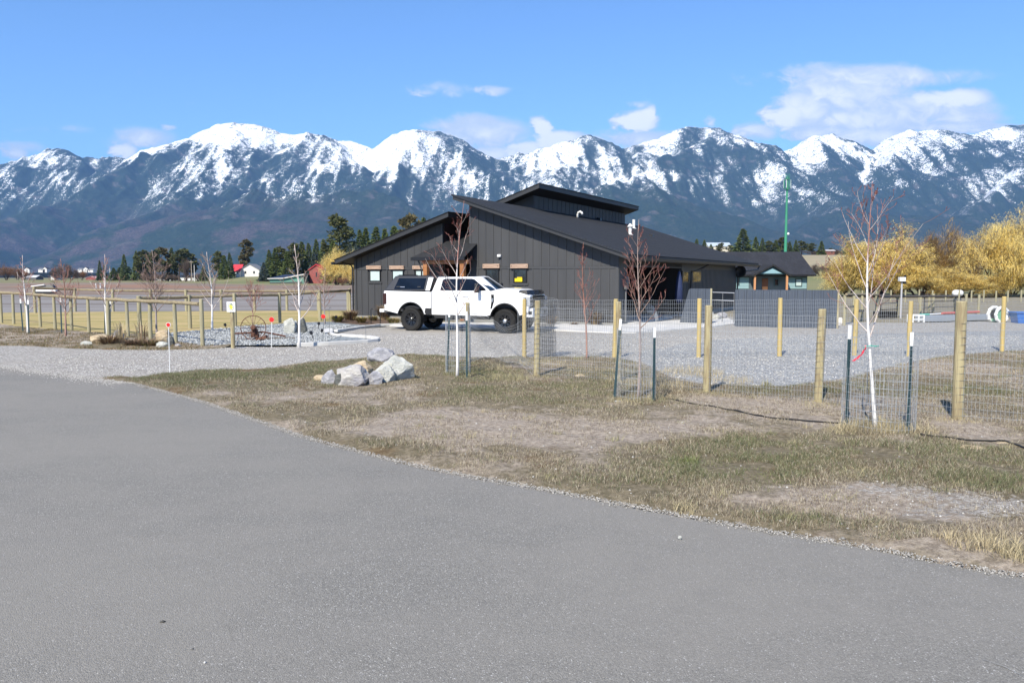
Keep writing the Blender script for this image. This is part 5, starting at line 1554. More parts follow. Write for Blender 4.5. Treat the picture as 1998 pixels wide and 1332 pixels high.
# ---- wheels
def make_wheel():
    e = MB(); R0 = 0.45
    prof = [(0.27, -0.13), (0.40, -0.155), (0.435, -0.13), (R0, -0.085), (R0, 0.085), (0.435, 0.13), (0.40, 0.155), (0.27, 0.13)]
    e.lathe([(0.27, -0.13)] + prof + [(0.27, -0.13)], 'y', 44, caps=False)
    # tread blocks
    for k in range(44):
        q = 2 * math.pi * k / 44; cq, sq = math.cos(q), math.sin(q)
        for (y0, y1) in ((-0.14, -0.05), (-0.035, 0.035), (0.05, 0.14)):
            w_ = 0.022; rr0, rr1 = R0 - 0.012, R0 + 0.012
            off = 0.03 if y0 == -0.035 else 0
            q2 = q + off; c2, s2 = math.cos(q2), math.sin(q2)
            P = lambda r_, y_, t_: (r_ * c2 - t_ * s2, y_, r_ * s2 + t_ * c2)
            e.hexa([P(rr0, y0, -w_), P(rr0, y0, w_), P(rr0, y1, w_), P(rr0, y1, -w_), P(rr1, y0, -w_), P(rr1, y0, w_), P(rr1, y1, w_), P(rr1, y1, -w_)])
    return e
def wheel(x_, y_, sgn):
    """rim is a child part; built once per wheel position"""
    t_o = make_wheel().build('tyre', M_TIRE, None)
    m = MB(); m.lathe([(0.275, -0.12), (0.275, 0.12), (0.245, 0.12), (0.22, 0.0), (0.06, -0.01), (0.06, -0.02)] if sgn > 0 else [(0.275, 0.12), (0.275, -0.12), (0.245, -0.12), (0.22, 0.0), (0.06, 0.01), (0.06, 0.02)], 'y', 32, caps=False)
    for k in range(8):
        q = 2 * math.pi * k / 8
        for dq in (-0.12, 0.12):
            q0, q1 = q + dq * 0.6, q + dq * 1.4
            yy = sgn * 0.105
            def P(r_, ang, yv, t_): return (r_ * math.cos(ang) - t_ * math.sin(ang), yv, r_ * math.sin(ang) + t_ * math.cos(ang))
            m.hexa([P(0.06, q0, yy * .75, -0.016), P(0.06, q0, yy * .75, 0.016), P(0.255, q1, yy, 0.018), P(0.255, q1, yy, -0.018), P(0.06, q0, yy * .4, -0.016), P(0.06, q0, yy * .4, 0.016), P(0.255, q1, yy * .6, 0.018), P(0.255, q1, yy * .6, -0.018)])
    rim = m.build('rim', M_RIM, None)
    m = MB(); m.lathe([(0.075, sgn * 0.03), (0.075, sgn * 0.125), (0.045, sgn * 0.14)], 'y', 16)
    hub = m.build('hub', M_RIM if x_ < 1 else M_BRIGHT, None)
    return t_o, rim, hub
for wx in (0, WB):
    for sgn in (-1, 1):
        we = empty('wheel', (wx, sgn * 0.87, 0.447)); we.parent = TR
        for o in wheel(wx, sgn, sgn): o.parent = we
m = MB()
for y_ in (-0.25, 0.35): m.tube([(3.58, y_, 1.60), (3.35, y_ + 0.30, 1.70), (3.22, y_ + 0.42, 1.76)], 0.008, 4)
m.build('wiper', M_TB, TR)
# ================================================================== fences, cages, young trees
M_POST = simple('treated_round_post', (0.38, 0.33, 0.19), (0.24, 0.19, 0.11), 5, 0.85, stretch=(4, 4, 0.5), bump=0.5, bscale=18)
M_POSTY = simple('fresh_yellow_post', (0.50, 0.37, 0.14), (0.38, 0.31, 0.15), 4, 0.8, stretch=(4, 4, 0.5), bump=0.3, bscale=18)
M_POSTL = simple('pale_grey_green_post', (0.34, 0.31, 0.20), (0.27, 0.245, 0.155), 5, 0.85, stretch=(4, 4, 0.5), bump=0.4, bscale=18)
M_RAIL = simple('peeled_log_rail', (0.30, 0.25, 0.15), (0.19, 0.15, 0.095), 6, 0.85, stretch=(0.7, 4, 4), bump=0.4, bscale=18)
M_WIRE = simple('galvanised_wire', (0.42, 0.44, 0.46), None, rough=0.55, metal=0.3)
M_WIRED = simple('dull_wire', (0.16, 0.165, 0.17), None, rough=0.6, metal=0.3)
M_TGREEN = simple('dark_green_steel', (0.018, 0.045, 0.055), (0.025, 0.058, 0.068), 9, 0.55)

def wire_np(name, A, B, r_, mat, parent=None):
    """straight wires from A to B, three-sided"""
    A = np.asarray(A, float); B = np.asarray(B, float)
    d = B - A; L = np.linalg.norm(d, axis=1, keepdims=True); d = d / np.maximum(L, 1e-9)
    ref = np.where(np.abs(d[:, 2:3]) > 0.8, np.array([[1.0, 0, 0]]), np.array([[0, 0, 1.0]]))
    a = np.cross(d, ref); a /= np.linalg.norm(a, axis=1, keepdims=True); b = np.cross(d, a)
    V = []
    for P_ in (A, B):
        for k in range(3):
            q = 2 * math.pi * k / 3
            V.append(P_ + a * math.cos(q) * r_ + b * math.sin(q) * r_)
    V = np.stack(V, 1).reshape(-1, 3)
    F = np.array([[0, 1, 4, 3], [1, 2, 5, 4], [2, 0, 3, 5]])
    F = (np.arange(len(A))[:, None, None] * 6 + F[None]).reshape(-1, 4)
    return mesh_np(name, V, F, mat, parent=parent, kind='stuff')

def mesh_panel(name, path, z0, z1, parent, dv=0.051, dh=0.102, r_=0.0016, mat=None, warp=None):
    """woven wire along a path of (x, y); warp(s, z) -> (dx, dy, dz)"""
    pts = [Vector((p[0], p[1], 0)) for p in path]
    seg = [(b - a).length for a, b in zip(pts[:-1], pts[1:])]; tot = sum(seg)
    def P(s_):
        k = 0
        while k < len(seg) - 1 and s_ > seg[k]: s_ -= seg[k]; k += 1
        return pts[k].lerp(pts[k + 1], min(1, s_ / seg[k]))
    n = max(2, int(tot / dv)); m_ = max(2, int((z1 - z0) / dh))
    GX = np.zeros((n + 1, m_ + 1, 3))
    for i in range(n + 1):
        p = P(tot * i / n)
        for j in range(m_ + 1):
            z = z0 + (z1 - z0) * j / m_
            w_ = warp(i / n, j / m_) if warp else (0.006 * math.sin(i * .7 + j), 0.01 * math.sin(i * 0.23 + j * 1.7), 0.004 * math.sin(i * 0.9))
            GX[i, j] = (p.x + w_[0], p.y + w_[1], z + w_[2])
    A = np.concatenate([GX[:, :-1].reshape(-1, 3), GX[:-1, :].reshape(-1, 3)])
    B = np.concatenate([GX[:, 1:].reshape(-1, 3), GX[1:, :].reshape(-1, 3)])
    if not warp:      # straight uprights need only their two ends
        A = np.concatenate([GX[:, 0], GX[:-1, :].reshape(-1, 3)]); B = np.concatenate([GX[:, -1], GX[1:, :].reshape(-1, 3)])
    return wire_np(name, A, B, r_, mat or M_WIRE, parent)

def post(parent, x, y, h, r_, mat, lean=(0, 0), name='post'):
    m = MB()
    m.lathe([(r_ * 1.03, -0.08), (r_, h * 0.3), (r_ * 0.97, h * 0.7), (r_ * 0.94, h - 0.012), (r_ * 0.80, h)], sides=14)
    v = []
    for (a, b, c) in m.v: v.append((x + a + lean[0] * c, y + b + lean[1] * c, c))
    m.v = v
    return m.build(name, mat, parent, smooth=False)

def px_h(py_top, py_base):
    """height of an upright whose foot and top were read off the photograph"""
    return (py_base - py_top) / (py_base - 540.0) * CAM_Z

# front wire fence ------------------------------------------------------
ff = [(913, 712, 590, .052), (1047, 738, 586, .062), (1207, 751, 588, .060), (1379, 770, 595, .070), (1596, 790, 602, .068), (1868, 825, 587, .078)]
fe = empty('wire_fence', (*G(1379, 770), 0), 0, 'near woven wire fence on round treated posts, closest to the road on the right', 'fence')
ox, oy = fe.location[0], fe.location[1]
fpth = []
for i, (px, pb_, pt_, r_) in enumerate(ff):
    x_, y_ = G(px, pb_)
    post(fe, x_ - ox, y_ - oy, px_h(pt_, pb_), r_, M_POST, lean=(0.012 * math.sin(i * 2.1), 0.01 * math.cos(i)))
    fpth.append((x_ - ox, y_ - oy - r_ * 0.95))
post(fe, 8.6 - ox, 9.9 - oy, 1.7, 0.07, M_POST); fpth.append((8.6 - ox, 9.83 - oy))
mesh_panel('wire_mesh', fpth[1:], 0.02, 1.46, fe, r_=0.0021)
def bulge(s_, t_):
    b = math.sin(math.pi * s_)
    return (0.12 * b * math.sin(5 * t_ + 4 * s_) + 0.03 * math.sin(20 * s_ * t_), 0.75 * b * (0.4 + 0.6 * math.sin(3 * t_ + 1)), -0.32 * b * t_ + 0.10 * b * math.sin(9 * s_ + 6 * t_) + 0.22 * b * (1 - t_))
mesh_panel('wire_mesh', fpth[:2], 0.02, 1.42, fe, r_=0.0023, warp=bulge)
# staples and tie wires on the posts show as dark rings
for i, (px, pb_, pt_, r_) in enumerate(ff[1:]):
    x_, y_ = G(px, pb_); A, B = [], []
    for k in range(14):
        z = 0.10 + k * 0.102
        for q in range(5):
            a0 = math.pi * (1.0 + q / 5); a1 = math.pi * (1.0 + (q + 1) / 5)
            A.append((x_ - ox + (r_ * 1.05) * math.cos(a0), y_ - oy + r_ * 1.05 * math.sin(a0), z + 0.006 * q)); B.append((x_ - ox + (r_ * 1.05) * math.cos(a1), y_ - oy + r_ * 1.05 * math.sin(a1), z + 0.006 * (q + 1)))
    wire_np('tie_wire', A, B, 0.0026, M_WIRED, fe)

# back wire fence across the gravel lot ------------------------------------
bf = [(1023, 697, 583, .055), (1199, 699, 583, .060), (1363, 697, 582, .060), (1521, 695, 581, .060), (1667, 693, 583, .062), (1772, 695, 587, .058), (1876, 690, 588, .055), (1955, 686, 578, .062)]
fb = empty('wire_fence', (*G(1521, 695), 0), 0, 'second woven wire fence on bright yellow posts standing in the gravel lot', 'fence')
ox, oy = fb.location[0], fb.location[1]; bp_ = []
for i, (px, pb_, pt_, r_) in enumerate(bf):
    x_, y_ = G(px, pb_)
    post(fb, x_ - ox, y_ - oy, px_h(pt_, pb_), r_, M_POSTY, lean=(0.014 * math.sin(i * 1.7), 0))
    bp_.append((x_ - ox, y_ - oy + r_))
x_, y_ = G(2060, 680); post(fb, x_ - ox, y_ - oy, 1.6, 0.06, M_POSTY); bp_.append((x_ - ox, y_ - oy + .06))
mesh_panel('wire_mesh', bp_, 0.03, 1.50, fb, r_=0.0026)

# standing roll of left-over mesh
rx_, ry_ = G(1066, 697)
wr = empty('wire_roll', (rx_, ry_, 0), 0, 'upright roll of spare fence wire standing behind the second near post', 'wire roll')
spi = []
for k in range(150):
    a = k * 0.19; rr_ = 0.09 + 0.0011 * k + 0.004 * math.sin(k)
    spi.append((rr_ * math.cos(a), rr_ * math.sin(a)))
mesh_panel('coil', spi, 0.0, 1.46, wr, dv=0.055, r_=0.0024, mat=M_WIRED, warp=lambda s_, t_: (0.02 * math.sin(7 * t_) * s_, 0, 0.02 * math.sin(40 * s_)))
lp = [(0.55 * math.cos(a) - 0.25, 0.30 * math.sin(a)) for a in np.linspace(-0.2, 3.3, 30)]
mesh_panel('loose_end', lp, 0.03, 1.5, wr, dv=0.05, r_=0.0016, warp=lambda s_, t_: (0.05 * math.sin(6 * s_ + 3 * t_), 0, 0.06 * math.sin(5 * s_) * t_))

# T-posts ------------------------------------------------------------------
def t_post_proto():
    e = empty('t_post', (0, 0, 0), 0, 'x', 't-post')
    m = MB(); m.box(-0.020, 0.020, -0.003, 0.003, -0.06, 1.19); m.box(-0.003, 0.003, 0.0035, 0.036, -0.06, 1.19)
    b = m.build('shaft', M_TGREEN, e)
    m = MB()
    for k in range(22): m.box(-0.009, 0.009, -0.011, -0.0035, 0.03 + k * 0.052, 0.045 + k * 0.052)
    st_ = m.build('studs', M_TGREEN, b); st_['kind'] = 'stuff'
    m = MB(); m.box(-0.0205, 0.0205, -0.0035, 0.0035, 1.191, 1.37); m.box(-0.0035, 0.0035, 0.0038, 0.0365, 1.191, 1.37)
    m.build('white_tip', M_WHITE, e)
    return e
TP = t_post_proto()
M_TBLK = simple('faded_black_steel', (0.030, 0.032, 0.036), None, rough=0.6)
tp_list = [
    (1652, 843, 633, 0, 'green t-post with white tip, left of the white trunk nearest the road', .0),
    (1771, 851, 647, 0, 'green t-post with white tip, right of the white trunk nearest the road', .0),
    (1198, 783, 621, .07, 'leaning t-post with white tip, left of the trunk in the middle wire cage', .0),
    (1275, 790, 638, 0, 'dark t-post with white tip, right of the trunk in the middle wire cage', .0),
    (872, 732, 601, .05, 'leaning black t-post left of the white trunk beside the wire corner post', .0),
    (911, 741, 607, 0, 'green t-post with white tip in front of the leftmost near fence post', .0),
]
first = True
for (px, pb_, pt_, ln, lab, _) in tp_list:
    x_, y_ = G(px, pb_)
    o = TP if first else copy_tree(TP)
    first = False
    o.location = (x_, y_, 0.0); o.rotation_euler = (0, ln, rnd.uniform(-.4, .4))
    o.scale = (1, 1, px_h(pt_, pb_) / 1.37)
    o['label'] = lab; o['group'] = 't-posts holding the tree cages'

# wire cages around the young trees --------------------------------------------
def cage(px, pb_, r_, h, lab, dv=0.051):
    x_, y_ = G(px, pb_)
    e = empty('tree_cage', (x_, y_, 0), 0, lab, 'wire cage', 'wire cages round the young trees')
    pth = [(r_ * math.cos(a), r_ * math.sin(a)) for a in np.linspace(0.3, 2 * math.pi + 0.45, 40)]
    k = rnd.random() * 9
    mesh_panel('wire_mesh', pth, 0.01, h, e, dv=dv, r_=0.0027, warp=lambda s_, t_: (0.018 * math.sin(6 * s_ + k + 2 * t_), 0.018 * math.cos(9 * s_ + k), 0.015 * math.sin(12 * s_ + k)))
    return e
cage(1712, 842, 0.44, 1.28, 'wire mesh cage round the white trunk nearest the road')
cage(1240, 782, 0.34, 1.22, 'wire mesh cage round the grey trunk in the middle')
cage(894, 733, 0.25, 1.30, 'wire mesh cage round the white trunk before the pickup')

# bare young trees -------------------------------------------------------------
def bark_mat(name, lo, hi, hgt):
    def f(n, b):
        pos = n.add('ShaderNodeTexCoord').outputs['Object']
        z = n.sep(pos)[2]
        nz_ = n.noise(n.mapping(pos, (6, 6, 3)), 5, 4, 0.7)
        c = n.mix(n.ramp(n.math('ADD', z, n.math('MULTIPLY', nz_, 0.4)), hgt, hgt + 0.4), lo, hi)
        c = n.mix(n.ramp(nz_, 0.58, 0.72, 0, 0.55), c, (0.12, 0.10, 0.085))
        n.put(b.inputs['Base Color'], c); b.inputs['Roughness'].default_value = 0.8
    return pmat(name, f)
M_BW = bark_mat('painted_white_bark', (0.66, 0.64, 0.62), (0.50, 0.42, 0.38), 2.0)
M_BWR = bark_mat('white_bark_red_above', (0.66, 0.64, 0.62), (0.34, 0.16, 0.13), 2.35)
M_BG = bark_mat('grey_mauve_bark', (0.30, 0.25, 0.235), (0.33, 0.25, 0.22), 1.5)
M_BR = bark_mat('red_brown_bark', (0.34, 0.20, 0.16), (0.28, 0.13, 0.09), 1.5)
M_TWR = simple('red_twigs', (0.23, 0.10, 0.085), (0.32, 0.17, 0.13), 6, 0.7)
M_TWB = simple('brown_twigs', (0.17, 0.11, 0.085), (0.26, 0.18, 0.14), 6, 0.7)
M_TWW = simple('pale_twigs', (0.50, 0.45, 0.42), (0.40, 0.32, 0.28), 6, 0.7)
M_BUD = simple('dark_red_buds', (0.12, 0.02, 0.018), None, rough=0.8)

def young_tree(name, x, y, h, r_, bark, limb, twig, label, cat='tree', group=None, first=0.35, nb=14, spread=0.55, seed=1, buds=True, lean=(0, 0), sub=5, up=0.8, sides=7, loc_z=0.0, minr=0.0022):
    g_ = random.Random(seed)
    e = empty(name, (x, y, loc_z), 0, label, cat, group)
    trunk, limbs, twigs, bd = MB(), MB(), MB(), MB()
    n = 14; pts, rr = [], []
    wx_, wy_ = g_.uniform(0, 6), g_.uniform(0, 6)
    def T(t_):
        return Vector((lean[0] * h * t_ + 0.030 * h * math.sin(wx_ + 4 * t_) * t_, lean[1] * h * t_ + 0.02 * h * math.sin(wy_ + 5 * t_) * t_, h * t_))
    for i in range(n + 1):
        t_ = i / n; pts.append(T(t_)); rr.append(max(minr * 1.5, r_ * (1 - t_) ** 0.8 * (1.0 + 0.35 * math.exp(-t_ * 25))))
    pts[0] = pts[0] - Vector((0, 0, 0.06))
    trunk.tube(pts, rr, sides)
    def branch(p0, d, L, r0, depth):
        m_ = 6; ps, rs = [Vector(p0)], [r0]; d = d.normalized(); p = Vector(p0)
        for k in range(m_):
            d = (d + Vector((g_.uniform(-.13, .13), g_.uniform(-.13, .13), 0.10 * up + g_.uniform(-.05, .05)))).normalized()
            p = p + d * (L / m_); ps.append(p.copy()); rs.append(max(minr, r0 * (1 - (k + 1) / m_ * 0.8)))
            if depth < 2 and k >= 1:
                for _ in range(1 + (g_.random() < 0.45 and depth == 0)):
                    if g_.random() < (0.8 if depth == 0 else 0.35):
                        sd = d.cross(Vector((g_.uniform(-1, 1), g_.uniform(-1, 1), g_.uniform(-1, 1)))).normalized()
                        branch(p, d * 0.75 + sd * 0.62, L * g_.uniform(0.22, 0.5) * (1 - 0.4 * k / m_), rs[-1] * 0.65, depth + 1)
            if buds and depth >= 0 and k > 1 and g_.random() < 0.8:
                q = p + Vector((g_.uniform(-1, 1), g_.uniform(-1, 1), g_.uniform(-.5, 1))) * 0.006
                s_ = g_.uniform(0.003, 0.006)
                bd.face_block([(q.x - s_, q.y, q.z), (q.x, q.y - s_, q.z), (q.x + s_, q.y, q.z), (q.x, q.y + s_, q.z), (q.x, q.y, q.z + s_ * 1.6), (q.x, q.y, q.z - s_)],
                              [(0, 1, 4), (1, 2, 4), (2, 3, 4), (3, 0, 4), (1, 0, 5), (2, 1, 5), (3, 2, 5), (0, 3, 5)])
        (limbs if depth == 0 else twigs).tube(ps, rs, 5 if depth == 0 else 4, cap=False)
    for i in range(nb):
        t_ = first + (0.93 - first) * (i + g_.random() * 0.6) / nb
        a = i * 2.4 + g_.uniform(-.5, .5)
        L = h * spread * (1.05 - t_) * g_.uniform(0.65, 1.15)
        d = Vector((math.cos(a), math.sin(a), g_.uniform(0.75, 1.5)))
        branch(T(t_), d, L, max(minr, r_ * (1 - t_) ** 0.8 * 0.55), 0)
    trunk.build('trunk', bark, e, smooth=True)
    limbs.build('branches', limb, e, smooth=True, kind='stuff', fix=False)
    twigs.build('twigs', twig, e, kind='stuff', fix=False)
    if buds and bd.v: bd.build('buds', M_BUD, e, kind='stuff', fix=False)
    return e
NT_ = 'bare young trees in wire cages along the road'
x_, y_ = G(1708, 845); young_tree('young_tree', x_, y_, 3.35, 0.028, M_BWR, M_TWW, M_TWR, 'bare sapling with white painted trunk nearest the road, red shoots on top', seed=5, nb=17, first=0.36, spread=0.62, lean=(-0.080, 0), group=NT_)
x_, y_ = G(1245, 781); young_tree('young_tree', x_, y_, 3.05, 0.026, M_BG, M_TWB, M_TWR, 'bare sapling with grey mauve trunk and dense red twigs in the middle cage', seed=8, nb=20, first=0.40, spread=0.50, lean=(0.012, 0), group=NT_)
x_, y_ = G(892, 738); young_tree('young_tree', x_, y_, 3.65, 0.030, M_BWR, M_TWW, M_TWR, 'tall bare sapling with white painted trunk standing before the white pickup', seed=12, nb=15, first=0.34, spread=0.48, lean=(0.028, 0), group=NT_)
x_, y_ = G(1145, 703); young_tree('young_tree', x_, y_, 2.95, 0.026, M_BR, M_TWR, M_TWR, 'red brown bare sapling without a cage before the charcoal gable', seed=16, nb=16, first=0.30, spread=0.36, lean=(-0.03, 0), group=NT_, up=1.6)

# small ties and tape
x_, y_ = G(1704, 845)
e = empty('tree_tie', (x_ - 0.06, y_ - 0.03, 1.18), 0, 'short green tie knotted on the white trunk nearest the road', 'tie')
m = MB(); m.tube([(-0.13, 0, -0.02), (-0.05, -0.02, 0.01), (0.02, -0.03, 0.0), (0.07, 0, 0.005)], 0.007, 5); m.build('strap', simple('teal_strap', (0.02, 0.36, 0.26), None), e)
x_, y_ = G(1680, 845)
e = empty('survey_tape', (x_, y_, 1.0), 0, 'strip of red pink flagging tape hanging left of the white trunk', 'tape')
m = MB(); pts = [(-0.16, -0.02), (-0.10, 0.02), (-0.04, 0.08), (0.0, 0.15), (0.01, 0.19)]
vs = []
for i, (a, b) in enumerate(pts): vs += [(a, 0.01 * math.sin(i * 2), b), (a + 0.022, 0.004 * math.cos(i), b - 0.012), (a, 0.001 + 0.01 * math.sin(i * 2), b), (a + 0.022, 0.001 + 0.004 * math.cos(i), b - 0.012)]
fs = []
for i in range(4): fs += [(i * 4, i * 4 + 1, i * 4 + 5, i * 4 + 4), (i * 4 + 2, i * 4 + 6, i * 4 + 7, i * 4 + 3)]
m.face_block(vs, fs); m.build('tape_strip', simple('red_tape', (0.75, 0.03, 0.06), None, rough=0.4), e, fix=False)

# drip line ---------------------------------------------------------------------
M_HOSE = simple('black_drip_hose', (0.012, 0.012, 0.012), None, rough=0.5)
def hose(label, pl, r_=0.011):
    pp = [G(a, b) for a, b in pl]; e_ = empty('drip_hose', (pp[0][0], pp[0][1], 0), 0, label, 'hose')
    out = []
    for i in range(len(pp) - 1):
        for k in range(4):
            s_ = k / 4; x_ = pp[i][0] + (pp[i + 1][0] - pp[i][0]) * s_; y_ = pp[i][1] + (pp[i + 1][1] - pp[i][1]) * s_
            y_ += 0.03 * math.sin(i * 2 + k)
            z_ = float(verge_z(np.array([x_]), np.array([y_]))[0]) + 0.012
            out.append((x_ - pp[0][0], y_ - pp[0][1], z_))
    m = MB(); m.tube(out, r_, 6); m.build('hose_line', M_HOSE, e_)
hose('black drip hose snaking over the verge from the middle cage to the nearest cage', [(1296, 778), (1301, 786), (1340, 794), (1400, 803), (1440, 812), (1500, 822), (1600, 830), (1645, 834), (1665, 840)])
hose('black drip hose on bare earth at the right edge beyond the nearest cage', [(1795, 856), (1850, 865), (1920, 868), (1960, 870), (1998, 884), (2060, 900)])
hose('short black drip hose in the grass right of the cage before the pickup', [(922, 730), (945, 738), (965, 746)])

# ------------------------------------------------------------------ boulders
def rock_mat(name, a, b_, c_):
    def f(n, b):
        pos = n.add('ShaderNodeTexCoord').outputs['Object']
        n1 = n.noise(pos, 3.0, 6, 0.65); n2 = n.noise(n.mapping(pos, (1, 1, 3), rot=(0.5, 0.4, 0)), 7, 5, 0.7); n3 = n.noise(pos, 30, 4, 0.7)
        c = n.mix(n.ramp(n1, 0.38, 0.62), a, b_)
        c = n.mix(n.ramp(n2, 0.50, 0.66), c, c_)
        c = n.mix(n.ramp(n3, 0.5, 0.75, 0, 0.4), c, tuple(q * 0.55 for q in a))
        n.put(b.inputs['Base Color'], c); b.inputs['Roughness'].default_value = 0.9
        bp = n.add('ShaderNodeBump'); bp.inputs['Strength'].default_value = 0.9; bp.inputs['Distance'].default_value = 0.05
        n.put(bp.inputs['Height'], n.math('ADD', n2, n.math('MULTIPLY', n3, 0.4))); n.l.new(bp.outputs[0], b.inputs['Normal'])
    return pmat(name, f)
M_RW = rock_mat('pale_limestone', (0.42, 0.42, 0.38), (0.55, 0.55, 0.51), (0.36, 0.37, 0.31))
M_RL = rock_mat('lavender_grey_stone', (0.25, 0.25, 0.27), (0.38, 0.375, 0.40), (0.46, 0.455, 0.455))
M_RT = rock_mat('tan_stone', (0.46, 0.36, 0.23), (0.55, 0.46, 0.32), (0.38, 0.28, 0.18))
M_RP = rock_mat('pink_white_stone', (0.42, 0.40, 0.37), (0.31, 0.30, 0.32), (0.52, 0.50, 0.46))
M_RD = rock_mat('dark_stone', (0.09, 0.095, 0.09), (0.15, 0.15, 0.14), (0.20, 0.21, 0.19))
def boulder(px, pb_, wpx, hpx, mat, label, seed, depth=0.8, group=None, dy=0.0, sub=4, loc_z=None, name='boulder', cat='boulder'):
    x_, y_ = G(px, pb_)
    k = 1530 / y_
    w_ = wpx / k; h_ = hpx / k
    g_ = random.Random(seed)
    from mathutils import noise as mn
    off = Vector((seed * 3.1, seed * 1.7, 0))
    bm = bmesh.new()
    npt = 15 + seed % 6
    for i in range(npt):       # angular block: hull of scattered corners, edges then worn
        zz = 1 - 2 * (i + 0.5) / npt; an = i * 2.39996 + g_.uniform(-.5, .5); q_ = math.sqrt(max(0, 1 - zz * zz))
        rr_ = g_.uniform(0.84, 1.10)
        bm.verts.new((q_ * math.cos(an) * rr_, q_ * math.sin(an) * rr_, zz * rr_ * 0.95))
    bmesh.ops.convex_hull(bm, input=bm.verts[:])
    loose_v = [v for v in bm.verts if not v.link_faces]
    bmesh.ops.delete(bm, geom=loose_v, context='VERTS')
    bmesh.ops.dissolve_limit(bm, angle_limit=R(16), verts=bm.verts[:], edges=bm.edges[:])
    bmesh.ops.bevel(bm, geom=bm.edges[:], offset=0.075, segments=2, affect='EDGES', profile=0.6, clamp_overlap=True)
    bmesh.ops.triangulate(bm, faces=bm.faces[:])
    bmesh.ops.subdivide_edges(bm, edges=[e_ for e_ in bm.edges if e_.calc_length() > 0.22], cuts=2 if sub > 2 else 1, use_grid_fill=False)
    bmesh.ops.triangulate(bm, faces=bm.faces[:])
    for v in bm.verts:
        u_ = v.co.normalized()
        v.co = v.co * (1 + 0.07 * mn.noise(u_ * 2.2 + off) + 0.05 * mn.noise(u_ * 6 + off) + 0.035 * mn.noise(u_ * 13 + off))
    xs = [v.co.x for v in bm.verts]; zs = [v.co.z for v in bm.verts]
    sx = w_ / (max(xs) - min(xs)); sz = (h_ * 1.30) / (max(zs) - min(zs)); zmin = min(zs)
    for v in bm.verts:
        v.co = Vector((v.co.x * sx, v.co.y * sx * depth, (v.co.z - zmin) * sz - h_ * 0.30))
    me = bpy.data.meshes.new(name); bm.to_mesh(me); bm.free(); me.materials.append(mat)
    o = bpy.data.objects.new(name, me); COL.objects.link(o)
    o.location = (x_, y_ + w_ * depth * 0.45 + dy, 0.02 if loc_z is None else loc_z)
    tag(o, label, cat, group)
    return o
GB = 'boulders piled at the corner of the drive'
boulder(740, 712, 56, 30, M_RL, 'lavender grey boulder at the back of the pile by the drive', 31, 0.8, GB, dy=0.1)
boulder(770, 748, 74, 50, M_RW, 'largest pale grey green boulder at the right of the pile by the drive', 22, 0.9, GB)
boulder(701, 738, 44, 32, M_RT, 'tan orange boulder behind the front row of the pile', 23, 0.8, GB)
boulder(747, 752, 42, 38, M_RW, 'yellow green lichened boulder in front of the largest pale one', 24, 0.9, GB)
boulder(687, 758, 64, 44, M_RP, 'wide pink and white boulder in the middle of the front row', 45, 0.7, GB)
boulder(731, 756, 33, 29, M_RL, 'small lavender boulder between the wide one and the yellow green one', 26, 0.9, GB)
boulder(640, 756, 34, 33, M_RL, 'grey striped boulder at the left end of the pile', 57, 0.8, GB)
boulder(661, 758, 20, 27, M_RD, 'narrow dark grey boulder wedged beside the striped one', 28, 1.0, GB)
boulder(622, 748, 26, 14, M_RT, 'low tan stone half buried left of the pile', 29, 0.8, GB)
GL = 'boulders in the planting mound behind the rail fence end'
boulder(164, 676, 26, 9, M_RW, 'flat white stone at the left foot of the mound', 32, 0.7, GL)
boulder(189, 670, 38, 17, M_RT, 'cream boulder at the left of the planting mound', 33, 0.8, GL)
boulder(228, 664, 22, 19, M_RL, 'grey boulder in the dry grass of the planting mound', 34, 0.8, GL)
boulder(316, 670, 30, 25, M_RT, 'tan yellow boulder right of the planting mound', 35, 0.8, GL)
boulder(330, 676, 16, 20, M_RD, 'dark boulder behind the red disc marker', 36, 0.9, GL)
boulder(313, 679, 26, 11, M_RW, 'low whitish stone below the tan yellow boulder', 37, 0.8, GL)
boulder(345, 678, 12, 6, M_RL, 'small grey stone beside the rail fence end post', 38, 0.8, GL)
boulder(565, 651, 26, 30, M_RW, 'upright white rock slab in the blue grey rock bed', 39, 0.5, 'standing rocks in the rock bed')
boulder(586, 650, 24, 29, M_RD, 'upright dark rock slab beside the white one in the rock bed', 40, 0.5, 'standing rocks in the rock bed')
boulder(576, 650, 12, 25, M_RW, 'narrow white upright rock between the two slabs', 41, 0.6, 'standing rocks in the rock bed')
boulder(1905, 884, 60, 9, M_RT, 'flat sandy stone on the verge at the right edge', 42, 0.6)
boulder(1968, 874, 34, 7, M_RT, 'small sandy stone beside the hose at the right edge', 43, 0.6)
boulder(1132, 741, 22, 9, M_RT, 'small pale stone lying in the turf between the near posts', 44, 0.7)
boulder(1206, 790, 18, 6, M_RW, 'flat pale stone at the foot of the leaning t-post', 46, 0.7)
boulder(1327, 1056, 8, 6, M_RW, 'lone pebble sized white stone at the turf edge', 47, 0.7, sub=2)

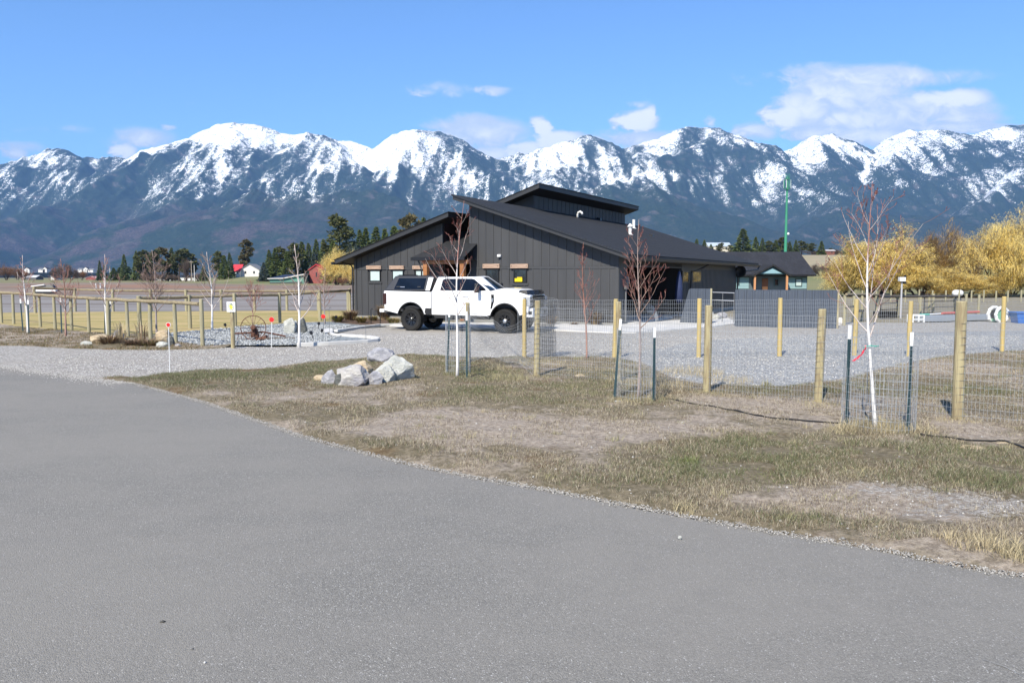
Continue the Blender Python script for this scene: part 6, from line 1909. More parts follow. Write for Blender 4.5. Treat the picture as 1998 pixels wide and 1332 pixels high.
# rail fences on the left -----------------------------------------------------------
def rail_fence(label, posts, rails, r_post=0.06, mat=M_POSTL, over=True, rail_r=0.062, drop=0.0):
    x0_, y0_ = G(posts[0][0], posts[0][1])
    e = empty('rail_fence', (x0_, y0_, 0), 0, label, 'fence')
    tops = []
    for i, (px, pb_, pt_) in enumerate(posts):
        x_, y_ = G(px, pb_); h = px_h(pt_, pb_)
        post(e, x_ - x0_, y_ - y0_, h, r_post * (0.95 + 0.1 * rnd.random()), mat, lean=(rnd.uniform(-.012, .012), 0))
        tops.append((x_ - x0_, y_ - y0_, h))
    for (a, b) in rails:
        A_, B_ = Vector(tops[a]), Vector(tops[b])
        if over:
            za = zb_ = None
            A_.z += rail_r - 0.012; B_.z += rail_r - 0.012
        else:
            A_.z -= drop; B_.z -= drop; A_.y -= r_post * 0.0 - 0.10; B_.y += 0.10
        d = (B_ - A_).normalized(); A_ = A_ - d * 0.12; B_ = B_ + d * 0.10
        m = MB(); n = 8
        m.tube([A_.lerp(B_, k / n) + Vector((0, 0.012 * math.sin(k * 1.3 + a), 0.008 * math.sin(k * 2 + a))) for k in range(n + 1)], [rail_r * (1.0 + 0.06 * math.sin(k + a)) for k in range(n + 1)], 9)
        m.build('rail', M_RAIL, e)
    return e
fp_ = [(-58, 627, 568), (-26, 628, 569), (3.5, 630, 572.5), (27, 632, 574), (52, 634, 575.5), (79, 638, 578), (108, 644, 580), (140, 646, 582.5), (174, 650, 584), (212, 655, 586.5), (250, 658, 588.5), (294, 663, 591), (343.5, 670, 593)]
rf = rail_fence('log rail fence running along the left verge to the planting mound', fp_ + [(395.6, 676, 583)], [(0, 2), (2, 4), (4, 6), (6, 8), (8, 10), (10, 12)])
A_ = G(343.5, 670); B_ = G(395.6, 676); e0x, e0y = G(fp_[0][0], fp_[0][1])
m = MB(); zt2 = px_h(593, 670) + 0.05
m.tube([(A_[0] - e0x, A_[1] - e0y, zt2), (B_[0] - e0x - 0.07, B_[1] - e0y, px_h(591, 676) - 0.03)], 0.06, 9); m.build('rail', M_RAIL, rf)
mid = [(273, 648, 577), (371, 641, 575), (459, 637, 572), (546, 629.5, 571), (624.7, 625.5, 566), (683, 613, 562.5)]
rail_fence('log rail fence crossing the lawn from the charcoal house to the left', mid, [(i, i + 1) for i in range(5)], over=False, drop=0.10, r_post=0.075)
far = [(-15, 611, 557), (69, 610.5, 558.5), (146.7, 607.5, 562), (221, 607.5, 564), (295, 607, 564.5), (364, 607, 565), (432, 606, 565), (497, 606, 565), (560, 605.5, 565), (621, 605.5, 565.5), (679, 605.5, 566)]
rail_fence('log rail fence along the far side of the lawn', far, [(i, i + 1) for i in range(1, 10)], over=False, drop=0.09, r_post=0.085)

# T-posts and saplings on the left
GT = 't-posts beside the left saplings'
for (px, pb_, pt_, lab) in [(45, 648, 583, 'thin t-post with white tip, left of the leftmost sapling'), (56.5, 652, 585, 't-post with white tip against the leftmost white trunk'),
                            (120.5, 652, 580, 'thin pale t-post left of the reddish sapling by the rail fence'), (130, 655, 600, 'black t-post against the reddish sapling by the rail fence'),
                            (205, 650, 590, 'blue grey t-post left of the white trunk above the cream boulder'), (215, 652, 585, 'dark t-post with white tip right of the white trunk above the cream boulder'),
                            (306, 654, 592, 'dark blue t-post with white tip left of the tan yellow boulder')]:
    x_, y_ = G(px, pb_); o = copy_tree(TP); o.location = (x_, y_, 0); o.rotation_euler = (0, rnd.uniform(-.03, .05), 0.2); o.scale = (1.2, 1.2, px_h(pt_, pb_) / 1.37); o['label'] = lab; o['group'] = GT
GS = 'bare young trees on the left by the rail fences'
for (px, pb_, pt_, bark, lb, tw, lab, nb, sp2, rr_, sd) in [
    (55, 651, 498, M_BW, M_TWW, M_TWR, 'leftmost bare sapling with white trunk and reddish top', 11, .30, .045, 51),
    (128.6, 657, 505, M_BR, M_TWB, M_TWR, 'slim reddish bare sapling beside the black t-post', 12, .35, .03, 52),
    (210, 654, 497, M_BW, M_TWW, M_TWR, 'bare sapling with crooked white trunk above the cream boulder', 10, .36, .045, 53),
    (306, 655, 488, M_BG, M_TWB, M_TWB, 'grey brown bare sapling beside the dark blue t-post', 18, .42, .035, 54),
    (414, 647, 492, M_BW, M_TWW, M_TWB, 'white trunked bare sapling in the rock bed behind the fence end post', 12, .42, .045, 55),
    (494, 642, 545, M_BR, M_TWR, M_TWR, 'thin reddish bare sapling behind the rusty rake wheel', 12, .55, .018, 56),
    (584, 677, 478, M_BW, M_TWW, M_TWB, 'tall white trunked bare sapling before the standing rocks', 10, .28, .045, 57),
    (634, 632, 522, M_BG, M_TWB, M_TWR, 'grey reddish bare sapling near the left corner of the charcoal house', 14, .40, .035, 58)]:
    x_, y_ = G(px, pb_)
    young_tree('young_tree', x_, y_, px_h(pt_, pb_), rr_, bark, lb, tw, lab, seed=sd, nb=int(nb * 1.5), first=0.26, spread=sp2 * 1.35, buds=False, group=GS, lean=(rnd.uniform(-.02, .02), 0), sides=6, minr=0.0055)

# ------------------------------------------------------------------ garden things
M_RED = simple('red_reflector', (0.62, 0.02, 0.015), None, rough=0.35)
M_RUST = simple('rusty_iron', (0.085, 0.035, 0.022), (0.15, 0.07, 0.045), 8, 0.85)
for (px, pb_, pt_, r_, lab) in [(331, 728, 633, .052, 'red disc reflector on a white stake at the drive edge, nearest the road'),
                                (529.5, 678, 623, .075, 'red disc reflector on a white stake beside the rusty rake'),
                                (630, 672, 617, .070, 'red disc reflector on a thin grey stake before the house corner')]:
    x_, y_ = G(px, pb_); h = px_h(pt_, pb_)
    e = empty('driveway_marker', (x_, y_, 0), 0, lab, 'marker', 'red disc driveway markers')
    m = MB(); m.tube([(0, 0.01, -0.05), (0.01 if px < 400 else 0.03, 0.01, h - r_ * 0.6)], 0.009 if px < 600 else 0.005, 6); m.build('stake', M_WHITE if px < 600 else M_WIRED, e)
    m = MB(); m.lathe([(r_, -0.006), (r_, 0.006)], 'y', 24, (0.01 if px < 400 else 0.03, 0, h)); m.build('rim', M_WHITE, e)
    m = MB(); m.lathe([(r_ * (0.82 if px < 400 else 0.97), -0.010), (r_ * (0.82 if px < 400 else 0.97), -0.0065)], 'y', 24, (0.01 if px < 400 else 0.03, 0, h)); m.build('reflector', M_RED, e)

x_, y_ = G(455, 679); h = px_h(607, 679)
e = empty('sign_post', (x_, y_, 0), 0.0, 'square white sign with a yellow green emblem on a round post', 'sign')
post(e, 0, 0, h + 0.12, 0.062, M_POST)
zc = px_h(598, 679)
m = MB(); m.box(-0.125, 0.125, -0.085, -0.066, zc - 0.15, zc + 0.145); sb = m.build('sign_board', M_WHITE, e)
ov = lambda a, b, cx, cz, n=28: [(cx + a * math.cos(2 * math.pi * k / n), cz + b * math.sin(2 * math.pi * k / n)) for k in range(n)]
def tilt(poly, an, cx, cz): return [(cx + (x - cx) * math.cos(an) - (z - cz) * math.sin(an), cz + (x - cx) * math.sin(an) + (z - cz) * math.cos(an)) for x, z in poly]
o1, o2 = tilt(ov(.078, .112, 0, zc), .35, 0, zc), tilt(ov(.068, .102, 0, zc), .35, 0, zc)
m = MB(); n = len(o1)
m.face_block([(a, -0.0885, b) for a, b in o1] + [(a, -0.0885, b) for a, b in o2] + [(a, -0.0855, b) for a, b in o1] + [(a, -0.0855, b) for a, b in o2],
             [(i, (i + 1) % n, n + (i + 1) % n, n + i) for i in range(n)] + [(2 * n + i, 2 * n + (i + 1) % n, (i + 1) % n, i) for i in range(n)])
m.build('emblem_outline', simple('dark_green_ink', (0.03, 0.06, 0.03), None), sb)
m = MB(); m.prism([(-.050, zc + .055), (-.02, zc + .062), (.0, zc + .045), (.022, zc + .05), (.050, zc + .02), (.052, zc - .03), (.03, zc - .07), (.005, zc - .085), (-.025, zc - .06), (-.048, zc - .01)], -0.088, -0.0856, 'y')
m.build('emblem', simple('yellow_green_ink', (0.55, 0.60, 0.08), None), sb)
m = MB(); m.prism([(-.03, zc + .07), (.0, zc + .088), (.035, zc + .075), (.045, zc + .05), (.02, zc + .058), (.0, zc + .055)], -0.0895, -0.0886, 'y'); m.build('emblem_leaf', simple('grey_green_ink', (0.12, 0.16, 0.08), None), sb)

# the old rake
x_, y_ = G(495, 664)
e = empty('dump_rake', (x_, y_, 0), R(12), 'rusty antique hay rake with spoked iron wheel in the rock bed', 'farm implement')
we = empty('wheel', (0, 0, 0.42)); we.parent = e
m = MB(); m.tube([(0.40 * math.cos(a), 0, 0.40 * math.sin(a)) for a in np.linspace(0, 2 * math.pi, 41)], 0.014, 6, cap=False); m.build('rim', M_RUST, we)
for k in range(14):
    a = 2 * math.pi * k / 14
    m = MB(); m.tube([(0.05 * math.cos(a), 0.03 * (-1) ** k, 0.05 * math.sin(a)), (0.40 * math.cos(a), 0, 0.40 * math.sin(a))], 0.006, 4); m.build('spoke', M_RUST, we)
m = MB(); m.lathe([(0.05, -0.09), (0.09, -0.05), (0.09, 0.05), (0.05, 0.09)], 'y', 12); m.build('hub', M_RUST, we)
m = MB(); m.tube([(0, 0.05, 0.42), (0.1, 0.9, 0.40)], 0.022, 6); m.build('axle', M_RUST, e)
m = MB(); m.tube([(-0.65, 0.2, 0.22), (0.3, 0.25, 0.26), (1.0, 0.3, 0.10)], 0.03, 6); m.build('drawbar', M_RUST, e)
m = MB(); m.hexa([(-0.12, 0.1, 0.10), (0.16, 0.1, 0.08), (0.16, 0.35, 0.08), (-0.12, 0.35, 0.10), (-0.06, 0.12, 0.42), (0.10, 0.12, 0.38), (0.10, 0.32, 0.38), (-0.06, 0.32, 0.42)]); m.build('gear_case', M_RUST, e, bevel=0.02)
m = MB(); m.hexa([(0.05, -0.2, 0.0), (0.42, -0.2, 0.08), (0.45, 0.1, 0.10), (0.1, 0.1, 0.0), (0.03, -0.18, 0.05), (0.40, -0.18, 0.16), (0.43, 0.08, 0.18), (0.08, 0.08, 0.05)]); m.build('seat_iron', M_RUST, e)
tm = MB()
for k in range(9):
    xx = -0.5 + k * 0.12
    tm.tube([(xx, 0.25, 0.24), (xx + 0.03, -0.1, 0.20), (xx + 0.02, -0.28, 0.05), (xx - 0.05, -0.22, 0.0)], 0.009, 4)
tm.build('tines', M_RUST, e, kind='stuff')
m = MB(); m.hexa([(0.0, 0.2, 0.0), (1.3, 0.3, 0.0), (1.3, 0.42, 0.0), (0.0, 0.32, 0.0), (0.0, 0.2, 0.07), (1.3, 0.3, 0.06), (1.3, 0.42, 0.06), (0.0, 0.32, 0.07)]); m.build('timber_pole', simple('grey_old_timber', (0.15, 0.13, 0.11), None), e)

# solar path lights
for (px, pb_, h, lab) in [(443, 644, .16, 'leaning black path light at the left end of the rock bed'), (621, 644, .20, 'black path light before the kerb end in the rock bed'), (612, 664, .20, 'black path light right of the white trunk'),
                          (654, 630, .22, 'black path light in the mulch by the ornamental grass'), (627, 652, .08, 'low black path light touching the kerb end')]:
    x_, y_ = G(px, pb_); e = empty('path_light', (x_, y_, 0), 0, lab, 'path light', 'black path lights in the rock bed'); e.rotation_euler = (0, rnd.uniform(-.35, .35), 0)
    m = MB(); m.tube([(0, 0, -0.05), (0, 0, h)], 0.012, 5); m.build('stake', M_BLACK, e)
    m = MB(); m.lathe([(0.02, h), (0.055, h + 0.03), (0.05, h + 0.09), (0.065, h + 0.10), (0.02, h + 0.125)], sides=12); m.build('lamp_head', M_BLACK, e)
# slim garden stakes
for (px, pb_, pt_, lab) in [(643, 655, 602, 'thin metal stake with hook standing by the kerb'), (714, 662, 632, 'thin metal stake at the tip of the kerb loop'), (724, 632, 604, 'short black stake in the mulch left of the pickup'), (742, 634, 608, 'short black stake in the mulch nearest the pickup bumper')]:
    x_, y_ = G(px, pb_); h = px_h(pt_, pb_); e = empty('garden_stake', (x_, y_, 0), 0, lab, 'stake')
    m = MB(); m.tube([(0, 0, -0.04), (0, 0, h)], 0.008 if px < 720 else 0.02, 5); m.build('rod', M_BLACK if px > 720 else M_WIRED, e)
    m = MB(); m.tube([(0, 0, h - .005), (0.03, 0, h + 0.05), (0.07, 0, h + 0.04), (0.07, 0, h)], 0.006 if px < 720 else 0.014, 5); m.build('hook', M_BLACK, e)

# ornamental grasses, each a plant
def bunch(px, pb_, r_, h, n, c1, c2, label, seed, group='ornamental grasses round the house'):
    x_, y_ = G(px, pb_); gg = np.random.RandomState(seed)
    a = gg.rand(n) * 6.283; rad = r_ * 0.45 * np.sqrt(gg.rand(n)); ln = r_ * (0.3 + 0.9 * gg.rand(n))
    X, Y = rad * np.cos(a), rad * np.sin(a)
    hh = h * (0.5 + 0.6 * gg.rand(n)); wd = 0.006 + 0.00022 * y_
    dx, dy = -np.sin(a) * wd, np.cos(a) * wd
    lx, ly = np.cos(a) * ln, np.sin(a) * ln
    V = np.stack([np.stack([X - dx, Y - dy, 0 * X], -1), np.stack([X + dx, Y + dy, 0 * X], -1), np.stack([X + lx * .4 + dx * .8, Y + ly * .4 + dy * .8, hh * .75], -1),
                  np.stack([X + lx * .4 - dx * .8, Y + ly * .4 - dy * .8, hh * .75], -1), np.stack([X + lx, Y + ly, hh * (0.75 + 0.3 * gg.rand(n))], -1)], 1).reshape(-1, 3)
    b = np.arange(n)[:, None] * 5
    tri = np.concatenate([b + np.array([[0, 1, 2]]), b + np.array([[0, 2, 3]]), b + np.array([[3, 2, 4]])], 0)
    C = np.where(gg.rand(n, 1) < 0.6, np.array(c1), np.array(c2)) * (0.65 + 0.6 * gg.rand(n, 1))
    o = mesh_np('ornamental_grass', V, tri, M_BLADE, cols=np.repeat(C, 5, 0)); o.location = (x_, y_, 0.01)
    return tag(o, label, 'ornamental grass', group)
ST, YG, BR = (0.42, 0.32, 0.19), (0.30, 0.27, 0.06), (0.22, 0.14, 0.09)
for i, (px, pb_, r_, h, n, c1, c2, lab) in enumerate([
    (660, 628, .38, .32, 500, YG, ST, 'yellow green grass mound at the left end of the mulch bed'), (683, 625, .45, .50, 500, BR, ST, 'brown grass clump at the left corner of the charcoal wall'),
    (705, 630, .35, .30, 400, ST, YG, 'straw grass mound under the leftmost window'), (728, 626, .30, .26, 300, ST, YG, 'small straw mound under the second window'), (750, 624, .45, .72, 600, BR, ST, 'tall brown feathery grass clump behind the pickup bumper'),
    (768, 634, .34, .34, 400, ST, YG, 'straw mound beside the rear wheel of the pickup'),
    (1162, 634, .38, .62, 420, ST, BR, 'upright dry grass clump at the charcoal wall before the red brown sapling'), (1075, 634, .34, .40, 300, ST, BR, 'dry grass clump at the wall near the pickup nose'), (1120, 635, .22, .14, 120, BR, BR, 'low dark clump at the wall between two dry grasses'),
    (238, 670, .35, .8, 45, (.5, .42, .27), ST, 'tall pale grass in the planting mound'), (275, 670, .30, .8, 40, (.5, .42, .27), BR, 'pale grass clump right of the planting mound middle'), (262, 674, .5, .20, 300, BR, (0.10, .08, .05), 'low dark heather like clump on the planting mound'),
    (212, 672, .4, .3, 300, BR, ST, 'brown clump beside the cream boulder'), (290, 676, .5, .22, 300, BR, (.14, .13, .05), 'low brown green clump before the tan yellow boulder')]):
    bunch(px, pb_, r_, h, n, c1, c2, lab, 60 + i)
for i, (px, pb_, w_, h) in enumerate([(250, 676, 110, 9)]):
    pass

# ------------------------------------------------------------------ dark metal screens and gate
M_PANEL = simple('blue_grey_ribbed_steel', (0.070, 0.084, 0.108), (0.064, 0.077, 0.100), 1, 0.45, metal=0.15)
def screen(label, p0, b0, p1, b1, top, n, slant=0):
    A_, B_ = G(p0, b0), G(p1, b1)
    e = empty('metal_fence', (A_[0], A_[1], 0), math.atan2(B_[1] - A_[1], B_[0] - A_[0]), label, 'metal fence', 'blue grey metal screens beside the house')
    L = math.hypot(B_[0] - A_[0], B_[1] - A_[1]); w_ = L / n
    for k in range(n):
        a = k * w_; m = MB()
        rib = [(a + 0.001, 0.0), (a + w_ * .18, 0.0), (a + w_ * .28, -0.036), (a + w_ * .72, -0.036), (a + w_ * .82, 0.0), (a + w_ - 0.001, 0.0)] if k % 2 == 0 else [(a + 0.001, 0.0), (a + w_ * .3, 0.0), (a + w_ * .42, -0.007), (a + w_ * .58, -0.007), (a + w_ * .7, 0.0), (a + w_ - 0.001, 0.0)]
        back = [(x_, 0.012) for x_, _ in rib][::-1]
        lo_, hi_ = 0.03, top
        def cut(x_): return min(hi_, max(0.05, (x_ / slant) * hi_)) if slant else hi_
        poly = rib + back; nn_ = len(poly)
        vs = [(x_, y_, lo_) for x_, y_ in poly] + [(x_, y_, cut(x_)) for x_, y_ in poly]
        m.face_block(vs, [tuple(range(nn_ - 1, -1, -1)), tuple(range(nn_, 2 * nn_))] + [(i, (i + 1) % nn_, nn_ + (i + 1) % nn_, nn_ + i) for i in range(nn_)])
        m.build('metal_panel', M_PANEL, e)
    m = MB(); m.box(slant, L, 0.014, 0.055, top * 0.93, top - 0.01); m.build('top_rail', M_BLACK, e)
    m = MB(); m.box(L + 0.001, L + 0.07, -0.02, 0.06, 0.0, top + 0.01); m.build('end_post', M_POSTL if slant else M_POST, e)
    return e
screen('long blue grey ribbed metal screen right of the house', 1433, 637, 1632, 640.5, 1.56, 24)
screen('short blue grey metal screen with a slanted left edge by the patio', 1326, 631, 1385, 633, 1.58, 8, slant=0.42)
A_, B_ = G(1387, 630), G(1432, 634)
e = empty('tube_gate', (A_[0], A_[1], 0), math.atan2(B_[1] - A_[1], B_[0] - A_[0]), 'galvanised tube gate between the two metal screens', 'gate')
L = math.hypot(B_[0] - A_[0], B_[1] - A_[1])
for z_ in (1.40, 1.05):
    m = MB(); m.tube([(0.02, 0, z_), (L - 0.02, 0, z_)], 0.02, 8); m.build('gate_rail', simple('bright_galvanised', (0.62, 0.63, 0.64), None, rough=0.4, metal=0.4), e)
for xx in (0.03, L / 2, L - 0.03):
    m = MB(); m.tube([(xx, 0, 0.1), (xx, 0, 1.40)], 0.016, 6); m.build('gate_stile', M_WIRED, e)
boulder(1408, 627, 30, 10, M_RW, 'pale rock behind the tube gate', 71, 1.0, 'pale rocks behind the tube gate', dy=1.2)
boulder(1424, 624, 22, 12, M_RL, 'grey rock behind the right end of the tube gate', 72, 1.0, 'pale rocks behind the tube gate', dy=1.2)
boulder(1402, 621, 20, 14, M_RW, 'pale rock stacked furthest back behind the tube gate', 73, 1.0, 'pale rocks behind the tube gate', dy=1.8)

# wire bale by the patio
x_, y_ = G(1279, 629)
e = empty('wire_roll', (x_, y_, 0), 0.3, 'bright coil of wire standing on the concrete by the patio door', 'wire roll')
A, B = [], []
for k in range(12):
    rr_ = 0.30 + 0.28 * k / 12
    for q in range(16):
        a0, a1 = math.pi * q / 15 * 0.55 + 0.1, math.pi * (q + 1) / 15 * 0.55 + 0.1
        A.append((rr_ * math.cos(a0) - 0.3, 0.02 * k, rr_ * 1.5 * math.sin(a0))); B.append((rr_ * math.cos(a1) - 0.3, 0.02 * k, rr_ * 1.5 * math.sin(a1)))
wire_np('coil', A, B, 0.006, M_WIRE, e)
# ================================================================== trees beyond the house
M_NEEDLE = vcol_mat('conifer_needles', 0.85, 0.1)
M_BARKD = simple('dark_bark', (0.05, 0.035, 0.028), (0.09, 0.065, 0.05), 3, 0.9)
M_GOLD = vcol_mat('golden_willow_twigs', 0.8, 0.35)
def conifer_mesh(name, seed, kind='spruce', n=2100, tint=(0.040, 0.068, 0.026), tint2=(0.130, 0.155, 0.055)):
    g_ = np.random.RandomState(seed); H0 = 10.0
    if kind == 'spruce':
        z = 0.05 + 0.95 * g_.rand(n) ** 1.25
        lay = (z * 17 + g_.rand() * 3) % 1.0
        Rz = 0.205 * H0 * (1 - z) ** 0.85 * (0.72 + 0.42 * (1 - lay)) + 0.06
        a = g_.rand(n) * 6.283
        Rz = Rz * (0.86 + 0.22 * np.sin(a * 3 + z * 20 + seed)) * (0.85 + 0.3 * fbm(a * 1.5 + seed, z * 12, 3))
        r_ = Rz * (0.35 + 0.65 * g_.rand(n) ** 0.55)
        P_ = np.stack([r_ * np.cos(a), r_ * np.sin(a), z * H0 - 0.12 * r_], -1)
        out = np.stack([np.cos(a), np.sin(a), -0.35 + 0 * a], -1)
        size = 0.34 * (0.55 + 0.8 * g_.rand(n)) * (1.25 - 0.65 * z)
    else:
        nc = 22 if kind == 'pine' else 30
        cz = 0.34 + 0.62 * np.linspace(0, 1, nc) + 0.02 * g_.randn(nc)
        ca = g_.rand(nc) * 6.283; cr = (0.155 * np.sin(np.clip((cz - 0.22) / 0.80, 0, 1) * np.pi) ** 0.7 + 0.02) * H0 * (0.35 + 0.65 * g_.rand(nc))
        k = g_.randint(0, nc, n)
        C = np.stack([cr * np.cos(ca), cr * np.sin(ca), cz * H0], -1)[k]
        u_ = g_.randn(n, 3); u_ /= np.linalg.norm(u_, axis=1, keepdims=True)
        P_ = C + u_ * np.array([0.85, 0.85, 0.50]) * (0.4 + 0.6 * g_.rand(n, 1)) * (1.15 - 0.35 * (cz[k][:, None]))
        out = u_; size = 0.26 * (0.6 + 0.8 * g_.rand(n))
    sd = np.cross(out, g_.randn(n, 3)); sd /= np.linalg.norm(sd, axis=1, keepdims=True)
    V = np.stack([P_ - sd * size[:, None] * 0.6, P_ + sd * size[:, None] * 0.6, P_ + out * size[:, None] * 1.3], 1).reshape(-1, 3)
    F = np.arange(n * 3).reshape(-1, 3)
    q = g_.rand(n, 1)
    C = np.array(tint) * (1 - q) + np.array(tint2) * q
    me_o = mesh_np(name, V, F, M_NEEDLE, cols=np.repeat(C, 3, 0))
    return me_o
def conifer(seed, kind, **k):
    e = empty('conifer', (0, 0, 0), 0, 'x', 'tree')
    if kind != 'spruce': e.name = 'pine_tree'
    m = MB(); m.lathe([(0.20, -0.5), (0.16, 1.0), (0.10, 5.0), (0.03, 9.4)], sides=7); m.build('trunk', M_BARKD, e)
    c = conifer_mesh('crown', seed, kind, **k); c.parent = e
    return e
PROTO = {
    'a': conifer(1, 'spruce'), 'b': conifer(2, 'spruce', tint=(0.034, 0.060, 0.030), tint2=(0.105, 0.135, 0.060)),
    'c': conifer(3, 'spruce', tint=(0.050, 0.070, 0.060), tint2=(0.095, 0.125, 0.105)),     # blue spruce
    'p': conifer(4, 'pine', n=2600, tint=(0.045, 0.062, 0.024), tint2=(0.135, 0.135, 0.055)), 'q': conifer(5, 'pine', n=2600, tint=(0.060, 0.060, 0.028), tint2=(0.165, 0.130, 0.060)),
    'g': conifer(6, 'spruce', tint=(0.050, 0.082, 0.022), tint2=(0.140, 0.165, 0.055)),
}
used = set()
def put_tree(k, px, top, Y, w_=1.0, label='', group=None, base=None):
    X = (px - 999) / F_PX * Y * 1.0
    X = at(px, 540, Y)[0]
    z0 = float(terrain_z(X, Y)) - 0.1
    h = at(px, top, Y)[2] - z0
    o = PROTO[k] if k not in used else copy_tree(PROTO[k])
    used.add(k)
    s_ = h / 10.0
    o.location = (X, Y, z0); o.rotation_euler = (0, 0, rnd.random() * 6.28); o.scale = (s_ * w_, s_ * w_, s_)
    o['label'] = label
    if group: o['group'] = group
    elif 'group' in o: del o['group']
    return o
GW = 'conifers in the wood left of the house'
GRW = [
    # left row behind the field
    ('a', 243, 496, 420, .9, 'lone dark conifer left of the long windbreak'), ('b', 195, 508, 430, .8, 'small dark conifer left of the green roofed shed'), ('b', 204, 517, 430, .9, 'stubby dark conifer beside the small one near the green roofed shed'),
    ('a', 267, 489, 400, .8, 'slim conifer at the left end of the dark windbreak'), ('p', 279, 488, 395, 1.1, 'dark pine second in the windbreak'), ('b', 290, 492, 400, 1.0, 'conifer third in the dark windbreak'), ('p', 303, 487, 385, 1.1, 'dark pine over the grey brown sapling top in the windbreak'),
    ('q', 317, 482, 395, 1.2, 'tallest broad pine of the dark windbreak'), ('a', 336, 483, 400, .9, 'pointed conifer between the broad pines of the windbreak'), ('p', 350, 487, 390, 1.2, 'broad dark pine at the right part of the windbreak'), ('p', 364, 485, 395, 1.2, 'wide dark pine beside the power pole'), ('q', 373, 494, 400, 1.0, 'shorter olive pine at the right end of the windbreak'),
    ('g', 222, 522, 420, 2.0, 'low green bushy conifer at the left of the hedge'), ('g', 234, 521, 425, 2.2, 'low green bushy conifer in the hedge middle'), ('b', 252, 520, 430, 2.0, 'low dark conifer in the hedge near the windbreak'),
    ('p', 428, 490, 330, 1.1, 'olive pine behind the white trunked sapling'), ('g', 438, 498, 325, 1.3, 'olive green conifer right of the white trunked sapling'), ('b', 449, 493, 345, 1.0, 'dark conifer just left of the white farmhouse'), ('a', 398, 518, 330, 1.4, 'squat dark conifer at the left of the olive pines'),
    ('q', 482, 466, 400, .9, 'tall crooked pine rising behind the white farmhouse'), ('c', 515, 512, 285, 1.5, 'blue spruce at the right end of the white farmhouse'),
    ('a', 526, 487, 300, 1.0, 'dark conifer at the left end of the wood over the green barn'), ('g', 538, 484, 300, 1.3, 'broad green conifer in the wood over the green barn'), ('p', 551, 482, 305, 1.2, 'green pine in the wood over the green barn middle'), ('g', 561, 490, 290, 1.2, 'bushy green conifer right of the green barn pine'),
    ('p', 577, 474, 300, 1.2, 'tall pine left of the red barn'), ('g', 590, 472, 310, 1.3, 'tall green conifer above the red barn roof left'), ('a', 603, 474, 305, 1.0, 'pointed dark conifer above the red barn'), ('c', 613, 494, 290, 1.2, 'grey green spruce behind the red barn'), ('a', 618, 466, 310, .9, 'slim pointed conifer above the red barn right'),
    ('a', 632, 466, 300, .9, 'slim pointed conifer left of the tallest pine'), ('p', 664, 420, 250, .95, 'tallest pine of the wood above the golden willow'), ('g', 652, 470, 245, 1.3, 'dense pine at the foot of the tallest one'), ('c', 684, 475, 240, 1.0, 'pale grey green spruce touching the house eave'),
    ('a', 703, 448, 260, .9, 'slim conifer first above the left roof'), ('g', 715, 444, 262, 1.0, 'slim green conifer second above the left roof'), ('a', 735, 442, 262, 1.1, 'green conifer third above the left roof'), ('g', 752, 446, 260, 1.0, 'dark pine above the middle of the left roof'), ('g', 770, 441, 262, 1.2, 'dark broad conifer above the upper left roof'),
    ('q', 802, 416, 262, .85, 'brownish round pine above the upper left roof'), ('a', 828, 424, 275, .9, 'conifer tip near the top of the left roof'), ('p', 845, 428, 275, .7, 'dark pine tip near the left roof peak'), ('c', 695, 476, 238, .9, 'grey spruce second above the house eave'), ('p', 644, 480, 260, 1.4, 'olive pine behind the golden willow'),
]
for k, px, top, Y, w_, lab in GRW: put_tree(k, px, top, Y, w_ * 1.15, lab, GW)
GR2 = 'conifers on the bench right of the house'
for k, px, top, Y, w_, lab in [
    ('a', 1448, 446, 380, 1.5, 'large dark conifer standing above the teal house roof'), ('g', 1437, 476, 420, 1.3, 'small olive conifer left of the large dark one'), ('g', 1473, 462, 430, 1.1, 'green conifer right of the large dark one'), ('a', 1486, 464, 430, 1.0, 'pointed conifer second right of the large dark one'), ('p', 1500, 470, 430, 1.4, 'round green pine third right of the large dark one'),
    ('g', 1512, 468, 430, 1.3, 'bushy conifer left of the green mast'), ('p', 1523, 463, 430, 1.3, 'pine just left of the green mast'), ('b', 1539, 471, 400, 1.2, 'dark conifer just right of the green mast'), ('a', 1551, 468, 430, 1.0, 'conifer second right of the green mast'), ('p', 1563, 470, 430, 1.4, 'round pine third right of the green mast'),
    ('p', 1583, 474, 440, 1.5, 'olive pine above the right end of the teal house roof'), ('g', 1601, 470, 440, 1.2, 'lone conifer left of the red brown shed'), ('p', 1620, 484, 480, 1.5, 'dark pine directly behind the red brown shed'), ('b', 1652, 472, 440, 1.3, 'dark conifer between the shed and the golden willows'), ('p', 1661, 476, 450, 1.3, 'dark pine touching the left edge of the golden willows'),
    ('g', 1358, 466, 450, 1.0, 'small conifer over the low end of the big roof, first'), ('g', 1373, 468, 450, 1.0, 'small conifer over the low end of the big roof, second'), ('g', 1386, 476, 420, 1.1, 'bushy conifer in front of the far pale house'), ('p', 1405, 474, 420, 1.2, 'olive pine in front of the far pale house gable'), ('p', 1424, 478, 420, 1.2, 'low pine right of the far pale house')]:
    put_tree(k, px, top, Y, w_ * 1.45, lab, GR2)

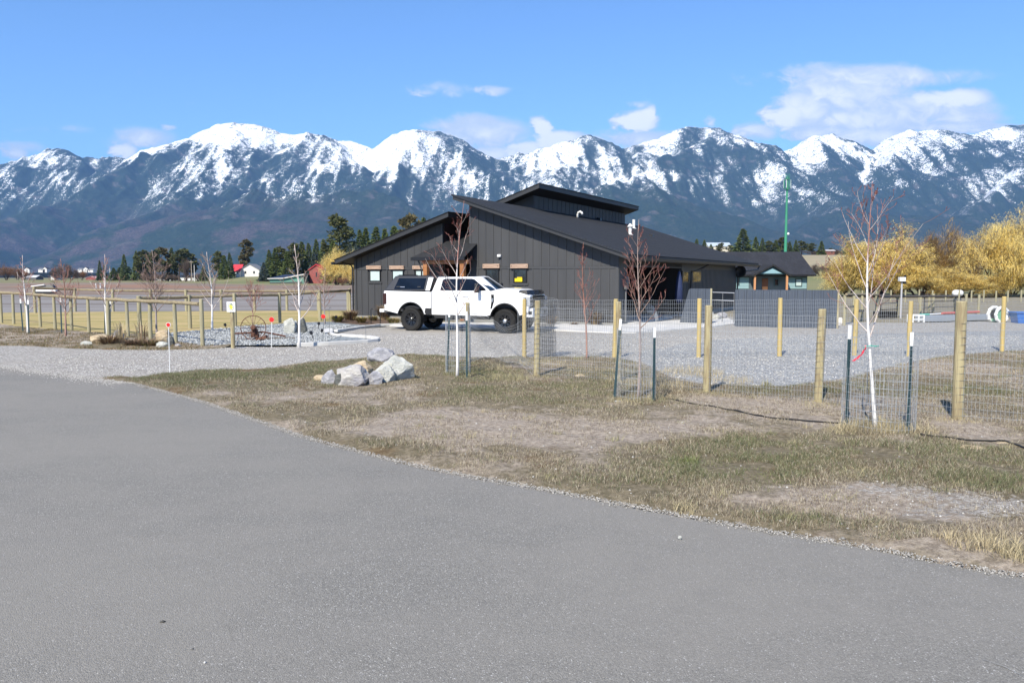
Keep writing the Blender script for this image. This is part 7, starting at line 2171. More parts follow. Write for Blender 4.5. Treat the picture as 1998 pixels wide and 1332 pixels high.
# golden willows ------------------------------------------------------------------
def willow_mesh(seed, W=5.0, H0=8.0, n=24000, cols=((0.76, 0.59, 0.20), (0.95, 0.79, 0.32), (0.46, 0.40, 0.26)), thin=0.0, droop=1.0):
    g_ = np.random.RandomState(seed); rg = random.Random(seed)
    wood = MB(); tips = []
    def limb(p, d, L, r_, dep):
        ps, rs = [p], [r_]; m_ = 5
        for k in range(m_):
            d = (d + Vector((rg.uniform(-.25, .25), rg.uniform(-.25, .25), rg.uniform(-.08, .16)))).normalized()
            p = p + d * L / m_; ps.append(p); rs.append(max(0.02, r_ * (1 - 0.75 * (k + 1) / m_)))
            if dep < 3 and k > 0:
                for _ in range(2 if dep < 2 else 1):
                    s_ = d.cross(Vector((rg.uniform(-1, 1), rg.uniform(-1, 1), rg.uniform(-1, 1)))).normalized()
                    limb(p, d * 0.7 + s_ * 0.75, L * rg.uniform(.45, .7), rs[-1] * 0.6, dep + 1)
            if dep >= 2: tips.append((p.x, p.y, p.z))
        wood.tube(ps, rs, 5 if dep < 2 else 3, cap=False)
    for k in range(5):
        a = k * 1.26 + rg.uniform(-.3, .3)
        limb(Vector((0.3 * math.cos(a), 0.3 * math.sin(a), -0.2)), Vector((math.cos(a) * 0.62, math.sin(a) * 0.62, 1.0)).normalized(), H0 * rg.uniform(.50, .66), 0.24, 0)
    tips = np.array(tips)
    # keep the crown inside an uneven dome
    k = g_.randint(0, len(tips), n)
    P0 = tips[k] + g_.randn(n, 3) * np.array([0.26, 0.26, 0.24])
    a = np.arctan2(P0[:, 1], P0[:, 0]); a += g_.randn(n) * 0.9
    L = 0.7 + 1.1 * g_.rand(n)
    o = np.stack([np.cos(a), np.sin(a), 0 * a], -1)
    up_ = np.array([0, 0, 1.0])
    P1 = P0 + o * (0.35 * L)[:, None] + up_ * (0.42 * L * (1.25 - droop * .9))[:, None]
    P2 = P1 + o * (0.28 * L)[:, None] - up_ * (0.50 * L * droop * (g_.rand(n) - 0.15))[:, None]
    wd = np.cross(o, up_) * (0.011 + 0.012 * g_.rand(n))[:, None]
    V = np.stack([P0 - wd * .7, P0 + wd * .7, P1 + wd, P1 - wd, P2], 1).reshape(-1, 3)
    b = np.arange(n)[:, None] * 5
    F = np.concatenate([b + np.array([[0, 1, 2]]), b + np.array([[0, 2, 3]]), b + np.array([[3, 2, 4]])], 0)
    q = fbm(P0[:, 0] * .7 + seed, P0[:, 2] * .7 + P0[:, 1] * .5, 3)[:, None]; c0, c1, c2 = [np.array(c) for c in cols]
    C = np.where(g_.rand(n, 1) < sstep(q, .35, .6), c1, c0); C = np.where(g_.rand(n, 1) < 0.14, c2, C) * (0.75 + 0.5 * g_.rand(n, 1))
    sc = max(np.abs(tips[:, 0]).max(), np.abs(tips[:, 1]).max()); hz_ = np.percentile(P1[:, 2], 99)
    S_ = np.array([W / sc, W / sc, H0 / hz_])
    wood.v = [(x * S_[0], y * S_[1], z * S_[2]) for x, y, z in wood.v]
    e = empty('willow_tree', (0, 0, 0), 0, 'x', 'tree')
    wood.build('trunk', M_BARKD, e, fix=False)
    c = mesh_np('crown', V * S_, F, M_GOLD, cols=np.repeat(C, 5, 0)); c.parent = e
    return e
WA, WB_, WC = willow_mesh(21), willow_mesh(22, n=26000), willow_mesh(23, n=10000, cols=((0.36, 0.25, 0.12), (0.56, 0.38, 0.13), (0.24, 0.18, 0.12)), droop=0.4)
usedw = set()
def put_willow(proto, px, base, top, wpx, label, group='golden willows beyond the pens', Y=None, name=None):
    x_, y_ = G(px, base)
    if Y: x_, y_ = at(px, 540, Y)[0], Y
    z0 = float(terrain_z(x_, y_)); h = at(px, top, y_)[2] - z0
    o = proto if id(proto) not in usedw else copy_tree(proto); usedw.add(id(proto))
    o.location = (x_, y_, z0 - 0.1); o.scale = (wpx / F_PX * y_ / 9.2,) * 2 + (h / 8.0,); o.rotation_euler = (0, 0, rnd.random() * 6.28)
    o['label'] = label
    if group: o['group'] = group
    if name: o.name = name
    return o
put_willow(WA, 1712, 578, 455, 190, 'large golden willow at the left of the grove behind the nearest cage')
put_willow(WC, 1806, 576, 446, 150, 'thin crowned brownish willow with bare limbs in the middle of the grove')
put_willow(WB_, 1948, 578, 428, 165, 'tallest golden willow at the right of the grove')
put_willow(WA, 1655, 577, 503, 110, 'low golden willow at the left edge of the grove beside the metal screen')
put_willow(WB_, 1792, 579, 517, 150, 'low dense golden willow in front of the brownish one')
put_willow(WA, 1880, 579, 528, 150, 'low dense golden willow left of the tallest one')
put_willow(WB_, 2030, 578, 462, 150, 'golden willow cut by the right edge of the frame')
put_willow(WC, 1870, 572, 478, 120, 'bare brownish willow between the low ones at the right')
put_willow(WA, 1745, 574, 474, 110, 'golden willow second from the left in the back of the grove')
put_willow(WB_, 1975, 574, 512, 120, 'lower golden willow under the tallest one')
put_willow(WB_, 657, 556, 490, 76, 'golden willow beside the left corner of the charcoal house', group='golden willow by the red barn', Y=205)
put_willow(WA, 685, 556, 512, 44, 'smaller golden willow tucked against the house corner', group='golden willow by the red barn', Y=200)
# brown leafless trees and brush
def bare_variant(col, seed, n=4200):
    c = np.array(col); return willow_mesh(seed, n=n, cols=(tuple(c), tuple(c * 1.35), tuple(c * 0.7)), droop=0.2)
BO, BB = bare_variant((0.36, 0.19, 0.09), 31), bare_variant((0.17, 0.125, 0.10), 32)
for p_ in (BO, BB): p_.name = 'bare_tree'
for proto, px, top, wpx, Y, lab in [
    (BO, 12, 516, 44, 520, 'orange brown leafless tree at the left edge of the frame'), (BO, 34, 519, 36, 520, 'orange brown leafless tree second from the left edge'), (BO, -25, 512, 50, 520, 'orange brown leafless tree beyond the left edge'), (BO, 48, 526, 24, 540, 'small orange brown tree behind the leftmost white trunk'),
    (BB, 122, 514, 40, 500, 'brown leafless tree behind the slim reddish sapling'), (BB, 108, 522, 26, 510, 'small brown leafless tree beside the larger brown one'), (BB, 140, 524, 26, 510, 'small brown leafless tree right of the larger brown one'), (BO, 160, 527, 30, 520, 'low orange brown tree left of the red shed'),
    (BB, 362, 504, 22, 350, 'reddish leafless tree between windbreak and power pole'), (BB, 296, 532, 40, 360, 'grey brown brush under the windbreak left'), (BB, 330, 534, 40, 360, 'grey brown brush under the windbreak middle'), (BB, 385, 532, 30, 340, 'grey brush right of the power pole'), (BO, 668, 538, 40, 190, 'low tawny brush under the golden willow'),
    (BB, 1600, 514, 36, 260, 'brown brush row on the tan field, left'), (BB, 1622, 512, 38, 262, 'brown brush row on the tan field, middle'), (BB, 1645, 514, 34, 260, 'brown brush row on the tan field, right'), (BB, 1633, 486, 30, 455, 'brown brush beside the red brown shed'), (BB, 1590, 488, 40, 470, 'brown brush left of the red brown shed'), (BB, 1480, 484, 60, 440, 'grey brush under the bench conifers left'), (BB, 1540, 486, 70, 440, 'grey brush under the bench conifers right')]:
    put_willow(proto, px, 560, top, wpx, lab, group='leafless trees and brush far off', Y=Y, name='bare_tree')

# ------------------------------------------------------------------ far houses
def far_mats(**k): return k
M_FW = simple('far_white_wall', (0.62, 0.60, 0.57), None, rough=0.7)
M_FR = simple('red_metal_roof', (0.55, 0.04, 0.05), None, rough=0.5)
M_FG = simple('grey_roof', (0.17, 0.175, 0.185), None, rough=0.7)
M_BARNR = simple('faded_red_barn', (0.30, 0.075, 0.065), (0.22, 0.07, 0.06), 1, 0.8)
M_TEAL = simple('teal_barn_steel', (0.10, 0.24, 0.19), None, rough=0.6)
M_FWIN = simple('far_window', (0.03, 0.035, 0.04), None, rough=0.2)
def gable_house(name, label, px0, px1, top, base, Y, wall, roof, cat='house', ridge='x', depth=8.0, eave=None, rz=0.0, wins=2, group=None, over=0.4):
    """ridge='x': long side faces us; ridge='y': gable end faces us. eave = pixel height of the eaves"""
    X0, X1 = at(px0, 540, Y)[0], at(px1, 540, Y)[0]; xc = (X0 + X1) / 2; w_ = (X1 - X0)
    z0 = at(px0, base, Y)[2]; hz_ = at(px0, top, Y)[2] - z0; he = (at(px0, eave, Y)[2] - z0) if eave else hz_ * 0.62
    e = empty(name, (xc, Y, z0), rz, label, cat, group)
    m = MB()
    if ridge == 'x':
        m.box(-w_ / 2, w_ / 2, 0, depth, -1.5, he); m.prism([(0, he), (depth, he), (depth / 2, hz_ - 0.1)], -w_ / 2, w_ / 2, 'x')
        wo = m.build('wall', wall, e)
        m = MB(); o_ = over
        m.hexa([(-w_ / 2 - o_, -o_, he - .2), (w_ / 2 + o_, -o_, he - .2), (w_ / 2 + o_, depth / 2, hz_ - .1), (-w_ / 2 - o_, depth / 2, hz_ - .1), (-w_ / 2 - o_, -o_, he), (w_ / 2 + o_, -o_, he), (w_ / 2 + o_, depth / 2, hz_ + .1), (-w_ / 2 - o_, depth / 2, hz_ + .1)])
        m.hexa([(-w_ / 2 - o_, depth / 2 + .001, hz_ - .1), (w_ / 2 + o_, depth / 2 + .001, hz_ - .1), (w_ / 2 + o_, depth + o_, he - .2), (-w_ / 2 - o_, depth + o_, he - .2), (-w_ / 2 - o_, depth / 2 + .001, hz_ + .1), (w_ / 2 + o_, depth / 2 + .001, hz_ + .1), (w_ / 2 + o_, depth + o_, he), (-w_ / 2 - o_, depth + o_, he)])
        m.build('roof', roof, e)
    else:
        m.prism([(-w_ / 2, -1.5), (w_ / 2, -1.5), (w_ / 2, he), (0, hz_ - .1), (-w_ / 2, he)], 0, depth, 'y')
        wo = m.build('wall', wall, e)
        m = MB(); o_ = over; sl_ = (hz_ - he) / (w_ / 2)
        m.prism([(-w_ / 2 - o_, he - o_ * sl_), (0, hz_ - .08), (0, hz_ + .14), (-w_ / 2 - o_, he - o_ * sl_ + .2)], -o_, depth + o_, 'y')
        m.prism([(0.001, hz_ - .08), (w_ / 2 + o_, he - o_ * sl_), (w_ / 2 + o_, he - o_ * sl_ + .2), (0.001, hz_ + .14)], -o_, depth + o_, 'y')
        m.build('roof', roof, e)
    for k in range(wins):
        cx = -w_ / 2 + w_ * (k + 0.6) / (wins + 0.2)
        m = MB(); m.box(cx - w_ * .045, cx + w_ * .045, -0.06, -0.003, he * 0.48, he * 0.80); m.build('window', M_FWIN, e)
    return e
gable_house('farmhouse', 'white farmhouse with grey roof on the green rise left of the wood', 469, 506, 515, 541, 352, M_FW, M_FG, ridge='y', depth=9, eave=526, wins=2)
gable_house('farmhouse', 'small white house with bright red roof joined to the white farmhouse', 452, 468, 516, 540, 350, M_FW, M_FR, ridge='x', depth=8, eave=529, wins=2)
gable_house('barn', 'weathered red barn with red roof beside the golden willow', 604, 631, 516, 553, 252, M_BARNR, M_FR, 'barn', ridge='y', depth=10, eave=526, wins=1)
gable_house('house', 'small grey white house glimpsed behind the red barn', 591, 608, 520, 542, 330, M_FW, M_FG, ridge='x', depth=7, wins=2)
gable_house('shed', 'red shed with pale roof across the left field', 167, 187, 539, 547.5, 560, M_BARNR, simple('pink_metal_roof', (0.55, 0.30, 0.28), None), 'shed', ridge='y', depth=9, eave=543, wins=0)
gable_house('shed', 'white shed with green roof across the left field', 229, 254, 537, 547.5, 540, M_FW, simple('green_metal_roof', (0.12, 0.28, 0.22), None), 'shed', ridge='x', depth=9, eave=542, wins=0)
gable_house('shed', 'grey shed with light roof behind the leftmost white trunk', 48, 70, 537, 547, 560, simple('grey_barn_wall', (0.10, 0.095, 0.10), None), simple('light_metal_roof', (0.5, 0.5, 0.52), None), 'shed', ridge='x', depth=9, eave=541, wins=0)
gable_house('shed', 'tiny white shed right of the red one across the field', 192, 199, 541, 547, 560, M_FW, M_FG, 'shed', ridge='y', depth=6, wins=0)
gable_house('house', 'pale blue grey roofed house on the bench above the big roof', 1381, 1424, 473, 492, 500, simple('cream_wall', (0.50, 0.46, 0.37), None), simple('pale_blue_roof', (0.36, 0.42, 0.47), None), ridge='x', depth=9, eave=480, wins=3)
gable_house('shed', 'red brown open shed on the far tan field', 1607, 1627, 487, 498, 445, simple('red_brown_boards', (0.16, 0.06, 0.045), None), simple('pale_tin_roof', (0.45, 0.42, 0.42), None), 'shed', ridge='x', depth=5, eave=489, wins=2)
gable_house('barn', 'long low red barn seen through the willows', 1802, 1850, 499, 512, 420, M_BARNR, simple('pinkish_roof', (0.42, 0.20, 0.17), None), 'barn', ridge='x', depth=8, eave=505, wins=2)
for k, (a, b_, t_, s_) in enumerate([(48, 58, 522, 531), (75, 88, 523, 530), (84, 92, 521, 530), (152, 160, 523, 530), (163, 172, 521, 530), (170, 182, 524, 530), (8, 16, 524, 531), (99, 106, 534, 546)]):
    gable_house('house', ['tiny pale house far off behind the orange brown trees', 'tiny long pale house in the far village', 'tiny white gabled house in the far village', 'tiny dark roofed house far off right of the brown tree', 'tiny white gabled house far off above the red shed', 'tiny low pale house far off right of the red shed', 'tiny pale house at the far left edge of the village', 'small white house between brown trees across the left field'][k],
                a, b_, t_, s_, 1500 if k < 7 else 560, M_FW, M_FG if k % 2 else simple('dark_far_roof', (0.06, 0.06, 0.07), None), ridge='x' if k % 2 else 'y', depth=10, wins=1, group='tiny houses of the far village' if k < 7 else None)
# raise the ground under the village: a low bank
m = MB(); m.prism([(1480, -1), (1700, 11), (2600, 14), (3200, -1)], -1700, -1180, 'x')
tag(m.build('village_rise', simple('winter_slope', (0.10, 0.10, 0.06), (0.16, 0.12, 0.08), 0.01, 0.95), fix=True), kind='structure')
# teal barn with a single-pitch roof
Yb = 247; X0, X1 = at(526, 540, Yb)[0], at(593, 540, Yb)[0]; L = X1 - X0
e = empty('barn', (X0, Yb, 0), 0, 'long low teal steel barn with white trimmed dark roof before the wood', 'barn')
def bz(py): return at(560, py, Yb)[2]
m = MB(); m.prism([(0, -0.2), (L, -0.2), (L, bz(536)), (L * 0.42, bz(543.5)), (0, bz(544))], 0, 9, 'y'); m.build('wall', M_TEAL, e)
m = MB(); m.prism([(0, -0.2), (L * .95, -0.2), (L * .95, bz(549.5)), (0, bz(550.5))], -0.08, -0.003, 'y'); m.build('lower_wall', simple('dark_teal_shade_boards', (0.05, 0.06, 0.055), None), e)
m = MB(); m.hexa([(-.5, -.6, bz(544)), (L * .42, -.6, bz(543.5)), (L * .42 + 6, 9.5, bz(536)), (2, 9.5, bz(536.5)), (-.5, -.6, bz(543)), (L * .42, -.6, bz(542.5)), (L * .42 + 6, 9.5, bz(534.8)), (2, 9.5, bz(535.3))]); m.build('roof', simple('dark_blue_roof', (0.015, 0.018, 0.035), None, rough=0.5), e)
m = MB(); m.prism([(L * .42, bz(543.6)), (L + .4, bz(535.6)), (L + .4, bz(533.8)), (L * .42, bz(541.8))], -.7, 9.4, 'y'); m.prism([(-.5, bz(544.2)), (L * .42 - .01, bz(543.7)), (L * .42 - .01, bz(542)), (-.5, bz(542.8))], -.72, -.61, 'y'); m.build('trim', M_FW, e)
# white board fence and poles
Yb = 420; X0, X1 = at(298, 540, Yb)[0], at(384, 540, Yb)[0]
e = empty('board_fence', (X0, Yb, 0), 0, 'long white fence along the field under the windbreak', 'fence')
npan = 14
for k in range(npan):
    a = (X1 - X0) * k / npan; m = MB(); h_ = 1.15 + 0.5 * (k / npan); m.box(a, a + (X1 - X0) / npan - 0.15, 0, 0.1, 0.1, h_); m.build('fence_panel', M_WHITE, e)
def far_pole(name, px, top, base, Y, r_, mat, label, cat='pole', arm=True):
    X = at(px, 540, Y)[0]; z0 = at(px, base, Y)[2]; h = at(px, top, Y)[2] - z0
    e = empty(name, (X, Y, z0), 0, label, cat)
    m = MB(); m.lathe([(r_, -0.5), (r_ * .75, h)], sides=8); m.build('pole', mat, e)
    if arm: m = MB(); m.box(-0.9, 0.9, -0.08, 0.08, h - 0.7, h - 0.5); m.build('crossarm', mat, e)
    return e
M_POLE = simple('grey_pole_wood', (0.30, 0.25, 0.20), None)
far_pole('power_pole', 374, 508, 547, 330, .22, M_POLE, 'grey wooden power pole at the right end of the windbreak')
far_pole('light_pole', 379.5, 517, 547, 330, .16, M_FW, 'pale light pole beside the wooden power pole', arm=False)
far_pole('utility_pole', 34.5, 530, 546, 500, .2, M_POLE, 'short grey pole among the orange brown trees', arm=False)
far_pole('utility_pole', 215, 523, 547, 430, .2, M_FW, 'thin pale pole left of the green roofed shed', arm=False)
for px, lab in ((186.5, 'left of two white marker pipes in the brown field'), (195, 'right of two white marker pipes in the brown field')):
    far_pole('marker_pipe', px, 552, 562.5, 143, .10, M_WHITE, lab, 'pipe', arm=False)
# white bench like trough with dark tarp in the lane
x_, y_ = G(86, 573)
e = empty('white_trough', (x_, y_, 0), 0, 'long low white trough in the lane behind the left rail fence', 'trough')
m = MB(); m.box(-1.45, 1.45, 0, .8, .25, .48); m.build('body', M_WHITE, e, bevel=.03)
m = MB(); m.box(-1.2, 1.2, 0.1, .7, 0, .248); m.build('frame', M_BLACK, e)
x_, y_ = G(78, 562)
e = empty('tarp_heap', (x_, y_, 0), 0, 'dark tarp heap with a pale pipe behind the white trough', 'tarp')
m = MB(); m.hexa([(-2.6, 0, 0), (2.6, 0, 0), (2.4, 1.5, 0), (-2.4, 1.5, 0), (-0.8, .3, .3), (2.2, .3, .75), (1.8, 1.2, .7), (-1.0, 1.2, .3)]); m.build('tarp', simple('black_tarp', (0.02, 0.022, 0.026), None, rough=.5), e)
m = MB(); m.tube([(-1.6, -.1, .3), (0.9, -.1, .62)], .10, 8); m.build('pipe', M_WHITE, e)

# ------------------------------------------------------------------ teal house behind the screen
Yh = 100.0
X0, X1 = at(1426, 540, Yh)[0], at(1583, 540, Yh)[0]; L = X1 - X0
e = empty('house', (X0, Yh, 0), 0, 'teal bungalow with dark roof and small gabled porch right of the charcoal house', 'house')
def hz2(py): return at(1500, py, Yh)[2]
M_TSID = simple('pale_teal_siding', (0.21, 0.33, 0.35), None, rough=.7)
M_TDK = simple('dark_teal_trim', (0.035, 0.07, 0.08), None, rough=.6)
he = hz2(536); hr = hz2(490.5)
wall_o = MB(); wall_o.box(0.5, L - 0.5, 0, 9, 0, he); wall_o = wall_o.build('wall', simple('dark_shaded_siding', (0.075, 0.10, 0.11), None), e)  # darker copy of the teal siding tone, shade put into the colour
def hx(px): return at(px, 540, Yh)[0] - X0
# lap siding boards either side of the porch
for (pa, pb2) in ((1437, 1461), (1533.5, 1574)):
    k = 0
    while hz2(563) + k * 0.18 < hz2(541.5):
        z_ = hz2(563) + k * 0.18; m = MB(); xa, xb = hx(pa), hx(pb2)
        m.prism([(-0.06, z_), (-0.003, z_), (-0.003, z_ + .17), (-0.035, z_ + .17)], xa, xb, 'x'); m.build('siding_board', M_TSID, wall_o); k += 1
for (pa, pb2, ya_, yb_) in ((1438, 1443, 541.5, 557), (1551.5, 1565, 543, 559), (1467, 1476, 543, 559), (1510, 1520, 543, 558)):
    m = MB(); m.box(hx(pa), hx(pb2), -0.10, -0.062, hz2(yb_), hz2(ya_)); wo = m.build('window', M_TDK, e)
    m = MB(); m.box(hx(pa) + .12, hx(pb2) - .12, -0.108, -0.101, hz2(yb_) + .12, hz2(ya_) - .12); m.build('pane', M_FROST if pa > 1550 else M_GLASS, wo)
m = MB(); m.box(hx(1487), hx(1498.5), -0.07, -0.002, hz2(566), hz2(543)); dd = m.build('door', simple('brown_door', (0.14, 0.055, 0.025), None), e)
m = MB(); m.box(hx(1487.5), hx(1498), -0.09, -0.071, hz2(566), hz2(559)); m.build('door_sunlit_patch', simple('sunlit_orange_door_patch', (0.48, 0.22, 0.09), None), dd)  # brighter copy of the door brown, sunlight put into the colour
m = MB(); m.hexa([(-.3, -.8, he - .15), (L + .3, -.8, he - .15), (L, 4.5, hr - .1), (-.3, 4.5, hr - .1), (-.3, -.8, he + .05), (L + .3, -.8, he + .05), (L, 4.5, hr + .1), (-.3, 4.5, hr + .1)])
m.hexa([(-.3, 4.501, hr - .1), (L, 4.501, hr - .1), (L + .3, 9.8, he - .15), (-.3, 9.8, he - .15), (-.3, 4.501, hr + .1), (L, 4.501, hr + .1), (L + .3, 9.8, he + .05), (-.3, 9.8, he + .05)])
ro = m.build('roof', shingle_mat('charcoal_shingles', (0.018, 0.019, 0.024), (0.030, 0.032, 0.040)), e)
m = MB(); m.box(-.32, L + .32, -.86, -.805, he - .2, he - .02); m.build('gutter', M_BLACK, ro)
# porch gable
pa, pb2, pm = hx(1459), hx(1531), hx(1496.5); zt3, zs = hz2(516.5), hz2(535.5)
m = MB(); m.prism([(pa + .35, zs), (pb2 - .35, zs), (pm, zt3 - .25)], -2.0, -1.9, 'y'); go = m.build('porch_gable', M_TDK, e)
m = MB(); m.prism([(hx(1474), hz2(533.5)), (hx(1515), hz2(533.5)), (pm, hz2(524.5))], -2.06, -2.001, 'y'); m.build('gable_panel', simple('light_blue_panel', (0.22, 0.37, 0.42), None), go)
m = MB()
for (a, b_) in (((pa, zs - .1), (pm, zt3)), ((pb2, zs - .1), (pm, zt3))):
    m.prism([(a[0], a[1] - .18), (b_[0] + (.001 if a[0] < pm else -.001) * -1, b_[1] - .18), (b_[0] - (.001 if a[0] < pm else -.001), b_[1] + .05), (a[0], a[1] + .05)], -2.3, 1.8, 'y')
m.build('porch_roof', M_SHINGLE, e)
for px in (1463.5, 1525):
    m = MB(); m.box(hx(px) - .11, hx(px) + .11, -2.1, -1.88, 0, hz2(534.5)); m.build('porch_post', simple('cedar_post', (0.50, 0.24, 0.11), None), e)
m = MB(); m.box(hx(1461), hx(1533), -2.2, -0.1, 0, 0.35); m.build('porch_deck', M_CONC, e)

# ------------------------------------------------------------------ green mast
Yt = 300.0; Xt = at(1531, 540, Yt)[0]; z0 = float(terrain_z(Xt, Yt))
e = empty('cell_tower', (Xt, Yt, z0), 0, 'green monopole mast with antenna crown standing against the mountains', 'mast')
ht = at(1531, 344, Yt)[2] - z0
M_GT = simple('green_painted_steel', (0.035, 0.22, 0.13), (0.045, 0.26, 0.15), 0.3, 0.5)
m = MB(); m.lathe([(0.62, -0.5), (0.34, ht - 4)], sides=14); m.lathe([(0.34, ht - 3.99), (0.22, ht)], sides=10); m.build('pole', M_GT, e)
for kz in (ht - 4.9, ht - 1.1):
    m = MB(); m.lathe([(1.0, kz), (1.0, kz + .22)], sides=12); m.build('platform', M_GT, e)
for k in range(9):
    a = 2 * math.pi * k / 9
    m = MB(); m.box(-.13, .13, -.07, .07, 0, 3.0); m.v = [(1.35 * math.cos(a) + x * math.cos(a + 1.57) - y * math.sin(a + 1.57), 1.35 * math.sin(a) + x * math.sin(a + 1.57) + y * math.cos(a + 1.57), ht - 4.4 + z) for x, y, z in m.v]
    m.build('antenna_panel', M_GT if k % 2 else simple('pale_antenna', (0.40, 0.50, 0.47), None), e)
for k in range(5):
    a = 2 * math.pi * k / 5; m = MB(); m.tube([(.7 * math.cos(a), .7 * math.sin(a), ht - 1), (.8 * math.cos(a), .8 * math.sin(a), ht + .9)], .06, 5); m.build('whip_antenna', M_GT, e)
m = MB(); m.lathe([(0.1, 0), (0.42, -.15), (0.42, -.3), (0.1, -.35)], 'y', 14, (.75, -.2, at(1535, 456, Yt)[2] - z0)); m.build('dish', M_WHITE, e)

# ------------------------------------------------------------------ pens and clutter on the right
far_ps = [(x_, 588, 566) for x_ in (1682, 1709, 1738, 1766, 1793, 1819, 1845, 1871, 1895, 1919, 1943, 1966, 1992)]
x0_, y0_ = G(1838, 588)
e = empty('post_fence', (x0_, y0_, 0), 0, 'far row of thin pale posts before the willows', 'fence')
A, B = [], []; prev = None
for (px, pb_, pt_) in far_ps:
    x_, y_ = G(px, pb_); h = px_h(pt_ + rnd.uniform(-1, 1), pb_); post(e, x_ - x0_, y_ - y0_, h, 0.07, M_POSTL)
    if prev:
        for z_ in (0.3, 0.6, 0.9): A.append((prev[0], prev[1], z_)); B.append((x_ - x0_, y_ - y0_, z_))
    prev = (x_ - x0_, y_ - y0_)
wire_np('wire_strands', A, B, 0.006, M_WIRED, e)
nr_ps = [(1642, 640, 572), (1883, 614, 572), (1909, 613, 574), (1800, 613, 572), (1820, 613, 570), (1732, 620, 575), (1955, 600, 570), (2010, 598, 570)]
for i, (px, pb_, pt_) in enumerate(nr_ps[:1] + nr_ps[1:]):
    pass
x0_, y0_ = G(1750, 620)
e = empty('animal_pen', (x0_, y0_, 0), 0, 'timber pen with dark top rails and tube gates behind the gravel lot', 'pen')
pen = [(1647, 634, 575), (1665, 628, 577), (1681, 624, 578), (1692, 622, 577), (1710, 620, 576), (1750, 618, 577), (1795, 614, 576), (1812, 613, 577), (1820, 613, 573), (1862, 612, 577), (1884, 613, 573), (1909, 612, 575)]
tp_ = []
for (px, pb_, pt_) in pen:
    x_, y_ = G(px, pb_); h = px_h(pt_, pb_); post(e, x_ - x0_, y_ - y0_, h, 0.075, M_POSTL); tp_.append((x_ - x0_, y_ - y0_, h))
def pen_rail(a, b_, r_=0.055, dz=-0.02, mat=None, name='rail'):
    m = MB(); A_, B_ = Vector(tp_[a]), Vector(tp_[b_]); A_.z += dz; B_.z += dz; A_.y -= .13; B_.y -= .13; m.tube([A_, B_], r_, 8); m.build(name, mat or M_RAIL, e)
M_DKRAIL = simple('dark_weathered_rail', (0.085, 0.075, 0.065), None)
pen_rail(0, 4, dz=.03); pen_rail(4, 5, mat=M_DKRAIL); pen_rail(5, 9, mat=M_DKRAIL, dz=-.02); pen_rail(0, 1, dz=-.5); pen_rail(1, 2, dz=-.7, mat=M_DKRAIL)
for (a, b_, nb_) in ((4, 5, 1), (6, 9, 2)):
    A_, B_ = Vector(tp_[a]), Vector(tp_[b_]); A_.y -= .22; B_.y -= .22
    gte = []
    m = MB(); z1_ = 1.05
    m.tube([(A_.x + .1, A_.y, .08), (A_.x + .1, A_.y, z1_ - .1), (A_.x + .25, A_.y, z1_), (B_.x - .25, B_.y, z1_), (B_.x - .1, B_.y, z1_ - .1), (B_.x - .1, B_.y, .08)], .028, 6)
    gt = m.build('tube_gate', M_BLACK, e)
    for z_ in (.10, .42, .75):
        m = MB(); m.tube([(A_.x + .1, A_.y, z_), (B_.x - .1, B_.y, z_)], .020, 6); m.build('gate_bar', M_BLACK, gt)
    mesh_panel('gate_mesh', [(A_.x + .1, A_.y + .03), (B_.x - .1, B_.y + .03)], .08, 1.0, gt, dv=.15, dh=.15, r_=.004, mat=M_WIRED)
# pole with a white camera head
x_, y_ = G(1757, 619)
e = empty('camera_pole', (x_, y_, 0), 0, 'grey pole topped by a white box shaped camera beside the pen', 'camera pole'); h = px_h(549, 619)
m = MB(); m.tube([(0, 0, -.1), (0, 0, h)], .045, 8); m.build('pole', simple('grey_pole', (.40, .40, .42), None), e)
m = MB(); m.box(-.17, .13, -.15, .1, h, h + .22); m.build('camera_head', M_WHITE, e, bevel=.02)
m = MB(); m.box(.04, .16, -.17, .1, h - .12, h - .005); m.box(.135, .17, -.1, .1, h + .1, h + .32); m.build('lens_hood', M_BLACK, e)
# white round tank
x_, y_ = G(1868, 585)
e = empty('propane_tank', (x_, y_ , 0.0), R(8), 'white round ended tank at the foot of the willows', 'tank')
m = MB(); m.lathe([(.02, -.50), (.14, -.47), (.25, -.39), (.29, -.28), (.29, .28), (.25, .39), (.14, .47), (.02, .50)], 'x', 20, (0, 0, .62)); m.build('shell', M_WHITE, e, smooth=True)
for xx in (-.22, .22):
    m = MB(); m.box(xx - .05, xx + .05, -.15, .15, 0, .36); m.build('foot', M_TB, e)
# blue bin cut by the right edge
x_, y_ = G(2006, 631)
e = empty('blue_bin', (x_, y_, 0), R(-6), 'open blue plastic stock tub at the right edge of the gravel lot', 'tub')
m = MB(); M_BL = simple('blue_plastic', (0.03, 0.13, 0.42), None, rough=.4)
m.hexa([(-.42, 0, 0), (.42, 0, 0), (.42, .6, 0), (-.42, .6, 0), (-.52, -.06, .46), (.52, -.06, .46), (.52, .66, .46), (-.52, .66, .46)]); m.build('tub', M_BL, e, bevel=.015)
m = MB(); m.box(-.56, .56, -.10, .70, .462, .52); m.build('rim', M_BL, e, bevel=.01)
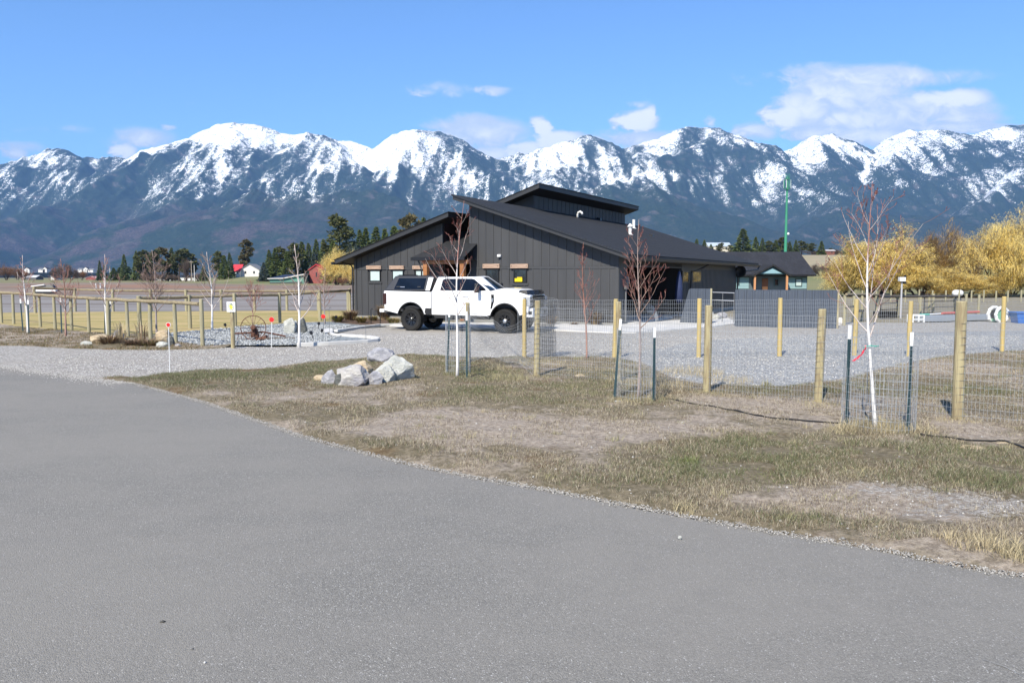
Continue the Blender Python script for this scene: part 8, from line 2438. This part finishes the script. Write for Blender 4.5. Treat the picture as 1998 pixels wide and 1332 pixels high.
# white and green culvert end
x_, y_ = G(1954, 629)
e = empty('hose_reel', (x_, y_, 0), R(15), 'white rimmed round reel with green face lying by the gravel lot post', 'reel')
m = MB(); m.tube([(.36 * math.cos(a), 0, .36 + .34 * math.sin(a)) for a in np.linspace(0, 2 * math.pi, 11)], .075, 6, cap=False); m.build('rim', M_WHITE, e)
m = MB(); m.tube([(.36 * math.cos(a), .42, .36 + .34 * math.sin(a)) for a in np.linspace(0, 2 * math.pi, 11)], .075, 6, cap=False); m.build('rim', M_WHITE, e)
m = MB(); m.box(-.19, .16, .02, .40, .03, .55); m.build('core', simple('soft_green_plastic', (.16, .36, .23), None), e, bevel=.02)
m = MB(); m.lathe([(.27, .1), (.27, .36)], 'y', 18, (0, 0, .36)); m.build('coil', M_TB, e)
# long grey trough, white frame, red and teal pipes
def bar(name, label, cat, pa, pb_, r_, mat, z=.12, box=None):
    A_, B_ = G(*pa), G(*pb_); e = empty(name, (A_[0], A_[1], 0), 0, label, cat); m = MB()
    d = (B_[0] - A_[0], B_[1] - A_[1])
    if box:
        an = math.atan2(d[1], d[0]); e.rotation_euler = (0, 0, an); m.box(0, math.hypot(*d), 0, box[0], .02, box[1])
    else: m.tube([(0, 0, z), (d[0], d[1], z)], r_, 8)
    m.build('body', mat, e); return e
bar('grey_trough', 'long flat grey steel trough lying behind the gravel lot', 'trough', (1803, 628), (1938, 624), 0, simple('blue_grey_galvanised', (.27, .30, .34), None, rough=.5), box=(.5, .26))
bar('irrigation_pipe', 'long faded red pipe resting behind the grey trough', 'pipe', (1838, 617), (1910, 614), .06, simple('faded_red_pipe', (.48, .12, .11), None), z=.16)
bar('irrigation_pipe', 'short white pipe between the teal pipe and the red one', 'pipe', (1812, 618), (1840, 616), .05, M_WHITE, z=.12)
bar('irrigation_pipe', 'short teal pipe left of the white one behind the trough', 'pipe', (1794, 619), (1812, 618), .06, simple('teal_pipe', (.12, .45, .36), None), z=.12)
x_, y_ = G(1792, 629)
e = empty('sawhorse', (x_, y_, 0), R(5), 'small white open frame at the left end of the grey trough', 'stand')
for k, b_ in enumerate([(-.30, .30, 0, .05, .30, .36), (-.30, .30, .4, .45, .30, .36), (-.30, -.24, 0, .05, 0, .30), (.24, .30, 0, .05, 0, .30), (-.30, -.24, .4, .45, 0, .30), (.24, .30, .4, .45, 0, .30), (-.24, .24, 0, .04, .12, .17)]):
    m = MB(); m.box(*b_); m.build('frame_bar', M_WHITE, e)
for px, pb_, lab in [(1719, 620, 'dark wire crate at the foot of the pen gate, left'), (1740, 620, 'dark wire crate at the foot of the pen gate, right')]:
    x_, y_ = G(px, pb_); e = empty('wire_crate', (x_, y_, 0), 0, lab, 'crate', 'dark crates at the pen gate')
    for k in range(5):
        m = MB(); m.box(-.28 + k * .13, -.25 + k * .13, 0, .3, .02, .34); m.build('slat', M_TB, e)
    m = MB(); m.box(-.29, .32, .02, .28, .02, .06); m.build('base', M_TB, e)
x_, y_ = G(1640, 634)
boulder(1640, 634, 14, 14, M_FW, 'white wrapped bundle at the right end of the long metal screen', 91, .8, name='bundle', cat='bundle')
